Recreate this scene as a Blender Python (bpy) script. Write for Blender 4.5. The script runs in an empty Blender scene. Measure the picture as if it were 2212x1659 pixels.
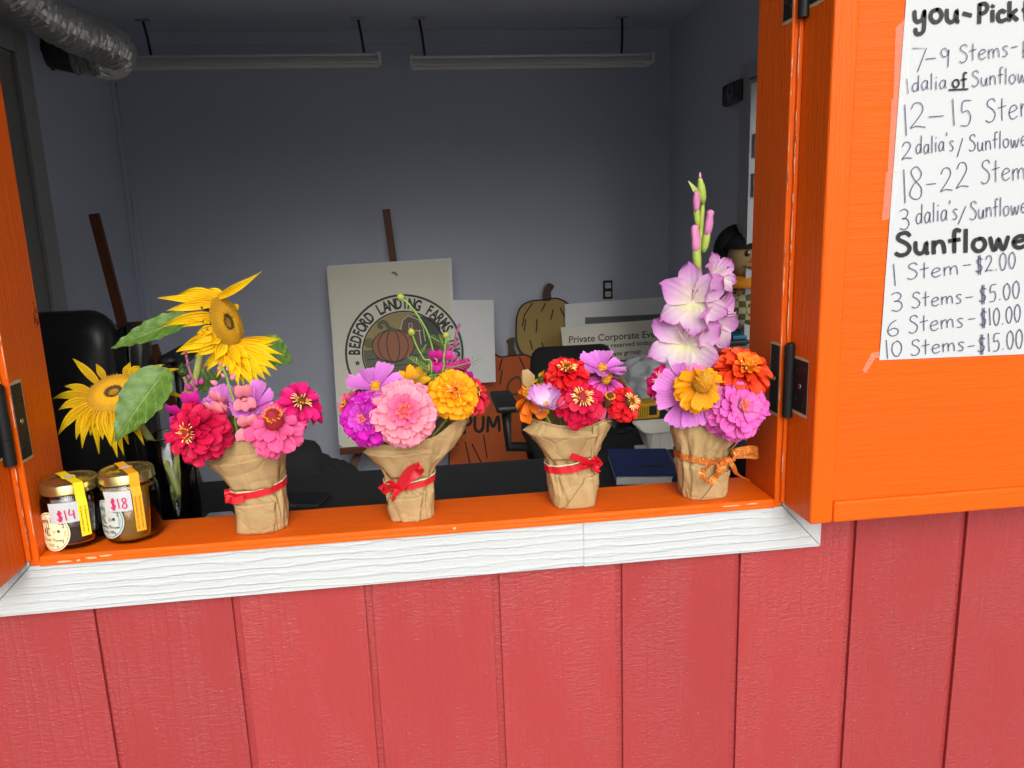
import bpy, bmesh, math, random
from mathutils import Vector, Matrix, noise
R = math.radians
random.seed(7)
SC = bpy.context.scene
COL = SC.collection

# ---------------------------------------------------------------- camera
CW, CH = 2212.0, 1659.0                       # size of the measuring grid laid over the photograph
CAM = Vector((0.0, -1.16076, 1.5)); YAW, PIT, ROL, FOC = .114884, -.2094676, -.034872, 1684.6
_f = Vector((math.sin(YAW)*math.cos(PIT), math.cos(YAW)*math.cos(PIT), math.sin(PIT)))
_r0 = _f.cross(Vector((0, 0, 1))).normalized(); _u0 = _r0.cross(_f)
CR = math.cos(ROL)*_r0 + math.sin(ROL)*_u0; CU = -math.sin(ROL)*_r0 + math.cos(ROL)*_u0; CF = _f
cd = bpy.data.cameras.new('camera'); cam = bpy.data.objects.new('camera', cd); COL.objects.link(cam)
cam.matrix_world = Matrix(((CR.x, CU.x, -CF.x, CAM.x), (CR.y, CU.y, -CF.y, CAM.y), (CR.z, CU.z, -CF.z, CAM.z), (0, 0, 0, 1)))
cd.sensor_fit = 'HORIZONTAL'; cd.sensor_width = 36; cd.lens = FOC/CW*36; cd.clip_end = 500; cd.clip_start = .02
SC.camera = cam

# ---------------------------------------------------------------- sky, sun, exposure (overcast day)
SUN_EL, SUN_AZ = R(30), R(177)                # sun spread by thin cloud, behind the camera and square to the wall
w = bpy.data.worlds.new('World'); SC.world = w; w.use_nodes = True
nt = w.node_tree; nt.nodes.clear()
sky = nt.nodes.new('ShaderNodeTexSky'); sky.sky_type = 'NISHITA'; sky.sun_disc = False
sky.sun_elevation = SUN_EL; sky.sun_rotation = SUN_AZ; sky.dust_density = 6; sky.air_density = 1.2; sky.ozone_density = 1
hs = nt.nodes.new('ShaderNodeHueSaturation'); hs.inputs['Saturation'].default_value = .22
bg = nt.nodes.new('ShaderNodeBackground'); bg.inputs['Strength'].default_value = .13
ow = nt.nodes.new('ShaderNodeOutputWorld')
nt.links.new(sky.outputs[0], hs.inputs['Color']); nt.links.new(hs.outputs[0], bg.inputs[0]); nt.links.new(bg.outputs[0], ow.inputs[0])
sl = bpy.data.lights.new('sun', 'SUN'); sl.energy = 1.4; sl.angle = R(42); sl.color = (1, .97, .92)
so = bpy.data.objects.new('sun', sl); COL.objects.link(so)
sdir = Vector((math.sin(SUN_AZ)*math.cos(SUN_EL), math.cos(SUN_AZ)*math.cos(SUN_EL), math.sin(SUN_EL)))
so.rotation_euler = sdir.to_track_quat('Z', 'Y').to_euler(); so.location = (0, -4, 6)
SC.view_settings.view_transform = 'Standard'; SC.view_settings.look = 'None'
SC.view_settings.gamma = 1; SC.view_settings.use_curve_mapping = False
SC.view_settings.exposure = 0.17
SC.cycles.max_bounces = 10; SC.cycles.diffuse_bounces = 6; SC.cycles.transmission_bounces = 8; SC.cycles.transparent_max_bounces = 10
SC.cycles.sample_clamp_indirect = 6; SC.cycles.caustics_refractive = False; SC.cycles.caustics_reflective = False

# ---------------------------------------------------------------- measuring: a point of the photo gives a direction, a plane of the place gives the distance
def ray(x, y): return CR*((x-CW/2)/FOC) + CU*(-(y-CH/2)/FOC) + CF
def atY(x, y, Y): d = ray(x, y); return CAM + d*((Y-CAM.y)/d.y)
def atZ(x, y, Z): d = ray(x, y); return CAM + d*((Z-CAM.z)/d.z)
def atX(x, y, X): d = ray(x, y); return CAM + d*((X-CAM.x)/d.x)
def onP(x, y, p0, n): d = ray(x, y); return CAM + d*((p0-CAM).dot(n)/d.dot(n))
def scale_at(p): return (p-CAM).dot(CF)/FOC        # metres per grid unit at a point

# ---------------------------------------------------------------- materials
MATS = {}
def srgb(r, g, b): return tuple(((c/255)/12.92 if c/255 <= .04045 else ((c/255+.055)/1.055)**2.4) for c in (r, g, b))
def new_mat(name):
    m = bpy.data.materials.new(name); m.use_nodes = True; n = m.node_tree; b = n.nodes['Principled BSDF']; MATS[name] = m
    return m, n, b
def N(n, t, **kw):
    x = n.nodes.new('ShaderNode'+t)
    for k, v in kw.items():
        if k.startswith('_'): setattr(x, k[1:], v)
        else: x.inputs[k.replace('__', ' ')].default_value = v
    return x
def L(n, a, b): n.links.new(a, b)
def pos_scaled(n, s):
    g = N(n, 'NewGeometry'); m = N(n, 'Mapping'); m.inputs['Scale'].default_value = s; L(n, g.outputs['Position'], m.inputs['Vector']); return m.outputs[0]
def plain(name, col, rough=.5, metal=0, spec=.5, var=.06, bump=0, bscale=60, vscale=8):
    if name in MATS: return MATS[name]
    m, n, b = new_mat(name)
    b.inputs['Roughness'].default_value = rough; b.inputs['Metallic'].default_value = metal; b.inputs['Specular IOR Level'].default_value = spec
    v = pos_scaled(n, (1, 1, 1))
    nz = N(n, 'TexNoise', Scale=vscale, Detail=5.0); L(n, v, nz.inputs['Vector'])
    mr = N(n, 'MapRange'); mr.inputs['To Min'].default_value = 1-var; mr.inputs['To Max'].default_value = 1+var; L(n, nz.outputs[0], mr.inputs[0])
    h = N(n, 'HueSaturation'); h.inputs['Color'].default_value = (*col, 1); L(n, mr.outputs[0], h.inputs['Value']); L(n, h.outputs[0], b.inputs['Base Color'])
    if bump:
        n2 = N(n, 'TexNoise', Scale=bscale, Detail=4.0); L(n, v, n2.inputs['Vector'])
        bp = N(n, 'Bump', Strength=bump, Distance=.002); L(n, n2.outputs[0], bp.inputs['Height']); L(n, bp.outputs[0], b.inputs['Normal'])
    return m
def painted_wood(name, col, axis, rough=.38, amp=.5, fine=1.0, emboss=False, var=.07, seed=0):
    """brushed paint over wood; axis = grain direction"""
    m, n, b = new_mat(name); b.inputs['Roughness'].default_value = rough; b.inputs['Specular IOR Level'].default_value = .2
    st = {'x': (.06, 1, 1), 'y': (1, .06, 1), 'z': (1, 1, .06)}[axis]
    g = N(n, 'NewGeometry'); mp = N(n, 'Mapping'); mp.inputs['Scale'].default_value = st; mp.inputs['Location'].default_value = (seed, seed*.7, seed*1.3)
    L(n, g.outputs['Position'], mp.inputs['Vector']); v = mp.outputs[0]
    a = N(n, 'TexNoise', Scale=260*fine, Detail=3.0, Roughness=.6); L(n, v, a.inputs['Vector'])
    c = N(n, 'TexNoise', Scale=55*fine, Detail=4.0, Distortion=.6); L(n, v, c.inputs['Vector'])
    d = N(n, 'TexNoise', Scale=420.0, Detail=2.0); L(n, g.outputs['Position'], d.inputs['Vector'])
    s1 = N(n, 'Math', _operation='MULTIPLY_ADD'); s1.inputs[1].default_value = .7; L(n, c.outputs[0], s1.inputs[0]); L(n, a.outputs[0], s1.inputs[2])
    s2 = N(n, 'Math', _operation='MULTIPLY_ADD'); s2.inputs[1].default_value = .35; L(n, d.outputs[0], s2.inputs[0]); L(n, s1.outputs[0], s2.inputs[2])
    hgt = s2.outputs[0]
    if emboss:
        wv0 = N(n, 'TexWave', Scale=emboss, Distortion=5.0, Detail=4.0); wv0.inputs['Detail Scale'].default_value = 2.2; wv0.inputs['Detail Roughness'].default_value = .65; wv = N(n, 'Math', _operation='POWER'); wv.inputs[1].default_value = 4.0; L(n, wv0.outputs['Fac'], wv.inputs[0])
        wv0.bands_direction = 'Z' if axis == 'x' else 'X'
        mp2 = N(n, 'Mapping'); mp2.inputs['Scale'].default_value = {'x': (.16, 1, 1), 'z': (1, 1, .1), 'y': (1, .1, 1)}[axis]; mp2.inputs['Location'].default_value = (seed*3, 0, seed)
        L(n, g.outputs['Position'], mp2.inputs['Vector']); L(n, mp2.outputs[0], wv0.inputs['Vector'])
        mk = N(n, 'TexNoise', Scale=9.0, Detail=3.0); L(n, mp2.outputs[0], mk.inputs['Vector'])
        mr = N(n, 'MapRange'); mr.inputs[1].default_value = .38; mr.inputs[2].default_value = .6; mr.inputs[3].default_value = .25; mr.inputs[4].default_value = 1.3; L(n, mk.outputs[0], mr.inputs[0])
        ml = N(n, 'Math', _operation='MULTIPLY'); L(n, wv.outputs[0], ml.inputs[0]); L(n, mr.outputs[0], ml.inputs[1])
        s3 = N(n, 'Math', _operation='ADD'); L(n, ml.outputs[0], s3.inputs[0]); L(n, hgt, s3.inputs[1]); hgt = s3.outputs[0]
    bp = N(n, 'Bump', Strength=amp, Distance=.0022 if not emboss else .0014); L(n, hgt, bp.inputs['Height']); L(n, bp.outputs[0], b.inputs['Normal'])
    e = N(n, 'TexNoise', Scale=7.0, Detail=6.0); L(n, v, e.inputs['Vector'])
    mr = N(n, 'MapRange'); mr.inputs[3].default_value = 1-var; mr.inputs[4].default_value = 1+var; L(n, e.outputs[0], mr.inputs[0])
    h = N(n, 'HueSaturation'); h.inputs['Color'].default_value = (*col, 1); L(n, mr.outputs[0], h.inputs['Value']); L(n, h.outputs[0], b.inputs['Base Color'])
    r2 = N(n, 'MapRange'); r2.inputs[3].default_value = rough-.08; r2.inputs[4].default_value = rough+.14; L(n, c.outputs[0], r2.inputs[0]); L(n, r2.outputs[0], b.inputs['Roughness'])
    return m
def siding_mat(name, col):
    """T1-11 style textured sheet siding under thick paint: rough-sawn grain, little ridges, scattered burrs"""
    m, n, b = new_mat(name); b.inputs['Specular IOR Level'].default_value = .5
    g = N(n, 'NewGeometry'); oi = N(n, 'ObjectInfo')
    mx = N(n, 'Math', _operation='MULTIPLY'); mx.inputs[1].default_value = 37.0; L(n, oi.outputs['Random'], mx.inputs[0])
    cx = N(n, 'CombineXYZ'); L(n, mx.outputs[0], cx.inputs[0]); L(n, mx.outputs[0], cx.inputs[2])
    ad = N(n, 'VectorMath', _operation='ADD'); L(n, g.outputs['Position'], ad.inputs[0]); L(n, cx.outputs[0], ad.inputs[1])
    def mapped(s):
        mp = N(n, 'Mapping'); mp.inputs['Scale'].default_value = s; L(n, ad.outputs[0], mp.inputs['Vector']); return mp.outputs[0]
    grain = N(n, 'TexNoise', Scale=210.0, Detail=3.0, Roughness=.6); L(n, mapped((1, 1, .22)), grain.inputs['Vector'])
    saw = N(n, 'TexNoise', Scale=190.0, Detail=4.0, Roughness=.7); L(n, mapped((.32, 1, 1)), saw.inputs['Vector'])
    burr = N(n, 'TexVoronoi', Scale=150.0); L(n, mapped((.55, 1, 1.0)), burr.inputs['Vector'])
    mask = N(n, 'TexNoise', Scale=7.0, Detail=3.0); L(n, mapped((1.3, 1, .5)), mask.inputs['Vector'])
    mr = N(n, 'MapRange'); mr.inputs[1].default_value = .36; mr.inputs[2].default_value = .56; L(n, mask.outputs[0], mr.inputs[0])
    mix = N(n, 'Mix', _data_type='FLOAT'); L(n, mr.outputs[0], mix.inputs[0]); L(n, grain.outputs[0], mix.inputs[2]); L(n, saw.outputs[0], mix.inputs[3])
    br = N(n, 'MapRange'); br.inputs[1].default_value = .0; br.inputs[2].default_value = .22; br.inputs[3].default_value = .55; br.inputs[4].default_value = 0; L(n, burr.outputs['Distance'], br.inputs[0])
    bm = N(n, 'Math', _operation='MULTIPLY'); L(n, br.outputs[0], bm.inputs[0]); L(n, mr.outputs[0], bm.inputs[1])
    wv = N(n, 'TexWave', Scale=16.0, Distortion=14.0, Detail=3.0); wv.bands_direction = 'X'; wv.inputs['Detail Scale'].default_value = 1.2; L(n, mapped((1, 1, .1)), wv.inputs['Vector'])
    wp = N(n, 'Math', _operation='POWER'); wp.inputs[1].default_value = 3; L(n, wv.outputs['Fac'], wp.inputs[0])
    s = N(n, 'Math', _operation='ADD'); L(n, mix.outputs[0], s.inputs[0]); L(n, bm.outputs[0], s.inputs[1])
    s2 = N(n, 'Math', _operation='MULTIPLY_ADD'); s2.inputs[1].default_value = .22; L(n, wp.outputs[0], s2.inputs[0]); L(n, s.outputs[0], s2.inputs[2])
    bp = N(n, 'Bump', Strength=.78, Distance=.003); L(n, s2.outputs[0], bp.inputs['Height']); L(n, bp.outputs[0], b.inputs['Normal'])
    e = N(n, 'TexNoise', Scale=4.0, Detail=6.0); L(n, mapped((1, 1, .6)), e.inputs['Vector'])
    m2 = N(n, 'MapRange'); m2.inputs[3].default_value = .92; m2.inputs[4].default_value = 1.08; L(n, e.outputs[0], m2.inputs[0])
    bv = N(n, 'MapRange'); bv.inputs[3].default_value = .93; bv.inputs[4].default_value = 1.05; L(n, oi.outputs['Random'], bv.inputs[0]); bm2 = N(n, 'Math', _operation='MULTIPLY'); L(n, bv.outputs[0], bm2.inputs[0]); L(n, m2.outputs[0], bm2.inputs[1])
    h = N(n, 'HueSaturation'); h.inputs['Color'].default_value = (*col, 1); L(n, bm2.outputs[0], h.inputs['Value'])
    sp = N(n, 'TexVoronoi', Scale=26.0); L(n, mapped((1, 1, 1)), sp.inputs['Vector']); sr = N(n, 'MapRange'); sr.inputs[1].default_value = .035; sr.inputs[2].default_value = .02; sr.inputs[4].default_value = .55; L(n, sp.outputs['Distance'], sr.inputs[0])
    dm = N(n, 'Mix', _data_type='RGBA'); L(n, sr.outputs[0], dm.inputs[0]); L(n, h.outputs[0], dm.inputs[6]); dm.inputs[7].default_value = (.10, .03, .025, 1); L(n, dm.outputs[2], b.inputs['Base Color'])
    b.inputs['Roughness'].default_value = .34
    return m
def petal_mat(name, base, mid, tip, translucent=.14, rough=.6, veins=60, bump=.16, var=.14):
    """colour runs from the petal's foot to its tip; fine lengthwise veins; each petal a slightly different tone"""
    m, n, b = new_mat(name); b.inputs['Roughness'].default_value = rough; b.inputs['Specular IOR Level'].default_value = .25
    uv = N(n, 'UVMap'); sx = N(n, 'SeparateXYZ'); L(n, uv.outputs[0], sx.inputs[0])
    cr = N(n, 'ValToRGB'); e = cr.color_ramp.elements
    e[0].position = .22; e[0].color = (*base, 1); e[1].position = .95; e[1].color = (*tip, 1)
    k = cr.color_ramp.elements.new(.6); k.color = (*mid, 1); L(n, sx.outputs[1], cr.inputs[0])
    oi = N(n, 'ObjectInfo'); mr = N(n, 'MapRange'); mr.inputs[3].default_value = 1-var; mr.inputs[4].default_value = 1+var; L(n, oi.outputs['Random'], mr.inputs[0])
    nz = N(n, 'TexNoise', Scale=240.0, Detail=2.0); g = N(n, 'NewGeometry'); L(n, g.outputs['Position'], nz.inputs['Vector'])
    m3 = N(n, 'MapRange'); m3.inputs[3].default_value = .92; m3.inputs[4].default_value = 1.08; L(n, nz.outputs[0], m3.inputs[0])
    mm0 = N(n, 'Math', _operation='MULTIPLY'); L(n, mr.outputs[0], mm0.inputs[0]); L(n, m3.outputs[0], mm0.inputs[1])
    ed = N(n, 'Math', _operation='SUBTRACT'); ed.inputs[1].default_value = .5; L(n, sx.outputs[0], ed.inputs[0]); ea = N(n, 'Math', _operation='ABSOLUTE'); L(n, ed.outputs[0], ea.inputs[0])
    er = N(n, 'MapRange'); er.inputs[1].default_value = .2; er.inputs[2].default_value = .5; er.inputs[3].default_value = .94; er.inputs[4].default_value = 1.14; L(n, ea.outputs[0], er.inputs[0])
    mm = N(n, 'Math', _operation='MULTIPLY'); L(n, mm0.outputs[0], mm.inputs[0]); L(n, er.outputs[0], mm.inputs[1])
    fd = N(n, 'MapRange'); fd.inputs[1].default_value = .86; fd.inputs[2].default_value = 1.0; fd.inputs[4].default_value = .45; L(n, oi.outputs['Random'], fd.inputs[0])
    ft = N(n, 'Math', _operation='MULTIPLY'); L(n, fd.outputs[0], ft.inputs[0]); L(n, sx.outputs[1], ft.inputs[1])
    fm = N(n, 'Mix', _data_type='RGBA'); L(n, ft.outputs[0], fm.inputs[0]); L(n, cr.outputs[0], fm.inputs[6]); fm.inputs[7].default_value = (tip[0]*.55+.08, tip[1]*.55+.07, tip[2]*.5+.03, 1)
    h = N(n, 'HueSaturation'); L(n, fm.outputs[2], h.inputs['Color']); L(n, mm.outputs[0], h.inputs['Value']); L(n, h.outputs[0], b.inputs['Base Color'])
    vm = N(n, 'Math', _operation='MULTIPLY'); vm.inputs[1].default_value = veins; L(n, sx.outputs[0], vm.inputs[0])
    vs = N(n, 'Math', _operation='SINE'); L(n, vm.outputs[0], vs.inputs[0])
    bp = N(n, 'Bump', Strength=bump, Distance=.0006); L(n, vs.outputs[0], bp.inputs['Height']); L(n, bp.outputs[0], b.inputs['Normal'])
    tr = N(n, 'BsdfTranslucent'); L(n, h.outputs[0], tr.inputs[0]); L(n, bp.outputs[0], tr.inputs['Normal'])
    mx = N(n, 'MixShader'); mx.inputs[0].default_value = translucent; L(n, b.outputs[0], mx.inputs[1]); L(n, tr.outputs[0], mx.inputs[2])
    L(n, mx.outputs[0], n.nodes['Material Output'].inputs[0])
    return m
def kraft_mat(name):
    m, n, b = new_mat(name); b.inputs['Roughness'].default_value = .78; b.inputs['Specular IOR Level'].default_value = .25
    g = N(n, 'NewGeometry')
    a = N(n, 'TexNoise', Scale=900.0, Detail=3.0); L(n, g.outputs['Position'], a.inputs['Vector'])
    c = N(n, 'TexNoise', Scale=22.0, Detail=5.0); L(n, g.outputs['Position'], c.inputs['Vector'])
    cr = N(n, 'ValToRGB'); cr.color_ramp.elements[0].position = .25; cr.color_ramp.elements[0].color = (.29, .18, .075, 1); cr.color_ramp.elements[1].position = .75; cr.color_ramp.elements[1].color = (.52, .36, .172, 1)
    mx = N(n, 'Math', _operation='MULTIPLY_ADD'); mx.inputs[1].default_value = .5; L(n, c.outputs[0], mx.inputs[0]); ml = N(n, 'Math', _operation='MULTIPLY'); ml.inputs[1].default_value = .55; L(n, a.outputs[0], ml.inputs[0]); L(n, ml.outputs[0], mx.inputs[2])
    L(n, mx.outputs[0], cr.inputs[0]); L(n, cr.outputs[0], b.inputs['Base Color'])
    v = N(n, 'TexVoronoi', Scale=26.0); v.feature = 'DISTANCE_TO_EDGE'
    wn = N(n, 'TexNoise', Scale=14.0, Detail=2.0); L(n, g.outputs['Position'], wn.inputs['Vector'])
    va = N(n, 'VectorMath', _operation='MULTIPLY_ADD'); va.inputs[1].default_value = (.06, .06, .06); L(n, wn.outputs['Color'], va.inputs[0]); L(n, g.outputs['Position'], va.inputs[2]); L(n, va.outputs[0], v.inputs['Vector'])
    cl = N(n, 'MapRange'); cl.inputs[2].default_value = .12; L(n, v.outputs['Distance'], cl.inputs[0])
    b1 = N(n, 'Bump', Strength=.35, Distance=.0022); L(n, cl.outputs[0], b1.inputs['Height'])
    b2 = N(n, 'Bump', Strength=.25, Distance=.0008); L(n, a.outputs[0], b2.inputs['Height']); L(n, b1.outputs[0], b2.inputs['Normal']); L(n, b2.outputs[0], b.inputs['Normal'])
    return m
def glassy(name, col=(1, 1, 1), rough=0.0, ior=1.45, trans=1.0):
    m, n, b = new_mat(name); b.inputs['Base Color'].default_value = (*col, 1); b.inputs['Roughness'].default_value = rough
    b.inputs['IOR'].default_value = ior; b.inputs['Transmission Weight'].default_value = trans
    nz = N(n, 'TexNoise', Scale=30.0); g = N(n, 'NewGeometry'); L(n, g.outputs['Position'], nz.inputs['Vector'])
    bp = N(n, 'Bump', Strength=.04, Distance=.001); L(n, nz.outputs[0], bp.inputs['Height']); L(n, bp.outputs[0], b.inputs['Normal'])
    return m
def film(name, rough=.08, alpha=.16, col=(.9, .9, .9)):
    m, n, b = new_mat(name); b.inputs['Base Color'].default_value = (*col, 1); b.inputs['Roughness'].default_value = rough; b.inputs['Alpha'].default_value = alpha
    nz = N(n, 'TexNoise', Scale=80.0); g = N(n, 'NewGeometry'); L(n, g.outputs['Position'], nz.inputs['Vector'])
    bp = N(n, 'Bump', Strength=.4, Distance=.002); L(n, nz.outputs[0], bp.inputs['Height']); L(n, bp.outputs[0], b.inputs['Normal'])
    return m

ORANGE = (.68, .100, .002)
M_or_z = painted_wood('orange_paint_upright', ORANGE, 'z', amp=.6, var=.13)
M_or_x = painted_wood('orange_paint_level', ORANGE, 'x', amp=.6, var=.15, seed=3)
M_or_face = painted_wood('orange_paint_panel', (.64, .094, .002), 'x', amp=.6, fine=.55, rough=.42, var=.10, seed=5)
M_white = painted_wood('white_trim_paint', (.50, .53, .54), 'x', rough=.45, amp=.7, emboss=24.0, var=.02, seed=1)
M_white_v = painted_wood('white_trim_paint_upright', (.50, .53, .54), 'z', rough=.45, amp=.7, emboss=24.0, var=.02, seed=2)
M_red = siding_mat('red_siding_paint', (.345, .037, .039))
M_wall = plain('grey_interior_paint', (.56, .605, .71), .6, var=.06, bump=.12, bscale=180, vscale=2.5)
M_ceil = plain('grey_ceiling_paint', (.60, .635, .71), .7, var=.04, bump=.1, bscale=200)
M_floor = plain('floor_plywood_paint', (.45, .44, .42), .6, var=.15)
M_rawwood = plain('bare_wood', (.50, .38, .22), .8, var=.25, vscale=120)
M_blackmetal = plain('black_hinge_paint', (.010, .010, .011), .5, metal=.0, spec=.3, var=.2, bump=.06, bscale=300)
M_steel = plain('worn_steel', (.45, .44, .42), .38, metal=1, var=.15)
M_brownwood = plain('brown_stained_wood', srgb(104, 55, 28), .5, var=.2, vscale=40)
M_black = plain('black_plastic', (.012, .012, .012), .5, var=.2)
M_fabric = plain('black_mesh_fabric', (.010, .010, .011), .95, var=.2, bump=.3, bscale=900)
M_leather = plain('black_leather', (.013, .012, .012), .36, var=.2, bump=.2, bscale=220)
M_counter = plain('black_laminate', (.020, .020, .022), .55, var=.25, bump=.05, bscale=400, vscale=60)
M_paper = plain('white_paper', (.50, .52, .535), .6, var=.02, bump=.1, bscale=30)
M_ink = plain('blue_pen_ink', srgb(62, 66, 100), .6, var=.15, vscale=200)
M_marker = plain('black_marker_ink', srgb(30, 28, 30), .5, var=.3, vscale=150)
M_magenta_ink = plain('magenta_marker_ink', srgb(196, 20, 84), .5)
M_kraft = kraft_mat('kraft_paper')
M_ribbon = plain('red_grosgrain_ribbon', (.62, .008, .02), .4, var=.1, bump=.3, bscale=1200)
M_rubber = plain('cream_rubber_band', (.72, .58, .38), .5)
M_stem = plain('flower_stem_green', srgb(180, 192, 106), .5, var=.2, vscale=60)
M_leaf = plain('sunflower_leaf_green', srgb(62, 92, 34), .5, var=.18, bump=.4, bscale=120, vscale=60)
M_leaf2 = plain('bright_leaf_green', srgb(120, 160, 62), .5, var=.2, vscale=90)
M_leafd = plain('dark_bract_green', srgb(70, 92, 44), .55, var=.2, vscale=90)

# ---------------------------------------------------------------- mesh helpers
BASE = {}
UPV, OUT = Vector((0, 0, 1)), Vector((0, -1, 0))
def props(o, label=None, cat=None, group=None, kind=None):
    for k, v in (('label', label), ('category', cat), ('group', group), ('kind', kind)):
        if v: o[k] = v
    return o
def thing(name, label, cat, loc, group=None):
    o = bpy.data.objects.new(name, None); o.empty_display_size = .02; COL.objects.link(o); o.location = Vector(loc); BASE[o.name] = Vector(loc)
    return props(o, label, cat, group)
def obj(name, verts, faces, mat, parent=None, smooth=False, uvs=None, kind=None, label=None, cat=None, group=None):
    vs = [Vector(v) for v in verts]
    if parent is not None: base = BASE[parent.name]
    else:
        n = len(vs); base = Vector((sum(v.x for v in vs)/n, sum(v.y for v in vs)/n, min(v.z for v in vs)))
    me = bpy.data.meshes.new(name); me.from_pydata([v-base for v in vs], [], faces); me.validate()
    if uvs:
        ul = me.uv_layers.new(name='UVMap')
        for lp in me.loops: ul.data[lp.index].uv = uvs[lp.vertex_index]
    if smooth:
        me.polygons.foreach_set('use_smooth', [len(p.vertices) <= 4 for p in me.polygons])
    for mm in (mat if isinstance(mat, (list, tuple)) else [mat]): me.materials.append(mm)
    o = bpy.data.objects.new(name, me); COL.objects.link(o)
    if parent is not None: o.parent = parent
    else: o.location = base
    BASE[o.name] = base
    return props(o, label, cat, group, kind)
def join(*parts):
    V, F = [], []
    for v, f in parts:
        k = len(V); V += list(v); F += [tuple(i+k for i in q) for q in f]
    return V, F
def g_box(x0, x1, y0, y1, z0, z1, bev=0, seg=2):
    bm = bmesh.new(); bmesh.ops.create_cube(bm, size=1)
    for v in bm.verts: v.co = Vector((x0+(v.co.x+.5)*(x1-x0), y0+(v.co.y+.5)*(y1-y0), z0+(v.co.z+.5)*(z1-z0)))
    if bev: bmesh.ops.bevel(bm, geom=bm.edges[:], offset=bev, segments=seg, affect='EDGES', profile=.6)
    bm.verts.index_update(); r = [v.co.copy() for v in bm.verts], [tuple(v.index for v in f.verts) for f in bm.faces]; bm.free(); return r
def box(name, x, y, z, mat, parent=None, bev=.003, seg=2, **kw):
    v, f = g_box(*x, *y, *z, bev, seg); return obj(name, v, f, mat, parent, smooth=False, **kw)
def xf(vf, M): return [M @ Vector(v) for v in vf[0]], vf[1]
def frame_of(d, up=Vector((0, 0, 1))):
    d = d.normalized(); s = up.cross(d)
    if s.length < 1e-4: s = Vector((1, 0, 0)).cross(d)
    s.normalize(); return d, s, d.cross(s)
def catmull(pts, n=6):
    P = [Vector(p) for p in pts]
    if len(P) < 3: return [P[0].lerp(P[-1], i/n) for i in range(n+1)]
    out = []
    for i in range(len(P)-1):
        a, b, c, d = P[max(i-1, 0)], P[i], P[i+1], P[min(i+2, len(P)-1)]
        for k in range(n):
            t = k/n; out.append(.5*((2*b)+(c-a)*t+(2*a-5*b+4*c-d)*t*t+(3*b-a-3*c+d)*t*t*t))
    out.append(P[-1]); return out
def g_tube(pts, rad, n=8, caps=True):
    V, F = [], []; m = len(pts); pts = [Vector(p) for p in pts]
    s_prev = None
    for i, p in enumerate(pts):
        d = (pts[min(i+1, m-1)]-pts[max(i-1, 0)]).normalized()
        if s_prev is None: _, s, u = frame_of(d, Vector((0, 0, 1)) if abs(d.z) < .9 else Vector((0, 1, 0)))
        else: s = (s_prev-d*s_prev.dot(d)).normalized(); u = d.cross(s)
        s_prev = s; r = rad[i] if isinstance(rad, (list, tuple)) else rad
        for k in range(n):
            a = 2*math.pi*k/n; V.append(p+s*(r*math.cos(a))+u*(r*math.sin(a)))
    for i in range(m-1):
        for k in range(n): F.append((i*n+k, i*n+(k+1) % n, (i+1)*n+(k+1) % n, (i+1)*n+k))
    if caps: F.append(tuple(reversed(range(n)))); F.append(tuple((m-1)*n+k for k in range(n)))
    return V, F
def tube(name, pts, rad, mat, parent=None, n=8, smooth=True, **kw):
    v, f = g_tube(pts, rad, n); return obj(name, v, f, mat, parent, smooth=smooth, **kw)
def g_lathe(prof, c, n=32, close=False):
    V, F = [], []; c = Vector(c)
    for r, z in prof:
        for k in range(n): a = 2*math.pi*k/n; V.append(c+Vector((r*math.cos(a), r*math.sin(a), z)))
    for i in range(len(prof)-1):
        for k in range(n): F.append((i*n+k, i*n+(k+1) % n, (i+1)*n+(k+1) % n, (i+1)*n+k))
    if close: F.append(tuple(reversed(range(n)))); F.append(tuple((len(prof)-1)*n+k for k in range(n)))
    return V, F
def lathe(name, prof, c, mat, parent=None, n=32, close=False, **kw):
    v, f = g_lathe(prof, c, n, close); return obj(name, v, f, mat, parent, smooth=True, **kw)
def g_slab(quad, t, n=None):
    """outline (any planar polygon, counter-clockwise seen from the front) given thickness t behind it"""
    Q = [Vector(q) for q in quad]; n = n or (Q[1]-Q[0]).cross(Q[-1]-Q[0]).normalized(); k = len(Q)
    V = Q+[q-n*t for q in Q]; F = [tuple(range(k)), tuple(reversed(range(k, 2*k)))]+[(i, k+i, k+(i+1) % k, (i+1) % k) for i in range(k)]
    return V, F
def slab(name, quad, t, mat, parent=None, n=None, **kw):
    v, f = g_slab(quad, t, n); return obj(name, v, f, mat, parent, **kw)
def g_ribbon2(polys, hw, to3):
    """flat pen strokes: 2D polylines -> strips of half width hw mapped by to3"""
    V, F = [], []
    for pl in polys:
        P = [Vector((p[0], p[1], 0)) for p in pl]
        if len(P) < 2: continue
        k = len(V)
        for i, p in enumerate(P):
            d = P[min(i+1, len(P)-1)]-P[max(i-1, 0)]
            d = d.normalized() if d.length > 1e-9 else Vector((1, 0, 0))
            s = Vector((-d.y, d.x, 0)); h = hw*(.75 if (i in (0, len(P)-1) and len(P) > 3) else 1)
            q = p-d*hw*.5 if i == 0 else (p+d*hw*.5 if i == len(P)-1 else p)
            V.append(to3((q+s*h).x, (q+s*h).y)); V.append(to3((q-s*h).x, (q-s*h).y))
        for i in range(len(P)-1): F.append((k+2*i, k+2*i+1, k+2*i+3, k+2*i+2))
    return V, F
def text_vf(body, bold=.0):
    cu = bpy.data.curves.new('t', 'FONT'); cu.body = body; cu.size = 1; cu.offset = bold; cu.resolution_u = 3
    o = bpy.data.objects.new('t', cu); COL.objects.link(o)
    me = bpy.data.meshes.new_from_object(o); v = [q.co.copy() for q in me.vertices]; f = [tuple(p.vertices) for p in me.polygons]
    bpy.data.objects.remove(o); bpy.data.curves.remove(cu); bpy.data.meshes.remove(me); return v, f

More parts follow.
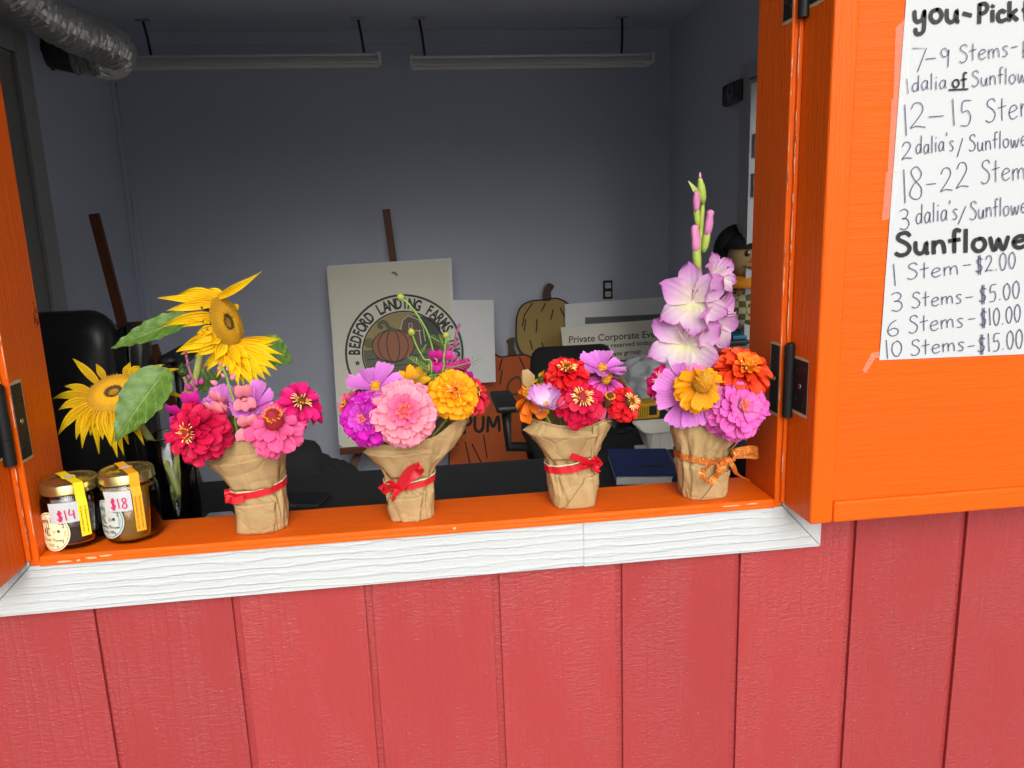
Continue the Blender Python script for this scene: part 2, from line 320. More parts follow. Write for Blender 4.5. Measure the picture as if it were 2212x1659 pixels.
# handwriting: single-stroke letters on a unit cell (baseline 0, x-height .55, cap height 1)
GL = {
 'S': (.55, [[(.5, .85), (.38, .99), (.15, .93), (.12, .72), (.38, .52), (.5, .3), (.4, .06), (.18, .0), (.03, .1)]]),
 't': (.42, [[(.2, .95), (.19, .5), (.2, .02)], [(.0, .56), (.4, .62)]]),
 'e': (.5, [[(.04, .27), (.28, .32), (.44, .4), (.36, .54), (.18, .52), (.05, .32), (.1, .08), (.26, .0), (.46, .1)]]),
 'm': (.75, [[(.04, .52), (.06, .0)], [(.06, .3), (.16, .48), (.28, .5), (.34, .36), (.35, .02)], [(.35, .3), (.45, .48), (.58, .5), (.65, .34), (.68, .0)]]),
 's': (.42, [[(.36, .5), (.2, .56), (.08, .46), (.2, .3), (.32, .16), (.24, .0), (.04, .02)]]),
 'd': (.52, [[(.42, .46), (.22, .52), (.05, .3), (.1, .04), (.26, .0), (.4, .2), (.44, .5), (.46, 1.0)], [(.44, .5), (.44, .0)]]),
 'a': (.5, [[(.42, .48), (.22, .52), (.05, .28), (.12, .02), (.28, .04), (.42, .3), (.42, .5), (.42, .1), (.48, .0)]]),
 'l': (.2, [[(.1, 1.0), (.09, .0)]]),
 'i': (.2, [[(.1, .52), (.1, .0)], [(.1, .74), (.12, .79)]]),
 'o': (.5, [[(.3, .54), (.1, .46), (.05, .2), (.18, .0), (.36, .04), (.46, .28), (.38, .5), (.26, .54)]]),
 'f': (.36, [[(.36, .94), (.24, 1.0), (.17, .84), (.17, .0)], [(.0, .52), (.34, .56)]]),
 'u': (.5, [[(.05, .54), (.06, .16), (.18, .0), (.34, .1), (.42, .5), (.42, .06), (.48, .0)]]),
 'n': (.5, [[(.06, .54), (.07, .0)], [(.07, .3), (.18, .5), (.34, .5), (.41, .3), (.43, .0)]]),
 'w': (.68, [[(.03, .54), (.12, .04), (.22, .04), (.31, .46), (.42, .04), (.52, .06), (.64, .54)]]),
 'r': (.36, [[(.06, .54), (.08, .0)], [(.08, .3), (.18, .5), (.34, .5)]]),
 'y': (.5, [[(.05, .54), (.07, .2), (.18, .08), (.34, .2), (.42, .52)], [(.42, .54), (.4, -.2), (.3, -.42), (.12, -.42), (.08, -.22)]]),
 'P': (.5, [[(.1, .96), (.08, .0)], [(.08, .94), (.34, .98), (.46, .78), (.34, .52), (.1, .48)]]),
 'c': (.42, [[(.38, .46), (.22, .54), (.06, .34), (.1, .06), (.26, .0), (.42, .08)]]),
 'k': (.46, [[(.08, 1.0), (.07, .0)], [(.4, .56), (.09, .24), (.24, .2), (.44, .0)]]),
 'h': (.5, [[(.08, 1.0), (.07, .0)], [(.07, .3), (.2, .5), (.34, .5), (.41, .3), (.43, .0)]]),
 'b': (.5, [[(.08, 1.0), (.07, .0)], [(.07, .34), (.2, .53), (.4, .46), (.44, .2), (.3, .0), (.08, .06)]]),
 'v': (.46, [[(.03, .54), (.2, .0), (.42, .54)]]),
 'g': (.5, [[(.4, .48), (.2, .52), (.06, .28), (.16, .04), (.32, .1), (.41, .46), (.4, -.2), (.26, -.4), (.06, -.3)]]),
 'C': (.6, [[(.54, .84), (.36, 1.0), (.12, .8), (.06, .4), (.2, .06), (.42, .02), (.56, .16)]]),
 'H': (.6, [[(.08, 1.0), (.08, .0)], [(.5, 1.0), (.5, .0)], [(.08, .5), (.5, .52)]]),
 'L': (.5, [[(.1, 1.0), (.08, .04), (.48, .02)]]),
 'B': (.55, [[(.1, 1.0), (.08, .0)], [(.08, .98), (.36, .98), (.44, .76), (.3, .54), (.1, .52), (.4, .5), (.5, .24), (.36, .02), (.08, .0)]]),
 'U': (.6, [[(.06, .98), (.06, .3), (.18, .04), (.38, .02), (.5, .3), (.52, .98)]]),
 'M': (.78, [[(.05, .0), (.1, .98), (.36, .3), (.62, .98), (.7, .0)]]),
 'K': (.6, [[(.1, 1.0), (.08, .0)], [(.5, .98), (.1, .46), (.54, .0)]]),
 '0': (.5, [[(.3, 1.0), (.1, .82), (.05, .4), (.16, .04), (.32, .0), (.46, .4), (.42, .8), (.26, 1.0)]]),
 '1': (.22, [[(.06, 1.0), (.12, .0)]]),
 '2': (.52, [[(.06, .76), (.16, .98), (.36, .96), (.42, .7), (.26, .36), (.04, .02), (.22, .08), (.5, .02)]]),
 '3': (.5, [[(.06, .9), (.26, 1.0), (.42, .84), (.32, .58), (.16, .54), (.38, .5), (.46, .24), (.3, .0), (.06, .06)]]),
 '4': (.5, [[(.12, .96), (.06, .42), (.46, .46)], [(.4, .8), (.42, .0)]]),
 '5': (.52, [[(.48, .98), (.16, .96), (.12, .56), (.34, .6), (.46, .34), (.34, .04), (.06, .04)]]),
 '6': (.5, [[(.38, .98), (.16, .74), (.06, .3), (.2, .0), (.4, .06), (.46, .32), (.3, .48), (.1, .34)]]),
 '7': (.5, [[(.03, .98), (.5, .94), (.2, .0)]]),
 '8': (.5, [[(.4, .84), (.26, 1.0), (.1, .86), (.2, .6), (.4, .34), (.38, .06), (.2, .0), (.06, .16), (.18, .46), (.38, .66), (.4, .84)]]),
 '9': (.46, [[(.4, .78), (.24, 1.0), (.07, .82), (.16, .56), (.36, .62), (.42, .9), (.38, .0)]]),
 '$': (.55, [[(.48, .8), (.3, .9), (.12, .76), (.26, .52), (.44, .36), (.36, .12), (.14, .1), (.04, .2)], [(.22, 1.08), (.22, -.08)], [(.33, 1.08), (.35, -.08)]]),
 '-': (.5, [[(.06, .4), (.44, .42)]]), '.': (.2, [[(.08, .0), (.12, .04)]]), "'": (.16, [[(.08, 1.0), (.06, .82)]]), '/': (.4, [[(.38, .98), (.04, -.08)]]), ' ': (.3, []),
}
STRAIGHT = set("17-./'")
def hand(word, x0, x1, y0, y1, cap):
    """strokes of a word written from (x0,y0) to (x1,y1) on the measuring grid (y down), capital height cap"""
    tot = sum(GL[c][0] for c in word)+.1*(len(word)-1); out = []; u = 0
    for c in word:
        wd, st = GL[c]; jy = random.uniform(-.04, .04); sc = random.uniform(.95, 1.06)
        for pl in st:
            pts = [(u+px, (py*sc+jy)) for px, py in pl]
            if c not in STRAIGHT and len(pts) > 2: pts = [(q.x, q.y) for q in catmull([(a, b, 0) for a, b in pts], 5)]
            out.append([(x0+(x1-x0)*px/tot, y0+(y1-y0)*px/tot-py*cap) for px, py in pts])
        u += wd+.1
    return out

def thin_glass(name, tint=(.97, .98, .98), refl=1.0):
    """thin clear wall: mostly lets light straight through, mirrors more towards grazing angles"""
    m, n, b = new_mat(name); n.nodes.remove(b)
    fr = N(n, 'Fresnel', IOR=1.45); ml = N(n, 'Math', _operation='MULTIPLY'); ml.inputs[1].default_value = refl; L(n, fr.outputs[0], ml.inputs[0])
    tr = N(n, 'BsdfTransparent', Color=(*tint, 1)); gl_ = N(n, 'BsdfGlossy', Roughness=.03); mx = N(n, 'MixShader'); L(n, ml.outputs[0], mx.inputs[0]); L(n, tr.outputs[0], mx.inputs[1]); L(n, gl_.outputs[0], mx.inputs[2]); L(n, mx.outputs[0], n.nodes['Material Output'].inputs[0]); return m

# ================================================================ the shed and its room
FLZ, CEZ, YB, XL, XR = 0.0, 2.4246, 3.0, -1.388, 1.3625
ground = obj('ground', [(-60, -60, -.12), (60, -60, -.12), (60, 60, -.12), (-60, 60, -.12)], [(0, 1, 2, 3)], plain('gravel_ground', (.42, .41, .38), .9, var=.3, bump=.6, bscale=40, vscale=30), kind='structure')
box('floor', (XL, XR), (.1, YB), (-.05, FLZ), M_floor, bev=0, kind='structure')
box('ceiling', (XL, XR), (.1, YB), (CEZ, CEZ+.08), M_ceil, bev=0, kind='structure')
bw = box('back_wall', (XL-.1, XR+.1), (YB, YB+.1), (-.05, CEZ+.08), M_wall, bev=0, kind='structure')
lw = box('left_wall', (XL-.1, XL), (.1, YB), (-.05, CEZ+.08), M_wall, bev=0, kind='structure')
DY0, DY1, DZ = .35, 1.955, 2.0                       # the open doorway in the right wall, widened out of view to brighten the room
rw = obj('right_wall', *join(g_box(XR, XR+.1, .1, DY0, -.05, CEZ+.08), g_box(XR, XR+.1, DY1, YB, -.05, CEZ+.08), g_box(XR, XR+.1, DY0+.0005, DY1-.0005, DZ, CEZ+.08)), M_wall, kind='structure')
box('ceiling_moulding', (XL+.003, XR-.003), (YB-.012, YB-.001), (CEZ-.062, CEZ-.001), M_wall, bw, bev=.002)
for k, (za, zb) in enumerate(((.55, 1.02), (1.02, 1.5), (1.5, 2.2))):      # cracked caulk in the corner
    tube('caulk_line', catmull([(XL+.004+random.uniform(0, .006), YB-.006, za+(zb-za)*i/5) for i in range(6)], 3), .005, plain('old_caulk', (.13, .09, .05), .9), bw, n=5)
box('corner_strip', (XL+.001, XL+.035), (YB-.010, YB-.0015), (0, CEZ-.065), M_wall, bw, bev=.002)
box('corner_strip', (XL+.0015, XL+.010), (YB-.065, YB-.012), (0, CEZ-.002), M_wall, lw, bev=.002)

shed = thing('shed', 'red grooved siding farm stand shed with white trimmed service window and orange shutters', 'shed', (0, .1, -.12))
G0, GS = -.5133, .2032
OX0, OX1, OZ0, OZ1 = -.62, .60, 1.0, 2.13
TOPZ = 2.62
xe0, xe1 = G0-5*GS, G0+11*GS
for (a, b, z0, z1) in ((xe0, xe1, -.1, OZ0), (xe0, OX0, OZ0, OZ1), (OX1, xe1, OZ0, OZ1), (xe0, xe1, OZ1, TOPZ)):
    box('siding_backing', (a, b), (.0072, .03), (z0, z1), M_red, shed, bev=0)
for (a, b, z0, z1) in ((xe0+.002, xe1-.002, -.1, 1.0265), (xe0+.002, -.5865, 1.0265, OZ1+.04), (.5665, xe1-.002, 1.0265, OZ1+.04), (xe0+.002, xe1-.002, OZ1+.04, TOPZ)):
    box('wall_core', (a, b), (.0305, .1), (z0, z1), M_wall, shed, bev=0)
for i in range(-5, 11):
    a, b = G0+i*GS+.0058, G0+(i+1)*GS-.0058
    segs = []
    if b < OX0 or a > OX1: segs = [(a, b, -.1, TOPZ)]
    else:
        segs = [(a, b, -.1, OZ0), (a, b, OZ1, TOPZ)]
        if a < OX0: segs.append((a, OX0, OZ0+.001, OZ1-.001))
        if b > OX1: segs.append((OX1, b, OZ0+.001, OZ1-.001))
    for s in segs: box('siding_board', s[:2], (0, .0070), s[2:], M_red, shed, bev=.0014)
# white trim with mitred corners
TZ0, TZ1, TX0, TX1, IX0, IX1, TT0, TT1 = .951, 1.0265, -.662, .636, -.5865, .5675, 2.10, 2.175
def trim(pts, mat, n=Vector((0, -1, 0))):
    V, F = g_slab([Vector((p[0], -.022, p[1])) for p in pts], .0215, n)
    bm = bmesh.new(); vs = [bm.verts.new(v) for v in V]; [bm.faces.new([vs[i] for i in f]) for f in F]
    bmesh.ops.bevel(bm, geom=bm.edges[:], offset=.0009, segments=2, affect='EDGES'); bm.verts.index_update()
    V = [v.co.copy() for v in bm.verts]; F = [tuple(v.index for v in f.verts) for f in bm.faces]; bm.free()
    obj('trim_board', V, F, mat, shed)
g = .0005
trim([(TX0, TZ0), (.2366, TZ0+.001), (.2366, TZ1), (IX0, TZ1)], M_white)
trim([(.2369, TZ0), (TX1, TZ0), (IX1, TZ1), (.2369, TZ1)], M_white)
trim([(TX0, TZ0+.001), (IX0-g, TZ1+.001), (IX0-g, TT0), (TX0, TT1)], M_white_v)
trim([(IX1+g, TZ1+.001), (TX1, TZ0+.001), (TX1, TT1), (IX1+g, TT0)], M_white_v)
trim([(TX0, TT1+g), (IX0, TT0+g), (IX1, TT0+g), (TX1, TT1+g)], M_white)
# orange sill and jambs
JX0, JX1, JY1 = -.572, .553, .092
sill = box('window_sill', (JX0+.0005, JX1-.0005), (-.0245, JY1), (1.027, 1.041), M_or_x, shed, bev=.0035, seg=3)
box('sill_stop', (JX0+.0005, JX1-.0005), (-.0265, -.0215), (1.0268, 1.0335), M_or_x, shed, bev=.0015)
for (a, b) in ((-.5855, JX0), (JX1, .566)):
    box('window_jamb', (a, b), (-.0225, JY1+.002), (1.0268, 2.0995), M_or_z, shed, bev=.0025, seg=3)
    xa, xb = (a-.0021, a+.005) if a < 0 else (b-.005, b+.0016)
    box('jamb_bead', (xa, xb), (-.0285, -.0228), (1.036, 2.09), M_or_z, shed, bev=.002)
box('window_head', (JX0+.0005, JX1-.0005), (-.0225, JY1), (2.086, 2.0995), M_or_x, shed, bev=.0025)
def blob(cx, cz, rx, rz, y, n=11, seed=0, nrm='y'):
    rnd = random.Random(seed); pts = []
    for k in range(n):
        a = 2*math.pi*k/n; q = rnd.uniform(.6, 1.15); pts.append((cx+rx*q*math.cos(a), cz+rz*q*math.sin(a)))
    return pts
def chip(px, py, w, h, sd, mat=M_rawwood):
    p = atY(px, py, -.0268); s = scale_at(p)
    pts = blob(p.x, p.z, w*s/2, h*s/2, 0, seed=sd)
    obj('bare_wood_chip', [(a, -.0270, b) for a, b in pts], [tuple(range(len(pts)))], mat, sill)
for k, (x, y, w_, h_) in enumerate(((138, 1213, 40, 5), (170, 1210, 9, 6), (197, 1205, 26, 5), (228, 1200, 30, 5), (1580, 1093, 60, 4), (1625, 1088, 30, 4), (982, 1141, 9, 7))):
    chip(x, y, w_, h_, k+3)
# worn paint along the jamb and sill edges
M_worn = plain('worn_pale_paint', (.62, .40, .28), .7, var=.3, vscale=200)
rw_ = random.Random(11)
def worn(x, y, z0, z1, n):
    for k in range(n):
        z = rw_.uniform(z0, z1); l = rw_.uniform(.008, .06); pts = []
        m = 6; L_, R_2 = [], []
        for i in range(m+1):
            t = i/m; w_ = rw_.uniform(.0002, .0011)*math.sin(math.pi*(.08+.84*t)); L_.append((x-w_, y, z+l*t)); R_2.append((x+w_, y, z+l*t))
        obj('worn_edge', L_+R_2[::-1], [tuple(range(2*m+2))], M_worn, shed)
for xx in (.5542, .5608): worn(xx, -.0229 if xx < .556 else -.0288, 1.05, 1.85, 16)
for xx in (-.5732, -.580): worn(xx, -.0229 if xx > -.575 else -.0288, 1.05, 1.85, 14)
# shutters, thick boxes of planks folded back flat on the wall
def shutter(sx, x0, label):
    r = obj('shutter', *g_box(*sorted((x0+sx*.036, x0+sx*.531)), -.1068, -.092, 1.0645, 2.066, 0), M_or_face, shed); r['label'] = label
    X = lambda a, b: tuple(sorted((x0+sx*a, x0+sx*b)))
    box('stile', X(0, .0365), (-.111, -.0235), (1.0295, 2.1), M_or_z, r, bev=.006, seg=4)
    box('stile', X(.531, .567), (-.111, -.0235), (1.0295, 2.1), M_or_z, r, bev=.006, seg=4)
    box('rail', X(.037, .5305), (-.111, -.0235), (1.0295, 1.064), M_or_x, r, bev=.006, seg=4)
    box('rail', X(.037, .5305), (-.111, -.0235), (2.0655, 2.1), M_or_x, r, bev=.006, seg=4)
    return r
shutter(1, .568, 'orange panel shutter carrying the handwritten price sheet')
shutter(-1, -.588, 'orange panel shutter beside the honey jars')
def hinge(side, zc, h=.1):
    """black butt hinge let into jamb and shutter edge; side +1 right, -1 left"""
    sx = side; xj = JX1 if sx > 0 else JX0; xs = .568 if sx > 0 else -.588; xb = .5635 if sx > 0 else -.5825
    yb = -.034
    r = tube('hinge', [(xb, yb, zc-h/2), (xb, yb, zc+h/2)], .0078, M_blackmetal, shed, n=20)
    for k in range(3):
        z0 = zc-h/2+k*h/3; q = h/3; d_ = .0001
        lathe('knuckle', [(.0070, .0003), (.0082, .0004), (.0084, .0005), (.0084, .0006), (.0084, .0007), (.0084, q-.0007), (.0084, q-.0006), (.0084, q-.0005), (.0082, q-.0004), (.0070, q-.0003)], (xb, yb, z0), M_blackmetal, r, n=24)
    lathe('pin_head', [(.0, .004), (.004, .0035), (.0065, .0015), (.007, 0)], (xb, yb, zc+h/2), M_blackmetal, r, n=16)
    def leaf(x, y0, y1, za, zb, out):
        t = .0016*out
        V, F = g_box(*sorted((x, x+t)), y0, y1, za, zb, .0005); obj('leaf', V, F, M_blackmetal, r)
        rnd = random.Random(int(zc*100)); m = []
        for (yy, zz) in ((y0-.001, za-.004), ((y0+y1)/2, za-.0055), (y1+.003, za-.0045), (y1+.0045, (za+zb)/2), (y1+.0028, zb+.004), ((y0+y1)/2, zb+.0055), (y0-.001, zb+.004)):
            m.append((x+t*.35, yy+rnd.uniform(-.001, .001), zz+rnd.uniform(-.001, .001)))
        if out*sx > 0: m.reverse()
        obj('mortise_edge', m, [tuple(range(len(m)))], M_rawwood, r)
        for (fy, fz) in ((.25, .15), (.78, .22), (.5, .5), (.25, .85), (.78, .78)):
            yy, zz = y0+(y1-y0)*fy, za+(zb-za)*fz; xx = x+t
            v, f = g_lathe([(.0042, 0), (.0042, .0004), (.0032, .0009), (.0008, .0005), (0, .0005)], (0, 0, 0), 14)
            Mx = Matrix.Translation((xx, yy, zz)) @ Vector((out, 0, 0)).to_track_quat('Z', 'Y').to_matrix().to_4x4()
            obj('screw', *xf((v, f), Mx), M_steel if (fy == .5) else M_blackmetal, r, smooth=True)
    leaf(xs, -.085, -.0405, zc-h*.37, zc+h*.33, -sx)
    leaf(xj, -.0222, .006, zc-h*.47, zc+h*.47, -sx)
zc = (atY(1690, 745, -.03).z+atY(1684, 900, -.03).z)/2; hh = atY(1690, 745, -.03).z-atY(1684, 900, -.03).z
hinge(1, zc, hh); hinge(1, atY(1712, 40, -.03).z+hh/2, hh)
zl = (atY(12, 832, -.03).z+atY(40, 1003, -.03).z)/2; hinge(-1, zl, hh); hinge(-1, zl+.55, hh)
# roof with a small overhang
for sy, (ya, yb) in enumerate(((-.16, 1.6), (1.6, 3.3))):
    za, zb = (TOPZ+.02, TOPZ+.75) if sy == 0 else (TOPZ+.75, TOPZ+.02)
    slab('roof', [(xe0-.15, ya, za+.06), (xe1+.15, ya, za+.06), (xe1+.15, yb, zb+.06), (xe0-.15, yb, zb+.06)], .06, plain('grey_roof_shingle', (.12, .12, .125), .9, var=.3, vscale=25), shed)
# dark smudge on the left jamb
p = atX(77, 690, JX0+.0003); s = scale_at(p)
for k in range(26):
    a = random.uniform(-1, 1); b = random.gauss(0, 1)
    q = p+Vector((0, a*.006+.002, b*.009)); rr = random.uniform(.0006, .0019)
    obj('smudge', [(q.x, q.y+rr*math.cos(t), q.z+rr*1.5*math.sin(t)) for t in (5.2, 4.2, 3.1, 2.1, 1, 0)], [tuple(range(6))], plain('soot', (.03, .015, .008), .9), shed)

# ---------------------------------------------------------------- doors in the side walls
dl = thing('side_door', 'grey green flush door with painted casing beside the silver duct', 'door', (XL, 1.6, 0))
M_case = plain('casing_paint', (.36, .36, .36), .5, var=.04); M_doorL = plain('grey_green_door', (.24, .245, .225), .55, var=.05)
box('panel', (XL+.001, XL+.012), (1.05, 1.985), (.005, 2.13), M_doorL, dl, bev=.002)
box('casing', (XL+.001, XL+.022), (1.99, 2.085), (0, 2.225), M_case, dl, bev=.004); box('casing', (XL+.001, XL+.022), (.95, 1.045), (0, 2.225), M_case, dl, bev=.004)
box('casing', (XL+.001, XL+.022), (1.046, 1.989), (2.135, 2.225), M_case, dl, bev=.004); box('stop_bead', (XL+.0125, XL+.03), (1.96, 1.988), (.005, 2.128), M_case, dl, bev=.003)
dr = thing('white_door', 'white framed doorway standing open behind the orange jamb', 'door', (XR, 1.6, 0))
M_wdoor = plain('white_door_paint', (.42, .44, .46), .45, var=.03)
zt = DZ+.07
box('casing', (XR-.022, XR-.001), (DY1+.006, DY1+.085), (0, zt), M_wdoor, dr, bev=.005); box('casing', (XR-.022, XR-.001), (DY0-.085, DY0-.006), (0, zt), M_wdoor, dr, bev=.005)
box('casing', (XR-.022, XR-.001), (DY0-.005, DY1+.005), (DZ+.006, zt), M_wdoor, dr, bev=.005)
box('jamb', (XR-.02, XR+.105), (DY1-.018, DY1-.0005), (0, DZ-.0005), M_wdoor, dr, bev=.002); box('jamb', (XR-.02, XR+.105), (DY0+.0005, DY0+.018), (0, DZ-.0005), M_wdoor, dr, bev=.002); box('jamb', (XR-.02, XR+.105), (DY0+.019, DY1-.019), (DZ-.018, DZ-.0005), M_wdoor, dr, bev=.002)
obj('door_leaf', *xf(g_box(0, .9, -.02, .02, .01, DZ-.03, .003), Matrix.Translation((XR+.13, DY1+.01, 0)) @ Matrix.Rotation(R(12), 4, 'Z')), M_wdoor, dr)
for yy in (315, 400):
    zz = atX(1628, yy, XR).z; tube('hinge', [(XR+.0, DY1-.024, zz-.045), (XR+.0, DY1-.024, zz+.045)], .008, M_steel, dr, n=12); box('hinge_leaf', (XR+.006, XR+.026), (DY1-.0205, DY1-.0182), (zz-.035, zz+.035), M_wdoor, dr, bev=.0005)
# clock on the right wall
pa, pb = atX(1563, 205, XR-.03), atX(1601, 205, XR-.03); zz0, zz1 = atX(1570, 229, XR-.03).z, atX(1580, 178, XR-.03).z
ck = thing('wall_clock', 'black rounded square clock on the grey side wall', 'clock', (XR, pa.y, zz0))
ym, zm, hs_ = (pa.y+pb.y)/2, (zz0+zz1)/2, abs(pa.y-pb.y)/2
box('case', (XR-.04, XR-.001), (ym-hs_, ym+hs_), (zz0, zz1), plain('clock_case', (.02, .02, .02), .4), ck, bev=.016, seg=4)
v, f = g_lathe([(0, 0), (min(hs_, (zz1-zz0)/2)*.8, 0)], (0, 0, 0), 32); obj('dial', *xf((v, f), Matrix.Translation((XR-.0405, ym, zm)) @ Vector((-1, 0, 0)).to_track_quat('Z', 'Y').to_matrix().to_4x4()), plain('clock_dial', (.16, .16, .17), .4), ck)
for a, l in ((60, .05), (200, .035)):
    box('hand', (XR-.043, XR-.0415), (ym-.003, ym+.003), (zm, zm+l), plain('clock_hand', (.3, .3, .3), .5), ck, bev=0)
# outlet
pa, pb = atY(1302, 606, YB), atY(1323, 645, YB)
ot = thing('wall_outlet', 'white duplex outlet in an uncovered black box on the back wall', 'outlet', (pa.x, YB, pb.z))
box('box', (pa.x, pb.x), (YB-.008, YB-.001), (pb.z, pa.z), M_black, ot, bev=.003)
xm = (pa.x+pb.x)/2; M_recp = plain('outlet_white', (.62, .62, .6), .4)
for zz in (pb.z+.024, pa.z-.03):
    rc = box('receptacle', (xm-.016, xm+.016), (YB-.014, YB-.0085), (zz-.012, zz+.017), M_recp, ot, bev=.004)
    for dx in (-.006, .006): box('slot', (xm+dx-.0012, xm+dx+.0012), (YB-.0146, YB-.0142), (zz, zz+.01), M_black, rc, bev=0)
# shop lights hung from the ceiling
M_alu = plain('light_housing', (.80, .80, .78), .4, metal=.2, var=.03); M_refl = plain('light_reflector', (.85, .85, .82), .45, var=.03)
def shop_light(xa, xb, hk, label):
    Y = 2.76; z = atY((xa+xb)/2, 132, Y).z; x0, x1 = atY(xa, 135, Y).x, atY(xb, 125, Y).x
    t = thing('shop_light', label, 'light', ((x0+x1)/2, Y, z), 'unlit shop lights hung from the ceiling')
    box('housing', (x0, x1), (Y-.028, Y+.028), (z+.013, z+.025), M_alu, t, bev=.004)
    for sg in (-1, 1):
        q = [(Y+sg*.012, z+.013), (Y+sg*.052, z-.016), (Y+sg*.055, z-.024), (Y+sg*.052, z-.025), (Y+sg*.048, z-.016), (Y+sg*.006, z+.0125)]
        V = [(x0+.012, a, b) for a, b in q]+[(x1-.012, a, b) for a, b in q]; n = len(q)
        obj('reflector', V, [(i, (i+1) % n, n+(i+1) % n, n+i) for i in range(n)]+[tuple(range(n)), tuple(range(2*n-1, n-1, -1))], M_refl, t)
        tube('lamp_tube', [(x0+.02, Y+sg*.022, z-.006), (x1-.02, Y+sg*.022, z-.006)], .008, plain('unlit_diffuser', (.55, .55, .52), .3), t, n=12)
    for xx in (x0, x1): box('end_cap', (xx-.003, xx+.012) if xx == x0 else (xx-.012, xx+.003), (Y-.05, Y+.05), (z-.022, z+.027), M_alu, t, bev=.004)
    for hx in hk:
        h = atZ(hx, 40, CEZ); top = Vector((h.x, Y, CEZ-.0005)); bot = Vector((h.x+(.018 if hx < 1000 else -.004), Y, z+.026))
        box('ceiling_hook', (h.x-.03, h.x+.03), (Y-.012, Y+.012), (CEZ-.007, CEZ-.0006), M_steel, t, bev=.002)
        tube('hanger', catmull([top, top.lerp(bot, .5)+Vector((.002, 0, 0)), bot], 4), .006, M_black, t, n=6)
shop_light(262, 822, (305, 773), 'unlit shop light hung beside the silver duct')
shop_light(886, 1407, (905, 1340), 'unlit shop light hung above the outlet and event sign')
# flexible duct
dk = thing('flexible_duct', 'crinkled silver flexible duct bent round to a wall stub under the ceiling', 'duct', atX(105, 115, XL))
path = catmull([atY(166, 126, 2.28), atY(205, 131, 2.29), atY(238, 128, 2.27), atY(247, 108, 2.2), atY(214, 88, 2.1), atY(165, 70, 2.0), atY(112, 40, 1.86), atY(55, 2, 1.72), atY(5, -40, 1.6), atY(-20, -110, 1.56)], 26)
V, F = [], []; n = 28; m = len(path); sp = None; rnd = random.Random(3)
for i, p in enumerate(path):
    d = (path[min(i+1, m-1)]-path[max(i-1, 0)]).normalized()
    s = frame_of(d)[1] if sp is None else (sp-d*sp.dot(d)).normalized(); sp = s; u = d.cross(s)
    r0 = .070*(.62 if i < 20 else 1)+(.0 if i < 20 else 0); k1 = min(1, i/45); r0 = .05+.022*k1
    for k in range(n):
        a = 2*math.pi*k/n; ph = i*.95+a*1.0
        r = r0+.0055*math.sin(ph)+.006*noise.noise(Vector((p.x*30+math.cos(a)*3, p.y*30+math.sin(a)*3, p.z*30)))
        V.append(p+s*(r*math.cos(a))+u*(r*math.sin(a)))
for i in range(m-1):
    for k in range(n): F.append((i*n+k, i*n+(k+1) % n, (i+1)*n+(k+1) % n, (i+1)*n+k))
obj('foil_hose', V, F, plain('crinkled_foil', (.72, .71, .69), .3, metal=.75, var=.15, bump=.9, bscale=70), dk)
c0 = atX(104, 113, XL); c0.x = XL+.002; c1 = atY(168, 126, 2.28)
tube('stub_pipe', [c0, c1], .058, plain('dark_duct_pipe', (.05, .048, .047), .6), dk, n=24)
tube('wall_ring', [c0, c0+(c1-c0).normalized()*.012], .066, M_black, dk, n=24)
wr = catmull([c1-Vector((.01, 0, 0)), c1+Vector((.05, 0, -.004)), atY(212, 133, 2.29)], 8)
tube('plastic_sleeve', wr, [.058+.006*math.sin(i*1.7) for i in range(len(wr))], plain('grey_plastic_wrap', (.30, .30, .29), .35, bump=.8, bscale=40), dk, n=20)

# ---------------------------------------------------------------- furniture and things in the room
CT = .9
ct = thing('counter', 'long black laminate counter running behind the window sill', 'counter', (0, .4, 0))
box('counter_top', (-1.2, .74), (.103, .722), (CT-.03, CT), M_counter, ct, bev=.002)
for x in (-1.17, .0, .69): box('support_panel', (x, x+.02), (.12, .70), (.001, CT-.0305), M_counter, ct, bev=.001)
box('back_panel', (-1.149, .689), (.13, .148), (.12, CT-.0305), M_counter, ct, bev=0)
# phone
ph = thing('phone', 'black smartphone in a clear case lying on the black counter', 'phone', (-.30, .53, CT))
Mx = Matrix.Translation((-.305, .528, CT+.0006)) @ Matrix.Rotation(R(-17), 4, 'Z')
obj('case', *xf(g_box(-.078, .078, -.039, .039, 0, .0105, .004, 3), Mx), plain('dark_clear_case', (.03, .032, .03), .12), ph)
obj('screen', *xf(g_box(-.074, .074, -.0355, .0355, .0106, .0116, .0004), Mx), plain('phone_glass', (.006, .006, .007), .06, spec=.6), ph)
obj('frame', *xf(g_box(-.0755, .0755, -.037, .037, .002, .0098, .002), Mx), M_black, ph)
for dx in (-.03, -.01, .015): obj('side_button', *xf(g_box(dx, dx+.012, -.0402, -.0391, .004, .007, .0003), Mx), M_steel, ph)
# ledger book
bk = thing('ledger_book', 'closed blue clothbound book with white pages on the counter', 'book', (.5, .6, CT))
T = [atZ(x, y, CT+.027) for x, y in ((1330, 1027), (1466, 1026), (1437, 968.5), (1311, 970))]
M_blue = plain('blue_bookcloth', srgb(24, 44, 98), .6, var=.1, bump=.2, bscale=900)
up = Vector((0, 0, 1)); cen = sum(T, Vector())/4
slab('front_cover', T, .003, M_blue, bk, up); slab('back_cover', [q-Vector((0, 0, .0235)) for q in T], .003, M_blue, bk, up)
slab('page_block', [q.lerp(cen, .035)-Vector((0, 0, .0034)) for q in T], .0196, plain('book_pages', (.62, .60, .56), .8, var=.1, vscale=20, bump=.4, bscale=500), bk, up)
e0, e1 = T[2], T[1]; tube('spine', [e0-Vector((.002, 0, .0135)), e1-Vector((.002, 0, .0135))], .0128, M_blue, bk, n=14)
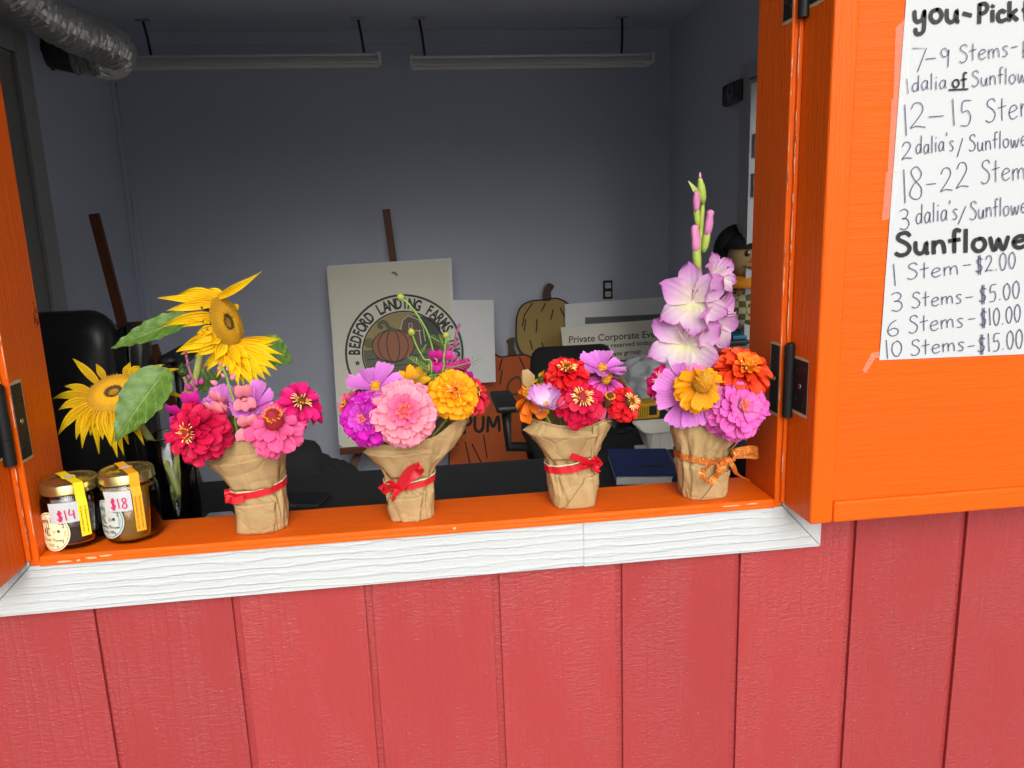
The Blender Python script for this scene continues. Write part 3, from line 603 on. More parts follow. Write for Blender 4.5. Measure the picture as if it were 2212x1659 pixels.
ov = [T[0].lerp(T[1], .62+.21*math.cos(a)).lerp(T[3].lerp(T[2], .62+.21*math.cos(a)), .30+.045*math.sin(a))+Vector((0, 0, .0004)) for a in [2*math.pi*k/24 for k in range(24)]]
obj('stamped_oval', ov, [tuple(range(24))], plain('dark_stamp', srgb(28, 34, 58), .7), bk)
# black cash box beside the right jamb, a slip of paper
a, b = atZ(1566, 1030, CT), atZ(1606, 1030, CT)
cb = thing('cash_box', 'small dark metal box on the counter beside the right jamb', 'box', (a.x, a.y, CT))
pz = atY(1580, 992, a.y).z
box('body', (a.x, b.x+.05), (a.y, a.y+.12), (CT+.0005, pz), plain('dark_brown_metal', (.02, .018, .014), .4), cb, bev=.004); box('lid', (a.x-.002, b.x+.052), (a.y-.002, a.y+.122), (pz+.001, pz+.012), M_black, cb, bev=.003)
q = [atZ(x, y, CT+.001) for x, y in ((440, 1120), (508, 1112), (500, 1104), (452, 1108))]
slab('paper_slip', q, .0004, M_paper, None, up, label='small torn white paper slip on the counter beside the vase', cat='paper')
# drinking straw wrapper bit on the sill edge
# ---- boards leaning at the back
def leaning(name, label, cat, pix, ytop, ybot, t, mat, ymid=None):
    ys = [p[1] for p in pix]; y0, y1 = min(ys), max(ys)
    P = []
    for x, y in pix:
        f = (y-y0)/(y1-y0); P.append(atY(x, y, ytop+(ybot-ytop)*f))
    # make planar through first three
    n = (P[1]-P[0]).cross(P[3]-P[0]).normalized()
    if n.y > 0: n = -n
    P = [onP(x, y, P[0], n) for (x, y) in pix]
    th = thing(name, label, cat, ((P[2]+P[3])/2)); 
    q = P if ((P[1]-P[0]).cross(P[2]-P[0])).dot(n) > 0 else P[::-1]
    b = slab('board', q, t, mat, th, n); return th, b, P, n
M_cream = plain('cream_sign_board', (.86, .83, .68), .5, var=.03)
M_coro = plain('white_corrugated_plastic', (.86, .88, .88), .5, var=.03)
M_dgrn = plain('sign_dark_green', srgb(58, 66, 62), .6)
sg, sgb, SP, sn = leaning('farm_sign', 'cream farm logo sign with round pumpkin and barn emblem standing on an easel', 'sign', [(705, 577), (970, 562), (985, 950), (738, 970)], 2.80, 2.62, .006, M_cream)
fr = (SP[1]-SP[0]).normalized(); dn = (SP[3]-SP[0]).normalized(); Wd = (SP[1]-SP[0]).length
UC = Wd/795.0
org = SP[0]+fr*((495-38)*UC)+dn*((660-70)*UC)
def S2(zx, zy, lay=1): return org+fr*((zx-495)*UC)+dn*((zy-660)*UC)+sn*(.0004*lay)
def shape(name, pts, mat, lay, par=None, fn=None):
    fn = fn or S2; V = [fn(x, y, lay) for x, y in pts]
    nn = sum(((V[i]-V[0]).cross(V[i+1]-V[0]) for i in range(1, len(V)-1)), Vector())
    if nn.dot(sn) < 0: V.reverse()
    return obj(name, V, [tuple(range(len(V)))], mat, par or sgb)
def circ(cx, cy, rx, ry=None, n=48, a0=0, a1=360): ry = ry or rx; return [(cx+rx*math.cos(R(a0+(a1-a0)*k/n)), cy-ry*math.sin(R(a0+(a1-a0)*k/n))) for k in range(n if a1-a0 == 360 else n+1)]
def ringmesh(name, cx, cy, r0, r1, mat, lay, fn=S2, par=None, n=64):
    V = [fn(*p, lay) for p in circ(cx, cy, r0, n=n)]+[fn(*p, lay) for p in circ(cx, cy, r1, n=n)]
    obj(name, V, [(k, (k+1) % n, n+(k+1) % n, n+k) for k in range(n)], mat, par or sgb)
def strokes(name, polys, hw, mat, lay, par=None, fn=None):
    fn = fn or S2; v, f = g_ribbon2(polys, hw, lambda a, b: fn(a, b, lay)); return obj(name, v, f, mat, par or sgb)
ringmesh('emblem_ring', 495, 660, 372, 386, M_dgrn, 1); ringmesh('emblem_ring', 495, 660, 268, 278, M_dgrn, 4)
shape('emblem_sky', circ(495, 660, 267), plain('emblem_sky_tan', srgb(176, 160, 104), .6), 1)
fld = [(x, y) for x, y in circ(495, 660, 266) if y > 622]; shape('emblem_field', fld, plain('emblem_field_green', srgb(112, 116, 92), .6), 2)
for y in (680, 740, 800, 850): strokes('furrow', [[(495-250+abs(y-660)*.3, y+8), (495, y-4), (495+250-abs(y-660)*.3, y+8)]], 3, M_dgrn, 3)
for (x, y, r) in ((270, 580, 34), (320, 585, 26), (700, 590, 30)): shape('emblem_tree', circ(x, y, r, n=16), plain('emblem_tree_green', srgb(124, 122, 82), .6), 3)
M_barn = plain('emblem_barn_brown', srgb(112, 96, 84), .6); M_cw = plain('emblem_cream', srgb(214, 206, 176), .6)
shape('emblem_barn', [(490, 640), (490, 492), (505, 440), (540, 418), (560, 420), (600, 448), (612, 498), (612, 640)], M_barn, 4); shape('emblem_barn', [(612, 640), (612, 498), (600, 448), (560, 420), (690, 440), (740, 500), (740, 640)], plain('emblem_barn_dark', srgb(84, 84, 80), .6), 4)
strokes('barn_outline', [[(478, 505), (500, 445), (538, 418), (604, 450), (630, 510)], [(530, 520), (612, 520)], [(600, 520), (606, 610)], [(628, 510), (634, 590)]], 3.5, M_cw, 6)
strokes('barn_window', [[(536, 470), (556, 470), (556, 500), (536, 500), (536, 470)]], 3, M_cw, 6)
shape('emblem_pumpkin', circ(424, 608, 136, 106), plain('emblem_pumpkin', srgb(176, 112, 82), .6), 6)
strokes('pumpkin_rib', [circ(424, 608, 136, 106, 40)+[circ(424, 608, 136, 106, 40)[0]]]+[[(424+k*136*math.cos(t), 608-106*math.sin(t)) for t in [R(-90+180*i/14) for i in range(15)]] for k in (-.72, -.3, .3, .72)], 3.4, M_dgrn, 7)
strokes('pumpkin_stem', [[(q.x, q.y) for q in catmull([(440, 505, 0), (405, 490, 0), (392, 462, 0), (370, 448, 0), (348, 458, 0), (345, 478, 0), (362, 484, 0)], 5)]], 13, plain('emblem_stem', srgb(104, 108, 86), .6), 8)
for k in range(14): a = R(k*360/14); shape('emblem_petal', [(700+22*math.cos(a-.2), 640+22*math.sin(a-.2)), (700+52*math.cos(a), 640+52*math.sin(a)), (700+22*math.cos(a+.2), 640+22*math.sin(a+.2))], plain('emblem_yellow', srgb(160, 132, 76), .6), 6)
shape('emblem_disc', circ(700, 640, 27, n=20), plain('emblem_brown', srgb(92, 80, 66), .6), 7)
shape('emblem_star', [(185+(20 if k % 2 == 0 else 9)*math.sin(R(36*k)), 705-(20 if k % 2 == 0 else 9)*math.cos(R(36*k))) for k in range(10)], M_dgrn, 4)
shape('emblem_leaves', [(190, 860), (200, 800), (225, 770), (230, 790), (260, 740), (262, 780), (285, 790), (250, 850), (225, 870)], M_dgrn, 4)
low = [(495+r_*math.cos(R(a)), 660-r_*math.sin(R(a))) for r_, aa in ((371, range(205, 336, 5)), (279, range(335, 204, -5))) for a in aa]; shape('emblem_banner', low, M_dgrn, 3)
def arc_text(name, body, cx, cy, r, a0, a1, size, mat, lay, fn, par, bold=.02):
    parts = []
    for i, c in enumerate(body):
        if c == ' ': continue
        v, f = text_vf(c, bold); xs = [p.x for p in v]; mx = (min(xs)+max(xs))/2; a = R(a0+(a1-a0)*i/(len(body)-1))
        V = []
        for p in v:
            lx, ly = (p.x-mx)*size*.8, p.y*size*1.25; rr = r+ly; b = a
            V.append(fn(cx+rr*math.cos(b)+lx*math.sin(b), cy-rr*math.sin(b)+lx*math.cos(b), lay))
        parts.append((V, f))
    return obj(name, *join(*parts), mat, par)
arc_text('lettering', 'BEDFORD LANDING FARMS INC.', 495, 660, 291, 175, -12, 80, M_dgrn, 5, S2, sgb, .035)
strokes('staple_mark', [[(455, 130), (480, 138)], [(470, 128), (485, 150)]], 6, plain('bare_patch', srgb(150, 135, 110), .8), 2)
bk2 = slab('backing_sheet', [SP[i]+fr*dx+dn*dy-sn*.0075 for i, dx, dy in ((3, -.012, -.02), (2, .012, -.02), (1, .014, -.012), (0, .006, -.008))], .004, M_coro, sg, sn)
# easels
def easel(label, mast_top, mast_bot, legs, cross):
    t = thing('easel', label, 'easel', (mast_bot.x, mast_bot.y, 0), 'brown wooden easels')
    def bar(name, a, b, w_=.036, th_=.02):
        d, s, u = frame_of(b-a, Vector((0, 1, 0))); V = [p+s*(w_/2*i)+u*(th_/2*j) for p in (a, b) for i, j in ((-1, -1), (1, -1), (1, 1), (-1, 1))]
        obj(name, V, [(0, 1, 2, 3), (7, 6, 5, 4)]+[(i, 4+i, 4+(i+1) % 4, (i+1) % 4) for i in range(4)], M_brownwood, t)
    bar('mast', mast_top, mast_bot)
    for a, b in legs: bar('leg', a, b)
    for a, b in cross: bar('crossbar', a, b, .03, .022)
    return t
mt = atY(834, 452, 2.86); mb = Vector((.02, 2.93, .02)); md = atY(850, 568, 2.87)
easel('brown wooden easel holding the farm logo sign', mt, mt+(md-mt)*((mt.z-.02)/(mt.z-md.z)), [(Vector((-.03, 2.88, 1.05)), Vector((-.03, 2.88, 1.05))+(atY(766, 1000, 2.70)-Vector((-.03, 2.88, 1.05)))*1.45), (Vector((.05, 2.88, 1.05)), Vector((.05, 2.88, 1.05))+(atY(925, 990, 2.70)-Vector((.05, 2.88, 1.05)))*1.45)], [(atY(735, 975, 2.58), atY(990, 955, 2.58))])
a0, a1 = atY(203, 462, 2.1), atY(262, 690, 2.1)
easel('brown wooden easel leaning behind the black leather chair', a0, a0+(a1-a0)*((a0.z-.03)/(a0.z-a1.z)), [(atY(330, 745, 2.0), atY(330, 745, 2.0)+(atY(400, 960, 2.0)-atY(330, 745, 2.0))*2.2), (atY(250, 700, 2.05), atY(180, 990, 1.9)+Vector((-.05, 0, -.45)))], [(atY(255, 706, 2.07), atY(310, 702, 2.07))])
# white sheets and painted pumpkins against the back wall
leaning('foam_sheet', 'plain white foam sheet standing between the farm sign and painted pumpkins', 'board', [(978, 648), (1066, 648), (1071, 825), (978, 830)], 2.80, 2.74, .006, M_coro)
def outline(ps, n=5): return [(q.x, q.y) for q in catmull([(x, y, 0) for x, y in ps+[ps[0]]], n)][:-1]
def cutout(name, label, ps, Yt, Yb, mat, t=.012):
    ys = [p[1] for p in ps]; y0, y1 = min(ys), max(ys); p0 = atY(ps[0][0], y0, Yt); pl = atY(ps[0][0], y1, Yb); n = (pl-p0).cross(Vector((1, 0, 0))).normalized()
    if n.y > 0: n = -n
    V = [onP(x, y, p0, n) for x, y in ps]
    th = thing(name, label, 'cutout', min(V, key=lambda q: q.z), 'painted plywood pumpkins')
    nn = sum(((V[i]-V[0]).cross(V[i+1]-V[0]) for i in range(1, len(V)-1)), Vector())
    if nn.dot(n) < 0: V.reverse()
    b = slab('board', V, t, mat, th, n)
    fn = lambda x, y, lay=1: onP(x, y, p0, n)+n*(.0006*lay)
    return th, b, fn, n
M_pblack = plain('black_craft_paint', (.012, .011, .010), .7)
tan = outline([(1172, 648), (1150, 650), (1128, 660), (1117, 682), (1115, 712), (1117, 742), (1130, 765), (1160, 778), (1215, 778), (1240, 770), (1245, 700), (1232, 662), (1205, 645)])
pt, pbd, pf, pn = cutout('painted_pumpkin', 'tan painted plywood pumpkin with dark stem standing highest by the back wall', tan, 2.97, 2.93, plain('tan_craft_paint', srgb(178, 150, 86), .7, var=.06))
stem = outline([(1172, 650), (1174, 628), (1184, 612), (1197, 618), (1190, 632), (1190, 649)]); slab('stem', [pf(x, y, 1.5) for x, y in stem][::-1], .008, plain('brown_craft_paint', srgb(84, 68, 52), .7), pt, pn)
def strk(name, polys, hwpx, mat, fn, par, lay=2):
    s = .0; p = fn(polys[0][0][0], polys[0][0][1], 1); v, f = g_ribbon2(polys, hwpx, lambda a, b: fn(a, b, lay)); return obj(name, v, f, mat, par)
strk('painted_outline', [tan+[tan[0]]], 1.6, M_pblack, pf, pbd)
for rb in ([[(1150, 655), (1133, 680), (1128, 705)], [(1178, 655), (1170, 672)], [(1195, 668), (1190, 690)], [(1135, 690), (1133, 715)], [(1160, 690), (1158, 718)], [(1210, 665), (1222, 690)], [(1170, 740), (1180, 765)], [(1145, 735), (1150, 755)]]): strk('painted_rib', [rb], 1.3, M_pblack, pf, pbd)
orp = outline([(985, 742), (1040, 745), (1078, 770), (1105, 768), (1140, 768), (1152, 790), (1150, 850), (1146, 940), (1140, 1040), (985, 1060), (975, 900)])
pt, pbd, pf, pn = cutout('painted_pumpkin', 'orange painted plywood pumpkin lettered PUM behind the black mesh chair', orp, 2.90, 2.82, plain('orange_craft_paint', srgb(196, 92, 34), .7, var=.08))
stem = outline([(1098, 770), (1098, 748), (1094, 736), (1106, 729), (1112, 732), (1110, 750), (1116, 768)]); slab('stem', [pf(x, y, 1.5) for x, y in stem][::-1], .008, MATS['brown_craft_paint'], pt, pn)
strk('painted_outline', [orp+[orp[0]]], 1.6, M_pblack, pf, pbd)
for rb in ([[(1085, 775), (1078, 800)], [(1122, 772), (1135, 800)], [(1128, 800), (1140, 825)], [(1060, 850), (1090, 846)], [(1068, 850), (1075, 880)], [(1020, 960), (1040, 1000)], [(1045, 940), (1052, 990)], [(1005, 955), (1015, 1000)], [(1085, 800), (1080, 830)]]): strk('painted_rib', [rb], 1.4, M_pblack, pf, pbd)
strk('lettering', hand('PUM', 1000, 1082, 936, 930, 34), 3.2, M_pblack, pf, pbd)
strk('painted_leaf', [outline([(1095, 840), (1103, 822), (1120, 815), (1128, 832), (1118, 850), (1102, 850)])+[(1095, 840)]], 2.5, plain('dull_leaf_paint', srgb(96, 72, 48), .7), pf, pbd)
# mat board frame and event sign
leaning('frame_panel', 'white framed panel leaning on the back wall behind the event sign', 'board', [(1220, 657), (1447, 640), (1456, 830), (1226, 845)], 2.96, 2.86, .02, M_coro)
fp = [(1264, 686), (1438, 678), (1438, 690), (1264, 700)]
P = [onP(x, y, atY(1264, 686, 2.93), Vector((0, -1, 0.08)).normalized()) for x, y in fp]; obj('inset_strip', P[::-1], [(0, 1, 2, 3)], plain('grey_frame_inset', (.16, .165, .17), .4), bpy.data.objects['frame_panel'])
ev, evb, EP, en = leaning('event_sign', 'cream private event sign with printed lettering leaning behind the black mesh chair', 'sign', [(1211, 707), (1442, 688), (1456, 925), (1236, 935)], 2.82, 2.62, .006, M_cream)
def E2(x, y, lay=1): return onP(x, y, EP[0], en)+en*(.0005*lay)
M_gold = plain('brown_sign_print', srgb(84, 74, 56), .6); M_dkprint = plain('dark_sign_print', srgb(48, 50, 46), .6)
def line_text(name, body, x0, y0, x1, y1, hgt, mat, fn, par, bold=.012):
    v, f = text_vf(body, bold); xs = [p.x for p in v]; a, b = min(xs), max(xs); V = []
    for p in v: t = (p.x-a)/(b-a); V.append(fn(x0+(x1-x0)*t, y0+(y1-y0)*t-p.y*hgt/.72, 2))
    return obj(name, V, f, mat, par)
line_text('lettering', 'Private Corporate Event', 1229, 741, 1433, 727, 15, M_gold, E2, evb); line_text('lettering', 'The location is reserved today', 1229, 758, 1408, 744, 10, M_dkprint, E2, evb); line_text('lettering', 'for a private group', 1268, 775, 1384, 763, 10, M_dkprint, E2, evb)
ec = (1345, 855)
V = lambda r_: [E2(ec[0]+r_*math.cos(R(a)), ec[1]-r_*.98*math.sin(R(a)), 1) for a in range(0, 361, 6)]
for r0, r1 in ((76, 79), (52, 54)):
    q = V(r0)+V(r1); n = 61; obj('emblem_ring', q, [(k, k+1, n+k+1, n+k) for k in range(n-1)], M_dkprint, evb)
arc_text('lettering', 'BEDFORD LANDING FARMS INC.', ec[0], ec[1], 58, 178, -12, 14, M_dkprint, 2, E2, evb)

# chairs
def pad(name, outline_xz, y0, y1, mat, parent, puff=.03, rx=0, n=14):
    """cushion: rounded outline in x,z swollen front and back"""
    cx = sum(p[0] for p in outline_xz)/len(outline_xz); cz = sum(p[1] for p in outline_xz)/len(outline_xz); V, F = [], []; m = len(outline_xz)
    for j, (sc_, yy) in enumerate(((.0, y0-puff), (.5, y0-puff*.85), (.82, y0-puff*.35), (.97, y0), (1.0, (y0+y1)/2), (.97, y1), (.6, y1+puff*.3), (0, y1+puff*.3))):
        for x, z in outline_xz: V.append((cx+(x-cx)*sc_, yy+(z-cz)*rx, cz+(z-cz)*sc_))
    for j in range(7):
        for k in range(m): F.append((j*m+k, j*m+(k+1) % m, (j+1)*m+(k+1) % m, (j+1)*m+k))
    return obj(name, V, F, mat, parent, smooth=True)
def rrect(x0, x1, z0, z1, r, n=5, top_in=0):
    out = []
    for cx, cz, a0 in ((x1-r, z1-r, 0), (x0+r, z1-r, 90), (x0+r, z0+r, 180), (x1-r, z0+r, 270)):
        for k in range(n+1):
            a = R(a0+90*k/n); x, z = cx+r*math.cos(a), cz+r*math.sin(a); f = (z-z0)/(z1-z0); xc = (x0+x1)/2
            out.append((x+(xc-x)*top_in*f, z))
    return out
def chair_base(t, c, zs):
    tube('gas_column', [(c.x, c.y, .1), (c.x, c.y, zs)], .028, M_black, t, n=12)
    for k in range(5):
        a = R(k*72+10); e = Vector((c.x+.3*math.cos(a), c.y+.3*math.sin(a), .075)); tube('base_arm', [(c.x, c.y, .12), e], [.03, .018], M_black, t, n=8)
        v, f = g_lathe([(0, -.012), (.028, -.012), (.03, 0), (.028, .012), (0, .012)], (0, 0, 0), 14); obj('caster', *xf((v, f), Matrix.Translation((e.x, e.y, .0305)) @ Matrix.Rotation(R(90), 4, 'X') @ Matrix.Rotation(a, 4, 'Y')), M_black, t, smooth=True)
Yc = 1.75; a, b, c_ = atY(1168, 748, Yc), atY(1308, 748, Yc), atY(1146, 822, Yc); d_ = atY(1326, 812, Yc)
mc = thing('office_chair', 'black mesh office chair with armrests in front of the painted pumpkins', 'chair', ((a.x+b.x)/2, Yc-.15, 0))
zt_ = a.z-.005; zb_ = zt_-.46
pad('backrest', rrect(c_.x-.03, d_.x+.03, zb_, zt_, .05, top_in=.19), Yc-.02, Yc+.02, M_fabric, mc, .012, rx=.06)
sc_ = Vector(((a.x+b.x)/2, Yc-.27, 0)); zs = atY(1185, 940, Yc-.3).z
pad_v = g_box(c_.x-.05, d_.x+.04, Yc-.52, Yc-.04, zs-.07, zs, .03, 4); obj('seat', *pad_v, M_fabric, mc, smooth=True); chair_base(mc, sc_, zs-.07)
tube('back_support', [(sc_.x, Yc-.1, zs-.09), (sc_.x, Yc+.05, zs-.05), (sc_.x, Yc+.03, zb_+.1)], .022, M_black, mc, n=10)
for px in (1088, 1318):
    h = atY(px, 866, Yc-.22); obj('arm_pad', *g_box(h.x-.04, h.x+.04, Yc-.36, Yc-.1, h.z-.012, h.z+.014, .012, 3), M_black, mc, smooth=True); tube('arm_post', [(h.x+.005, Yc-.24, h.z-.012), (h.x+.01, Yc-.24, zs-.05), (sc_.x, Yc-.24, zs-.075)], [.02, .02, .016], M_black, mc, n=8)
Yl = 1.12; a = atY(245, 690, Yl); z1 = atY(150, 672, Yl).z; z0 = .62; xl = a.x-.42
lc = thing('leather_chair', 'black leather high back chair at the left behind the sunflowers', 'chair', (a.x-.25, Yl-.2, 0))
pad('backrest', rrect(xl, a.x, z0, z1, .07), Yl-.04, Yl+.03, M_leather, lc, .05, rx=.05)
q = atY(325, 740, Yl+.05); pad('backrest_wing', rrect(a.x-.02, q.x, z0+.1, z1-.045, .05), Yl+.0, Yl+.05, M_leather, lc, .03, rx=.05)
zs = .52; obj('seat', *g_box(xl-.02, q.x+.02, Yl-.5, Yl-.02, zs-.1, zs, .04, 4), M_leather, lc, smooth=True); chair_base(lc, Vector((a.x-.22, Yl-.25, 0)), zs-.1)
h0, h1 = atY(378, 757, 1.3), atY(392, 860, 1.3)
obj('arm_pad', *g_box(h0.x-.03, h0.x+.03, 1.2, 1.45, h0.z-.05, h0.z, .025, 4), M_black, lc, smooth=True); tube('arm_post', [h0-Vector((-.005, 0, .05)), h1, Vector((h1.x-.02, 1.2, zs-.02)), Vector((q.x-.1, Yl-.2, zs-.08))], [.016, .014, .014, .016], M_black, lc, n=8)
# black jacket heaped on a stool behind the counter
jk = thing('jacket', 'black jacket heaped on a low stool behind the counter', 'jacket', (-.38, 1.25, 0))
def heap(name, cx, cy, cz, rx, ry, rz, mat, par, sd, n=36, m=18, amp=.16, zmin=None):
    V, F = [], []
    for j in range(m+1):
        t = math.pi*j/m
        for k in range(n):
            a = 2*math.pi*k/n; d = Vector((math.sin(t)*math.cos(a), math.sin(t)*math.sin(a), math.cos(t)))
            q = 1+amp*(1-2*abs(noise.noise(d*2.2+Vector((sd, 0, 0)))))+amp*.5*noise.noise(d*6+Vector((0, sd, 0)))+amp*.3*abs(noise.noise(Vector((d.x*9+d.z*3, d.y*4, d.z*3))+Vector((sd, sd, 0))))
            z = cz+rz*q*d.z
            V.append((cx+rx*q*d.x, cy+ry*q*d.y, z if zmin is None else max(z, zmin)))
    for j in range(m):
        for k in range(n): F.append((j*n+k, (j+1)*n+k, (j+1)*n+(k+1) % n, j*n+(k+1) % n))
    return obj(name, V, F, mat, par, smooth=True)
c1, c2 = atY(620, 1000, 1.25), atY(700, 1010, 1.25); jt = atY(640, 962, 1.25).z
M_jack = plain('black_cloth', (.012, .012, .013), .9, var=.25, bump=.4, bscale=400)
heap('body', c1.x+.02, 1.28, jt-.14, .12, .12, .13, M_jack, jk, 2.0); heap('sleeve', c2.x+.02, 1.25, jt-.155, .09, .08, .09, M_jack, jk, 5.0); heap('hood', c1.x-.07, 1.3, jt-.16, .09, .09, .1, M_jack, jk, 9.0)
zst = jt-.27; st = thing('stool', 'low black stool under the heaped black jacket', 'stool', (-.38, 1.27, 0)); obj('seat', *g_box(c1.x-.15, c2.x+.1, 1.13, 1.42, zst-.03, zst, .01, 3), M_black, st)
for dx in (c1.x-.12, c2.x+.07):
    for dy in (1.16, 1.39): tube('leg', [(dx, dy, zst-.031), (dx, dy, .001)], .014, M_black, st, n=8)
# white table at the right and what lies on it
TZ = .75; e0, e1 = atZ(1325, 918, TZ), atZ(1372, 968, TZ)
wt = thing('white_table', 'white cloth covered table at the right behind the counter', 'table', (1.0, 1.6, 0))
M_cloth = plain('white_tablecloth', (.80, .81, .83), .7, var=.04, bump=.3, bscale=25)
tx0 = .675; box('tabletop', (tx0, 1.345), (.86, 2.15), (TZ-.03, TZ), M_cloth, wt, bev=.006, seg=3)
box('cloth_edge', (tx0-.004, tx0-.0005), (.858, 2.152), (TZ-.07, TZ-.008), M_cloth, wt, bev=.001); box('cloth_edge', (tx0, 1.345), (.853, .8565), (TZ-.07, TZ-.008), M_cloth, wt, bev=.001)
for x in (tx0+.06, 1.29):
    for y in (.93, 2.08): tube('leg', [(x, y, TZ-.031), (x, y, .001)], .016, M_black, wt, n=8)
# yellow and black two way radio-like meter
p = atZ(1400, 925, TZ); yr = thing('handheld_meter', 'yellow and black handheld meter lying on the white table', 'meter', (p.x, p.y, TZ)); s = scale_at(p)
wx = 78*s; Mx = Matrix.Translation((p.x+.006, p.y+.05, TZ+.0006)) @ Matrix.Rotation(R(4), 4, 'Z')
M_yel = plain('yellow_plastic', srgb(236, 176, 20), .4, var=.04)
obj('rubber_body', *xf(g_box(-wx*.5, wx*.62, -.035, .05, 0, .05, .012, 3), Mx), M_black, yr); obj('yellow_shell', *xf(g_box(-wx*.46, wx*.30, -.041, .044, .03, .088, .009, 3), Mx), M_yel, yr)
obj('display', *xf(g_box(-wx*.02, wx*.2, -.0435, -.0405, .045, .078, .001), Mx), plain('dark_display', (.03, .03, .032), .2), yr)
for k in range(6): obj('grille_slot', *xf(g_box(-wx*.42+k*.0085, -wx*.42+k*.0085+.003, -.0425, -.0405, .04, .076, 0), Mx), plain('shadowed_slot', (.35, .24, .02), .5), yr)
tube('strap', catmull([atZ(1365, 925, TZ+.012), atZ(1352, 932, TZ+.008), atZ(1340, 934, TZ+.006), atZ(1335, 932, TZ+.008), atZ(1345, 928, TZ+.01), atZ(1362, 922, TZ+.015)], 5), .004, M_black, yr, n=6)
# pale food tray
p = atZ(1440, 972, TZ); tr = thing('food_tray', 'empty pale pulp food tray on the white table', 'tray', (p.x, p.y, TZ))
M_pulp = plain('pale_pulp', (.85, .82, .72), .6, var=.05)
def tray_ring(hx, hy, z, r, n=6): return [(p.x+.01+x, p.y+.04+y, z) for x, y in rrect(-hx, hx, -hy, hy, r, n)]
rings = [tray_ring(.062, .045, TZ+.001, .015), tray_ring(.066, .05, TZ+.006, .018), tray_ring(.088, .068, TZ+.07, .02), tray_ring(.097, .077, TZ+.073, .022), tray_ring(.097, .077, TZ+.070, .022), tray_ring(.085, .065, TZ+.067, .02), tray_ring(.063, .047, TZ+.008, .017)]
m = len(rings[0]); V = [q for r_ in rings for q in r_]; F = [(j*m+k, j*m+(k+1) % m, (j+1)*m+(k+1) % m, (j+1)*m+k) for j in range(6) for k in range(m)]+[tuple(reversed(range(m))), tuple(6*m+k for k in range(m))]
obj('tray_shell', V, F, M_pulp, tr)
for k in range(5): x = p.x-.055+k*.03; obj('tray_rib', *g_tube([(x, p.y+.04-.052, TZ+.01), (x, p.y+.04-.0695, TZ+.066)], .004, 6), M_pulp, tr)
# plastic bag, bin, doll
p = atZ(1405, 880, TZ); bgp = heap('plastic_bag', p.x+.03, p.y+.12, TZ+.075, .13, .11, .09, plain('white_plastic_bag', (.62, .64, .66), .3, var=.06, bump=.9, bscale=30), None, 3.3, n=60, m=30, amp=.26, zmin=TZ+.001); props(bgp, 'crumpled white plastic bag on the white table', 'bag')
Yd = 2.0; p = atY(1592, 735, Yd); bn = thing('storage_bin', 'black storage bin on the white table under the scarecrow', 'bin', (p.x, Yd, TZ))
box('tub', (p.x-.12, 1.34), (1.88, 2.14), (TZ+.0005, atY(1592, 745, 1.88).z), M_black, bn, bev=.012); zb2 = atY(1592, 745, 1.88).z; box('lid', (p.x-.13, 1.343), (1.87, 2.147), (zb2+.001, zb2+.018), M_black, bn, bev=.006)
fo = box('blue_folder', (p.x-.06, 1.34), (1.90, 2.12), (zb2+.0185, zb2+.034), plain('blue_folder', srgb(30, 110, 150), .4), None, bev=.003); props(fo, 'blue folder lying on the black storage bin', 'folder')
pp = slab('paper_stack', [atY(1560, 772, 1.75), atY(1625, 750, 1.75), atY(1625, 742, 1.85), atY(1562, 762, 1.85)], .004, M_paper); props(pp, 'white paper sheets leaning on the black storage bin', 'paper')
zf = zb2+.034
dc = atY(1614, 556, Yd); dr_ = 48*scale_at(dc)
dl2 = thing('scarecrow_doll', 'scarecrow doll with black hat and orange collar sitting on the bin', 'doll', (dc.x, Yd, zf))
M_burlap = plain('tan_burlap', srgb(170, 140, 96), .9, var=.1, bump=.5, bscale=500)
def ell(name, c, rx, ry, rz, mat, par, n=24, m=14):
    V, F = [], []
    for j in range(m+1):
        t = math.pi*j/m
        for k in range(n): a = 2*math.pi*k/n; V.append((c.x+rx*math.sin(t)*math.cos(a), c.y+ry*math.sin(t)*math.sin(a), c.z+rz*math.cos(t)))
    for j in range(m):
        for k in range(n): F.append((j*n+k, (j+1)*n+k, (j+1)*n+(k+1) % n, j*n+(k+1) % n))
    return obj(name, V, F, mat, par, smooth=True)
hd = ell('head', dc, dr_*.92, dr_*.8, dr_, M_burlap, dl2)
ht = ell('hat', dc+Vector((-.012, .07, .025)), dr_*1.12, dr_*.95, dr_*1.22, M_fabric, dl2); lathe('hat_brim', [(dr_*.62, dr_*.86), (dr_*1.05, dr_*.42), (dr_*1.08, dr_*.46), (dr_*.6, dr_*1.0), (0, dr_*1.3)], dc+Vector((0, .02, 0)), M_fabric, dl2, n=28)
for sx in (-.30, .26):
    e = dc+Vector((sx*dr_, -dr_*.74, dr_*.22)); ell('eye', e, .011, .007, .014, M_black, hd, 12, 8); ell('eye_glint', e+Vector((.002, -.006, .004)), .004, .003, .005, plain('eye_white', (.7, .7, .65), .5), hd, 8, 6)
nz_ = dc+Vector((-.02*dr_, -dr_*.80, 0)); obj('nose', [nz_+Vector((.012, -.0, .05)), nz_+Vector((-.022, 0, -.018)), nz_+Vector((.02, 0, -.014)), nz_+Vector((0, -.014, -.004))], [(0, 1, 3), (1, 2, 3), (2, 0, 3), (0, 2, 1)], plain('orange_felt', srgb(236, 88, 30), .8), hd)
mo = [dc+Vector((x*dr_, -dr_*(.8-.35*x*x), dr_*(-.42+.35*x*x))) for x in [-.5+i*.1 for i in range(11)]]; tube('stitched_mouth', mo, .0025, M_black, hd, n=5)
for q in mo[1::2]: tube('stitch', [q+Vector((0, -.002, .008)), q+Vector((0, -.002, -.008))], .0016, M_black, hd, n=4)
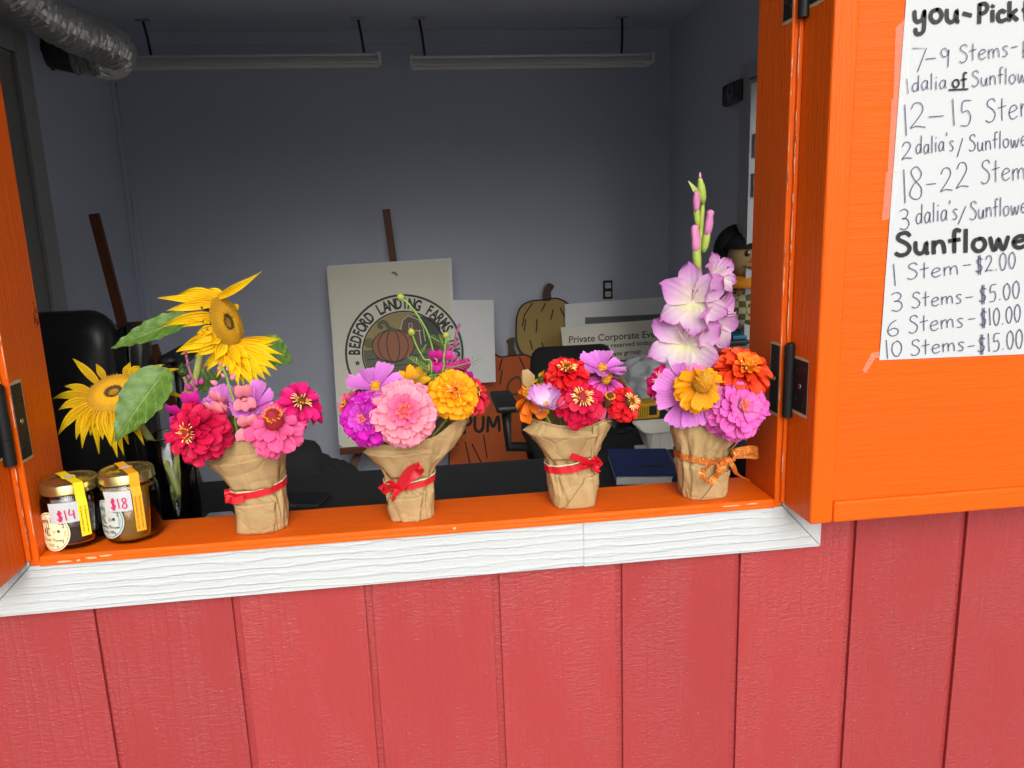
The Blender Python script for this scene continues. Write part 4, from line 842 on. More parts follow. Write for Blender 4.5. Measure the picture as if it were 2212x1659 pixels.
lathe('collar', [(dr_*.5, -dr_*.75), (dr_*.95, -dr_*.98), (dr_*1.3, -dr_*1.25), (dr_*1.1, -dr_*1.3), (dr_*.4, -dr_*.9)], dc, plain('orange_yellow_felt', srgb(226, 140, 20), .8), dl2, n=18)
m_, n_, b_ = new_mat('plaid_cloth'); b_.inputs['Roughness'].default_value = .9
ck_ = N(n_, 'TexChecker', Scale=38.0, Color1=(.08, .10, .03, 1), Color2=(.45, .38, .22, 1)); L(n_, pos_scaled(n_, (1, 1, 1)), ck_.inputs['Vector']); L(n_, ck_.outputs[0], b_.inputs['Base Color'])
bz = (dc.z-dr_*1.15+zf)/2; ell('body', Vector((dc.x, Yd, bz)), dr_*1.05, dr_*.9, max(.03, bz-zf), m_, dl2)

# ---------------------------------------------------------------- the handwritten price sheet taped to the shutter
PY = -.1078
PA, PB = atY(1957, 0, PY), atY(1899, 778, PY); PC = atY(2212, 765, PY)
dd = (PA-PB).normalized(); rr_ = (PC-PB).normalized()
PL, PWD = .56, .40
ps = thing('price_sheet', 'white handwritten flower price sheet taped to the orange shutter', 'sign', PB)
def sheet(u, v):
    q = PB+rr_*(u*PWD)+dd*(v*PL); q.y = PY-.0004-.0012*max(0, noise.noise(Vector((u*4, v*5, 3)))); return q
nu, nv = 14, 20; V = [sheet(i/nu, j/nv) for j in range(nv+1) for i in range(nu+1)]; F = [(j*(nu+1)+i, j*(nu+1)+i+1, (j+1)*(nu+1)+i+1, (j+1)*(nu+1)+i) for j in range(nv) for i in range(nu)]
obj('sheet', V, F, M_paper, ps, smooth=True)
Z3 = lambda x, y: (1474.6+x*.3347, y*.3347); Z4 = lambda x, y: (1474.6+x*.3347, 553+y*.3347)
W2 = lambda a, b: atY(a, b, PY-.0022)
pen, pen2, mark = ('pen_word', .9, M_ink), ('heavy_pen_word', 1.8, M_marker), ('marker_word', 4.3, M_marker)
def put(polys, acc): v, f = g_ribbon2(polys, acc[1], W2); obj(acc[0], v, f, acc[2], ps)
def wr(Zf, word, x0, y0, x1, y1, cap, acc):
    a, b = Zf(x0, y0), Zf(x1, y1); put(hand(word, a[0], b[0], a[1], b[1], cap*.3347), acc)
wr(Z3, 'you', 1490, 150, 1785, 132, 150, mark); put([[Z3(1815, 86), Z3(1862, 98)]], mark); wr(Z3, 'Pick', 1905, 145, 2165, 128, 122, mark); wr(Z3, 'f', 2200, 130, 2235, 128, 120, mark)
wr(Z3, '7', 1480, 468, 1575, 462, 150, pen); wr(Z3, '-', 1560, 420, 1645, 415, 100, pen); wr(Z3, '9', 1660, 432, 1725, 428, 122, pen); wr(Z3, 'Stems-', 1785, 402, 2170, 345, 120, pen); wr(Z3, 'b', 2195, 372, 2240, 368, 110, pen)
wr(Z3, '1', 1440, 600, 1470, 598, 96, pen); wr(Z3, 'dalia', 1480, 588, 1705, 566, 104, pen); wr(Z3, 'of', 1740, 566, 1835, 560, 92, pen2); put([[Z3(1722, 580), Z3(1842, 574)]], pen2); wr(Z3, 'Sunflow', 1865, 558, 2225, 528, 104, pen)
wr(Z3, '1', 1425, 872, 1462, 872, 205, pen); wr(Z3, '2', 1465, 832, 1572, 828, 155, pen); wr(Z3, '-', 1575, 830, 1700, 825, 170, pen); wr(Z3, '15', 1735, 815, 1870, 810, 168, pen); wr(Z3, 'Ster', 1955, 790, 2225, 752, 158, pen)
wr(Z3, '2', 1412, 1034, 1485, 1026, 104, pen); wr(Z3, "dalia's", 1505, 994, 1755, 966, 112, pen); wr(Z3, '/', 1770, 1006, 1812, 1004, 108, pen); wr(Z3, 'Sunflowe', 1848, 978, 2225, 938, 106, pen)
wr(Z3, '1', 1420, 1305, 1452, 1303, 208, pen); wr(Z3, '8', 1455, 1295, 1562, 1290, 205, pen); wr(Z3, '-', 1565, 1265, 1645, 1262, 190, pen); wr(Z3, '22', 1660, 1235, 1850, 1212, 160, pen); wr(Z3, 'Stem', 1925, 1188, 2215, 1150, 144, pen)
wr(Z3, '3', 1395, 1480, 1468, 1476, 130, pen); wr(Z3, "dalia's", 1505, 1442, 1780, 1412, 124, pen); wr(Z3, '/', 1775, 1438, 1832, 1436, 112, pen); wr(Z3, 'Sunflowe', 1855, 1415, 2225, 1372, 114, pen)
wr(Z3, 'Sunflowe', 1372, 1650, 2225, 1600, 140, mark)
wr(Z4, '1', 1352, 192, 1392, 190, 132, pen); wr(Z4, 'Stem', 1448, 156, 1785, 112, 108, pen); wr(Z4, '-', 1806, 110, 1868, 106, 110, pen); wr(Z4, '$2.00', 1890, 112, 2152, 74, 104, pen)
wr(Z4, '3', 1340, 362, 1425, 358, 116, pen); wr(Z4, 'Stems', 1478, 334, 1808, 302, 102, pen); wr(Z4, '-', 1825, 304, 1880, 300, 100, pen); wr(Z4, '$5.00', 1912, 308, 2178, 262, 106, pen)
wr(Z4, '6', 1315, 516, 1400, 510, 106, pen); wr(Z4, 'Stems', 1458, 500, 1818, 452, 108, pen); wr(Z4, '-', 1838, 450, 1895, 446, 100, pen); wr(Z4, '$10.00', 1918, 456, 2184, 420, 106, pen)
wr(Z4, '1', 1306, 660, 1340, 658, 122, pen); wr(Z4, '0', 1345, 648, 1420, 642, 100, pen); wr(Z4, 'Stems', 1472, 640, 1824, 608, 104, pen); wr(Z4, '-', 1838, 622, 1892, 616, 100, pen); wr(Z4, '$15.00', 1905, 628, 2198, 590, 116, pen)
M_tape = film('clear_tape', .12, .12)
for k, q in enumerate(([(1935, 60), (1966, 30), (1962, 200), (1930, 215)], [(1926, 215), (1952, 205), (1945, 370), (1918, 372)], [(1914, 372), (1942, 365), (1930, 470), (1905, 476)], [(1884, 762), (1900, 760), (1900, 774), (1884, 772)], [(1862, 800), (1884, 762), (1890, 775), (1870, 806)])):
    pts = [(a, b) for a, b in q]; G = []
    for j in range(9):
        for i in range(3):
            u, t = i/2, j/8; x = (pts[0][0]*(1-u)+pts[1][0]*u)*(1-t)+(pts[3][0]*(1-u)+pts[2][0]*u)*t; y = (pts[0][1]*(1-u)+pts[1][1]*u)*(1-t)+(pts[3][1]*(1-u)+pts[2][1]*u)*t
            G.append(atY(x, y, PY-.0026-.0012*random.random()))
    obj('tape_strip', G, [(j*3+i, j*3+i+1, (j+1)*3+i+1, (j+1)*3+i) for j in range(8) for i in range(2)], M_tape, ps, smooth=True)

# ================================================================ flowers
SILL = 1.0412
def grid_petal(ws, vs, nu=4, cup=.0, curl=.0, notch=.0, teeth=0, ruffle=0, twist=0, seed=0, fold=0):
    """unit petal along +x, width ws at lengths vs; returns verts, faces, uvs"""
    rnd = random.Random(seed); V, U = [], []; m = len(vs)
    ph = rnd.uniform(0, 6.28)
    for j, (v, w_) in enumerate(zip(vs, ws)):
        for i in range(nu+1):
            u = 2*i/nu-1
            x = v; y = w_*u
            if j == m-1:
                x -= notch*(1-abs(u))+.0
                if teeth: x += teeth*(1 if i % 2 == 0 else -1)*.5
                x -= .05*u*u
            z = cup*(u*u)*w_+curl*v*v+fold*abs(u)*w_
            z += ruffle*math.sin(ph+v*9+u*2.2)*abs(u)**1.5*v
            if twist: a = twist*v; y, z = y*math.cos(a)-z*math.sin(a), y*math.sin(a)+z*math.cos(a)
            V.append(Vector((x, y, z))); U.append((.5+.5*u*min(1, w_/max(ws)*1.0), v))
    F = [(j*(nu+1)+i, j*(nu+1)+i+1, (j+1)*(nu+1)+i+1, (j+1)*(nu+1)+i) for j in range(m-1) for i in range(nu)]
    return V, F, U
PM = {}
def petal_mesh(key, mat, **kw):
    k = (key, mat.name, kw.get('seed', 0))
    if k in PM: return PM[k]
    V, F, U = grid_petal(**kw); me = bpy.data.meshes.new('petal'); me.from_pydata(V, [], F)
    ul = me.uv_layers.new(name='UVMap')
    for lp in me.loops: ul.data[lp.index].uv = U[lp.vertex_index]
    me.polygons.foreach_set('use_smooth', [True]*len(me.polygons)); me.materials.append(mat); PM[k] = me; return me
ZIN = dict(ws=[.05, .10, .165, .198, .172, .118, .045], vs=[.05, .3, .55, .76, .9, .97, 1.0])
COS = dict(ws=[.06, .2, .33, .42, .44, .36], vs=[.03, .25, .5, .75, .92, 1.0])
RUD = dict(ws=[.08, .14, .17, .16, .1, .015], vs=[.05, .25, .5, .72, .9, 1.0])
def petal_obj(par, me, org, d, s, u, sx, sy, sz, name='petal'):
    o = bpy.data.objects.new(name, me); COL.objects.link(o); o.parent = par
    p = org-BASE[par.name]
    o.matrix_local = Matrix(((d.x*sx, s.x*sy, u.x*sz, p.x), (d.y*sx, s.y*sy, u.y*sz, p.y), (d.z*sx, s.z*sy, u.z*sz, p.z), (0, 0, 0, 1)))
    return o
def flower_frame(n):
    n = Vector(n).normalized(); _, a, b = frame_of(n, Vector((0, 0, 1))); return n, a, b
def stem_to(root, c, n, base, r=.0022, mat=None, hold=.02):
    p1 = c-n*.006; p2 = c-n*hold; mid = Vector((p2.x+(base.x-p2.x)*.8, p2.y+(base.y-p2.y)*.8, p2.z+(base.z-p2.z)*.42))
    tube('stem', catmull([p1, p2, mid, base], 5), r, mat or M_stem, root, n=6)
def disc_parts(root, c, n, a, b, r, h, col_mat, sta_mat, n_sta, sta_len, pis_mat=None, n_pis=0, sd=0, ring=.75, dome=1.0):
    rnd = random.Random(sd); V, F = [], []
    m, k_ = 7, 18
    for j in range(m+1):
        t = (math.pi/2)*j/m
        for k in range(k_):
            q = 2*math.pi*k/k_; rr = r*math.cos(t) if j else r
            V.append(c+(a*math.cos(q)+b*math.sin(q))*rr+n*(h*math.sin(t)*dome+(0 if j else -.0)))
    base = [c+(a*math.cos(2*math.pi*k/k_)+b*math.sin(2*math.pi*k/k_))*r*.6-n*.012 for k in range(k_)]
    o = len(V); V += base
    for j in range(m):
        for k in range(k_): F.append((j*k_+k, j*k_+(k+1) % k_, (j+1)*k_+(k+1) % k_, (j+1)*k_+k))
    for k in range(k_): F.append((o+k, o+(k+1) % k_, (k+1) % k_, k))
    # disc florets: small bumps over the dome
    for i in range(90):
        f = math.sqrt((i+.5)/90); q = i*2.39996; t = math.acos(min(1, f*.98)); rr = r*f
        p = c+(a*math.cos(q)+b*math.sin(q))*rr+n*(h*math.sqrt(max(0, 1-f*f)))
        w_ = r*.085; e = len(V)
        V += [p+a*w_, p+b*w_, p-a*w_, p-b*w_, p+n*w_*2.2+(a*math.cos(q)+b*math.sin(q))*w_]
        F += [(e, e+1, e+4), (e+1, e+2, e+4), (e+2, e+3, e+4), (e+3, e, e+4)]
    obj('disc', V, F, col_mat, root, smooth=True, kind='stuff')
    parts = []
    for i in range(n_sta):
        q = 2*math.pi*i/n_sta+rnd.uniform(-.2, .2); rr = r*ring*rnd.uniform(.8, 1.15); rad = a*math.cos(q)+b*math.sin(q)
        p = c+rad*rr+n*(h*math.sqrt(max(.05, 1-ring*ring))*.9); tip = p+n*sta_len*rnd.uniform(.6, 1.1)+rad*sta_len*rnd.uniform(.1, .6)
        parts.append(g_tube([p, tip], [.0006, .0008], 4))
        e = []; cV = [tip]; 
        for k in range(5):
            qq = 2*math.pi*k/5; cV += [tip+(a*math.cos(qq)+b*math.sin(qq))*.0022+n*.0008, tip+(a*math.cos(qq+.6)+b*math.sin(qq+.6))*.0007+n*.001]
        parts.append((cV, [(0, 1+k, 1+(k+1) % 10) for k in range(10)]))
    if parts: obj('stamens', *join(*parts), sta_mat, root, kind='stuff')
    parts = []
    for i in range(n_pis):
        q = rnd.uniform(0, 6.28); rad = a*math.cos(q)+b*math.sin(q); p = c+rad*r*.8+n*h*.4; l = rnd.uniform(.005, .0095)
        parts.append(g_tube(catmull([p, p+rad*l*.6+n*l*.6, p+rad*l*1.25+n*l*.5], 3), [.0005]*3+[.0007]*3+[.0004], 5))
    if parts: obj('pistils', *join(*parts), pis_mat, root, kind='stuff')
def leaf_small(V, F, p, d, ln, wd, up=UPV):
    d = d.normalized(); s = d.cross(up); s = s.normalized() if s.length > 1e-3 else Vector((1, 0, 0)); n = s.cross(d); k = len(V)
    for t, w_ in ((0, .1), (.3, .9), (.55, 1), (.8, .55), (1, .02)):
        q = p+d*ln*t+n*(ln*.18*t*(1-t)*4*.4); V.extend([q+s*wd*w_+n*wd*.3*w_, q, q-s*wd*w_+n*wd*.3*w_])
    for j in range(4):
        for i in range(2): F.append((k+3*j+i, k+3*j+i+1, k+3*(j+1)+i+1, k+3*(j+1)+i))
M_yst = plain('yellow_stamens', srgb(236, 168, 20), .6); M_cream2 = plain('cream_pistils', srgb(240, 205, 130), .6)
M_dred = plain('dark_red_disc', srgb(150, 24, 40), .7, vscale=200, var=.25); M_gdisc = plain('golden_disc', srgb(196, 140, 18), .7, vscale=200, var=.3); M_brdisc = plain('brown_disc', srgb(96, 56, 22), .8, vscale=200, var=.3)
M_pkdisc = plain('rose_disc', srgb(196, 70, 96), .7, vscale=200, var=.25); M_yeldot = plain('yellow_dark_disc', srgb(206, 156, 24), .7, vscale=420, var=.6)
DOUBLE = [(18, 1.0, -32, .02), (18, 1.02, -18, .07), (18, .97, -5, .12), (17, .88, 8, .17), (15, .74, 22, .21), (11, .54, 38, .24), (6, .36, 58, .25)]
MID = [(16, 1.0, -22, .0), (15, .95, -8, .05), (14, .82, 6, .10), (10, .6, 24, .14)]
OPEN = [(15, 1.0, -24, .0), (13, .92, -8, .05), (10, .74, 10, .09)]
SINGLE = [(13, 1.0, -16, .0), (11, .86, -3, .03)]
FL = {}
def zinnia(label, px, py, Y, dpx, n, mats, rows=DOUBLE, disc=M_dred, base=None, group=None, sd=0, nsta=14, npis=0, dr=.17, dh=.5, jit=1.0, wid=1.0, name='zinnia', pet=ZIN, cup=.75, curl=-.20, notch=.06, cat='flower', squash=None):
    rnd = random.Random(sd*13+5); c = atY(px, py, Y); r = dpx/2*scale_at(c); n, a, b = flower_frame(n)
    root = thing(name, label, cat, base, group)
    for k, (cnt, ln, el, zo) in enumerate(rows):
        mt = mats[min(k*len(mats)//len(rows), len(mats)-1)]
        for i in range(cnt):
            q = 2*math.pi*(i+.5*(k % 2))/cnt+rnd.uniform(-.12, .12)*jit; rad = a*math.cos(q)+b*math.sin(q)
            e = R(el+rnd.uniform(-11, 11)*jit); d = rad*math.cos(e)+n*math.sin(e); s = n.cross(rad).normalized(); u = d.cross(s)
            tw = rnd.uniform(-.25, .25)*jit; s2 = s*math.cos(tw)+u*math.sin(tw); u2 = d.cross(s2)
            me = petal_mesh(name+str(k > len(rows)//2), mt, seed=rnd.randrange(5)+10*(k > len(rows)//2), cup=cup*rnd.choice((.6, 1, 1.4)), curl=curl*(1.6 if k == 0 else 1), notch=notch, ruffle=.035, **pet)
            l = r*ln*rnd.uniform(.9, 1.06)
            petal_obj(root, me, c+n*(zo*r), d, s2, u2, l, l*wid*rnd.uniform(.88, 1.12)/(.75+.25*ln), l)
    disc_parts(root, c+n*(rows[-1][3]*r+.002), n, a, b, r*dr, r*dr*dh*2, disc, M_yst, nsta, r*.10, M_cream2, npis, sd)
    stem_to(root, c, n, base)
    ax = (base-c).normalized()
    for k in range(3):                                         # leaves on the stem under the head
        q = rnd.uniform(0, 6.28); o2 = Vector((math.cos(q), math.sin(q)*.8, .55)).normalized(); V, F = [], []; p = c-n*.012+ax*(.012+.014*k)
        leaf_small(V, F, p, o2, r*rnd.uniform(.55, .8), r*.17); obj('leaf', V, F, M_leaf, root, smooth=True)
    return root
def cosmos(label, px, py, Y, dpx, n, mat, base, group=None, sd=0, elev=12, cnt=8, wid=.70, curl=.04, ruffle=.05, disc=M_yeldot, a_range=None, name='cosmos', teeth=.05):
    rnd = random.Random(sd*7+2); c = atY(px, py, Y); r = dpx/2*scale_at(c); n, a, b = flower_frame(n)
    root = thing(name, label, 'flower', base, group)
    for i in range(cnt):
        q = 2*math.pi*(i+.35)/cnt+rnd.uniform(-.2, .2); rad = a*math.cos(q)+b*math.sin(q); e = R(elev+rnd.uniform(-12, 12))
        d = rad*math.cos(e)+n*math.sin(e); s = n.cross(rad).normalized(); u = d.cross(s); tw = rnd.uniform(-.3, .3); s2 = s*math.cos(tw)+u*math.sin(tw); u2 = d.cross(s2)
        me = petal_mesh('cos', mat, seed=rnd.randrange(6), nu=6, cup=.22, curl=curl, teeth=teeth, ruffle=ruffle, **COS)
        l = r*rnd.uniform(.9, 1.08); petal_obj(root, me, c+n*(.002+.0015*(i % 2)), d, s2, u2, l, l*wid, l)
    disc_parts(root, c+n*.003, n, a, b, r*.17, r*.2, disc, M_yst, 14, r*.07, sd=sd)
    stem_to(root, c, n, base, .0014); return root
def daisy(label, px, py, Y, dpx, n, mat, base, group=None, sd=0, cnt=13, elev=5, disc=M_brdisc):
    rnd = random.Random(sd*3+1); c = atY(px, py, Y); r = dpx/2*scale_at(c); n, a, b = flower_frame(n); root = thing('rudbeckia', label, 'flower', base, group)
    for i in range(cnt):
        q = 2*math.pi*i/cnt+rnd.uniform(-.15, .15); rad = a*math.cos(q)+b*math.sin(q); e = R(elev+rnd.uniform(-14, 14)); d = rad*math.cos(e)+n*math.sin(e); s = n.cross(rad).normalized(); u = d.cross(s)
        me = petal_mesh('rud', mat, seed=rnd.randrange(4), cup=.5, curl=-.12, ruffle=.02, **RUD); l = r*rnd.uniform(.88, 1.08); petal_obj(root, me, c+n*.002*(i % 2), d, s, u, l, l*1.15, l)
    disc_parts(root, c, n, a, b, r*.26, r*.26, disc, M_yst, 0, 0, sd=sd); stem_to(root, c, n, base, .0016); return root

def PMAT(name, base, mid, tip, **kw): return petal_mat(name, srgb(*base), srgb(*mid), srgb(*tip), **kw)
P_crim = PMAT('crimson_petal', (72, 2, 24), (196, 8, 62), (206, 14, 72)); P_mag = PMAT('magenta_petal', (90, 3, 42), (214, 14, 104), (222, 24, 116))  # here and below: naturally dark zinnia feet deepened to paint shade between petals
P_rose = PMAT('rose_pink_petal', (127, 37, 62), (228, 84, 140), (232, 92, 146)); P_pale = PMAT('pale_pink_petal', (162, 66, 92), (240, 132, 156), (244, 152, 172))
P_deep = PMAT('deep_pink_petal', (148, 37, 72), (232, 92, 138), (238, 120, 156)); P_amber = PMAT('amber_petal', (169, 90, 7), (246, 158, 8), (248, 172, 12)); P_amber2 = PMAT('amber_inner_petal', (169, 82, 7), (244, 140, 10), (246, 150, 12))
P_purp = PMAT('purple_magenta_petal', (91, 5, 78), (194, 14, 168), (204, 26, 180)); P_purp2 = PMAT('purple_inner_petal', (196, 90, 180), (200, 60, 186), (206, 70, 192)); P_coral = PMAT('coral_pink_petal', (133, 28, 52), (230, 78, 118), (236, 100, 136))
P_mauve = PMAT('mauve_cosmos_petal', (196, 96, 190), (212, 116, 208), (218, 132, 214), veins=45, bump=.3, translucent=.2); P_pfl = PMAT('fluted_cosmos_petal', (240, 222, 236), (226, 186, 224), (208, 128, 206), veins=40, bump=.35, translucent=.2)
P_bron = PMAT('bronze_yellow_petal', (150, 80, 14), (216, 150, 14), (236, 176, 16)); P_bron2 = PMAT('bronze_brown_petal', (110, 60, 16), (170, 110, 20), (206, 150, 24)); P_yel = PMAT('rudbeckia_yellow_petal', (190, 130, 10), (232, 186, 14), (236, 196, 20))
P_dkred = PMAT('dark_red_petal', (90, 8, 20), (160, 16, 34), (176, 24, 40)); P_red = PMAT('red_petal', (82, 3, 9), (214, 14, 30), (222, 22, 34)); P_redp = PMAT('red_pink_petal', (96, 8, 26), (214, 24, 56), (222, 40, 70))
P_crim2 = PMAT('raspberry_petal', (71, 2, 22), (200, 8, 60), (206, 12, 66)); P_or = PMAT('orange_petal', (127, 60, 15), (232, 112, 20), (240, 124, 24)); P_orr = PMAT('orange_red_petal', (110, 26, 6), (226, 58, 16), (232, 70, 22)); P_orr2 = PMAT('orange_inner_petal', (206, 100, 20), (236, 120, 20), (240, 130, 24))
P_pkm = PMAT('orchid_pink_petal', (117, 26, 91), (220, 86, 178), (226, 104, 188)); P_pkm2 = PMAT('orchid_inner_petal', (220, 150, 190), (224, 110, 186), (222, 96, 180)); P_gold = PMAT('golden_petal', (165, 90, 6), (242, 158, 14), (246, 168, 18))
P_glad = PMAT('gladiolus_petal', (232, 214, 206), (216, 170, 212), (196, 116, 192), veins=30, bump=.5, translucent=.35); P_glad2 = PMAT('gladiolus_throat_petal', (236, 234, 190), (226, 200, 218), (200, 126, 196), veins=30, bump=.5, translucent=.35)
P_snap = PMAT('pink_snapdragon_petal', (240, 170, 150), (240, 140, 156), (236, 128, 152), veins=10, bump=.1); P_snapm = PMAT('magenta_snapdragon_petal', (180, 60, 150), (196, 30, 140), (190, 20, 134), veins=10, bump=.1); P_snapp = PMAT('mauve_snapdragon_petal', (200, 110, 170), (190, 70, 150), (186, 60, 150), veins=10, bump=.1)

# ---------------------------------------------------------------- kraft paper wraps
def interp(rows, y):
    if y >= rows[0][0]: return rows[0][1:]
    for a, b in zip(rows, rows[1:]):
        if y >= b[0]:
            t = (a[0]-y)/(a[0]-b[0]); return tuple(p+(q-p)*t for p, q in zip(a[1:], b[1:]))
    return rows[-1][1:]
class Wrap:
    """folded kraft paper cone: silhouettes measured in the photo at the depth of the bouquet's axis, elliptic in plan"""
    def __init__(self, label, rows, yc, rims, folds, waist, sd, tilt=0):
        self.rows = rows; self.yc = yc; self.sd = sd; self.waist = waist
        y0 = rows[0][0]; xm = (rows[0][1]+rows[0][2])/2; base = atY(xm, y0, yc); base.z = SILL
        self.base = base; self.t = thing('paper_wrap', label, 'bouquet wrap', base, 'kraft paper bouquet wraps')
        nh, nt_ = 64, 120; V = []; ytop = rows[-1][0]
        for j in range(nh+1):
            for k in range(nt_):
                th = 2*math.pi*k/nt_; rim = self.rim(th, rims); y = y0+(rim-y0)*j/nh; V.append(self.S(th, y))
        F = [(j*nt_+k, j*nt_+(k+1) % nt_, (j+1)*nt_+(k+1) % nt_, (j+1)*nt_+k) for j in range(nh) for k in range(nt_)]
        F.append(tuple(reversed(range(nt_))))
        o = obj('paper', V, F, M_kraft, self.t, smooth=True)
        md = o.modifiers.new('thick', 'SOLIDIFY'); md.thickness = .0005; md.offset = -1
        for i, q in enumerate(folds): self.fold(*q)
    def rim(self, th, rims):
        # rims: list of (angle deg, grid y); smooth periodic interpolation
        a = math.degrees(th) % 360; R_ = sorted(rims); R2 = R_+[(R_[0][0]+360, R_[0][1])]
        if a < R_[0][0]: a += 360
        for (a0, y0), (a1, y1) in zip(R2, R2[1:]):
            if a0 <= a <= a1: t = (a-a0)/(a1-a0); t = t*t*(3-2*t); return y0+(y1-y0)*t
        return R_[0][1]
    def S(self, th, y, lift=0, amp=1.0):
        xl, xr, bf = interp(self.rows, y); pl, pr = atY(xl, y, self.yc), atY(xr, y, self.yc); c = (pl+pr)/2; a = (pr.x-pl.x)/2; b = bf
        e = .62 if y > self.waist+12 else .95
        cx, sy = math.cos(th), math.sin(th); ux = math.copysign(abs(cx)**e, cx); uy = math.copysign(abs(sy)**e, sy)
        p = Vector((c.x+a*ux, self.yc+b*uy, max(c.z, SILL+.0006)))
        y0 = self.rows[0][0]; hgt = min(1, (y0-y)/25)
        q = Vector((th_c(th)*2.2, math.sin(th)*2.2, p.z*16))+Vector((self.sd*3.7, 0, 0))
        q = Vector((q.x+p.z*5, q.y, q.z*.7)); cr = (1-2.4*abs(noise.noise(q)))*.0034+(1-2.4*abs(noise.noise(q*1.9+Vector((5, 1, 2)))))*.0022+(1-2.4*abs(noise.noise(Vector((q.x*1.2, q.y*1.2, q.z*2.6))+Vector((1, 7, 2)))))*.0010+noise.noise(q*.6)*.002
        w_ = math.exp(-((y-self.waist)/26)**2); cr += w_*.0022*math.sin(th*11+3*noise.noise(Vector((th_c(th)*2, math.sin(th)*2, self.sd))))
        nrm = Vector((ux/max(a, 1e-4), uy/max(b, 1e-4), 0)).normalized()
        return p+nrm*((cr*amp-.002)*hgt+lift)
    def th_at(self, x, y):
        xl, xr, bf = interp(self.rows, y); f = max(-.999, min(.999, (2*x-xl-xr)/(xr-xl))); e = .62 if y > self.waist+12 else .95
        f = math.copysign(abs(f)**(1/e), f); return -math.acos(f)
    def front(self, x, y, lift=0): return self.S(self.th_at(x, y), y, lift)
    def fold(self, tl, tr, br, bl, l_top, l_bot=.0015, lip=0):
        """an overlapping flap of the same sheet on the front: four corners on the grid, free at its top edge"""
        nu, nv = 14, 12; V = []
        for j in range(nv+1):
            t = j/nv
            for i in range(nu+1):
                u = i/nu; x = (tl[0]*(1-u)+tr[0]*u)*(1-t)+(bl[0]*(1-u)+br[0]*u)*t; y = (tl[1]*(1-u)+tr[1]*u)*(1-t)+(bl[1]*(1-u)+br[1]*u)*t
                V.append(self.front(x, y, .0025+l_bot*t+l_top*(1-t)**2*(1-u*.6)))
        F = [(j*(nu+1)+i, (j+1)*(nu+1)+i, (j+1)*(nu+1)+i+1, j*(nu+1)+i+1) for j in range(nv) for i in range(nu)]
        o = obj('paper_fold', V, F, M_kraft, self.t, smooth=True); md = o.modifiers.new('thick', 'SOLIDIFY'); md.thickness = .0005
        if lip:
            V = []
            for i in range(nu+1):
                u = i/nu; x = tl[0]*(1-u)+tr[0]*u; y = tl[1]*(1-u)+tr[1]*u; up_ = self.front(x, y, .0025+l_top*(1-u*.6)); dn_ = self.front(x, y-lip*(1-u*.75), .0012); V += [up_, up_.lerp(dn_, .5)+Vector((0, .002, -.001)), dn_]
            o = obj('paper_lip', V, [(3*i+k, 3*i+k+1, 3*i+k+4, 3*i+k+3) for i in range(nu) for k in range(2)], M_kraft, self.t, smooth=True)
    def band(self, name, ys, wpx, mat, off, n=96, thick=0):
        """strip round the wrap; ys = (left y, right y) of its centre line on the grid"""
        V = []
        for k in range(n):
            th = 2*math.pi*k/n; f = .5+.5*math.cos(th); y = ys[0]+(ys[1]-ys[0])*f
            for s in (-1, 0, 1): V.append(self.S(th, y+s*wpx/2, off+.0022, .3))
        F = [(3*k+i, 3*((k+1) % n)+i, 3*((k+1) % n)+i+1, 3*k+i+1) for k in range(n) for i in range(2)]
        o = obj(name, V, F, mat, self.t); md = o.modifiers.new('thick', 'SOLIDIFY'); md.thickness = .0004; md.offset = 1; return o
    def rubber(self, ys, off=.0022):
        pts = [self.S(2*math.pi*k/72, ys[0]+(ys[1]-ys[0])*(.5+.5*math.cos(2*math.pi*k/72)), off+.0022, .3) for k in range(73)]; tube('rubber_band', pts, .0013, M_rubber, self.t, n=6)
def th_c(th): return math.cos(th)
def strip(name, pts, hw, mat, parent, wdir, n=5, thick=.0005):
    """ribbon along points; wdir = list of across directions"""
    P = catmull(pts, n); m = len(P); V = []; W_ = catmull(wdir, max(1, round((m-1)/(len(wdir)-1)))) if len(wdir) > 1 else [wdir[0]]*m
    for i, p in enumerate(P):
        d = (P[min(i+1, m-1)]-P[max(i-1, 0)]).normalized(); w_ = Vector(W_[min(i, len(W_)-1)]); w_ = (w_-d*w_.dot(d)); w_ = w_.normalized() if w_.length > 1e-4 else Vector((0, 0, 1)); h = hw if not isinstance(hw, (list, tuple)) else hw[0]+(hw[1]-hw[0])*i/(m-1)
        V += [p+w_*h, p-w_*h]
    o = obj(name, V, [(2*i, 2*i+1, 2*i+3, 2*i+2) for i in range(m-1)], mat, parent); md = o.modifiers.new('thick', 'SOLIDIFY'); md.thickness = thick; md.offset = 0; return o
def over(w_, c, x, y, l):
    xl, xr, _ = interp(w_.rows, y); xc = min(max(x, xl+6), xr-6); f = w_.front(xc, y, 0)
    return atY(x, y, f.y-l)
YW = .032
W1 = Wrap('kraft paper wrap with flat red ribbon knot beside the honey jars', [(1154, 526, 614, .026), (1138, 519, 621, .031), (1095, 518, 617, .033), (1058, 505, 613, .034), (1040, 499, 612, .036), (1018, 480, 613, .040), (990, 469, 615, .043), (960, 461, 618, .046), (932, 456, 620, .048)], YW, [(0, 950), (60, 915), (120, 905), (180, 935), (225, 931), (270, 934), (315, 945)], [((474, 985), (604, 962), (606, 1040), (520, 1040), .012, .002, 16), ((522, 1072), (600, 1070), (598, 1148), (524, 1150), .002, .001, 0)], 1050, 1)
r1 = W1.band('ribbon', (1058, 1043), 14, M_ribbon, .0036); W1.rubber((1050, 1035))
def K(w_, x, y, l): return w_.front(x, y, l)
strip('ribbon_tail', [K(W1, 515, 1062, .007), K(W1, 528, 1058, .012), K(W1, 543, 1056, .010)], .0052, M_ribbon, r1, [UPV, UPV])
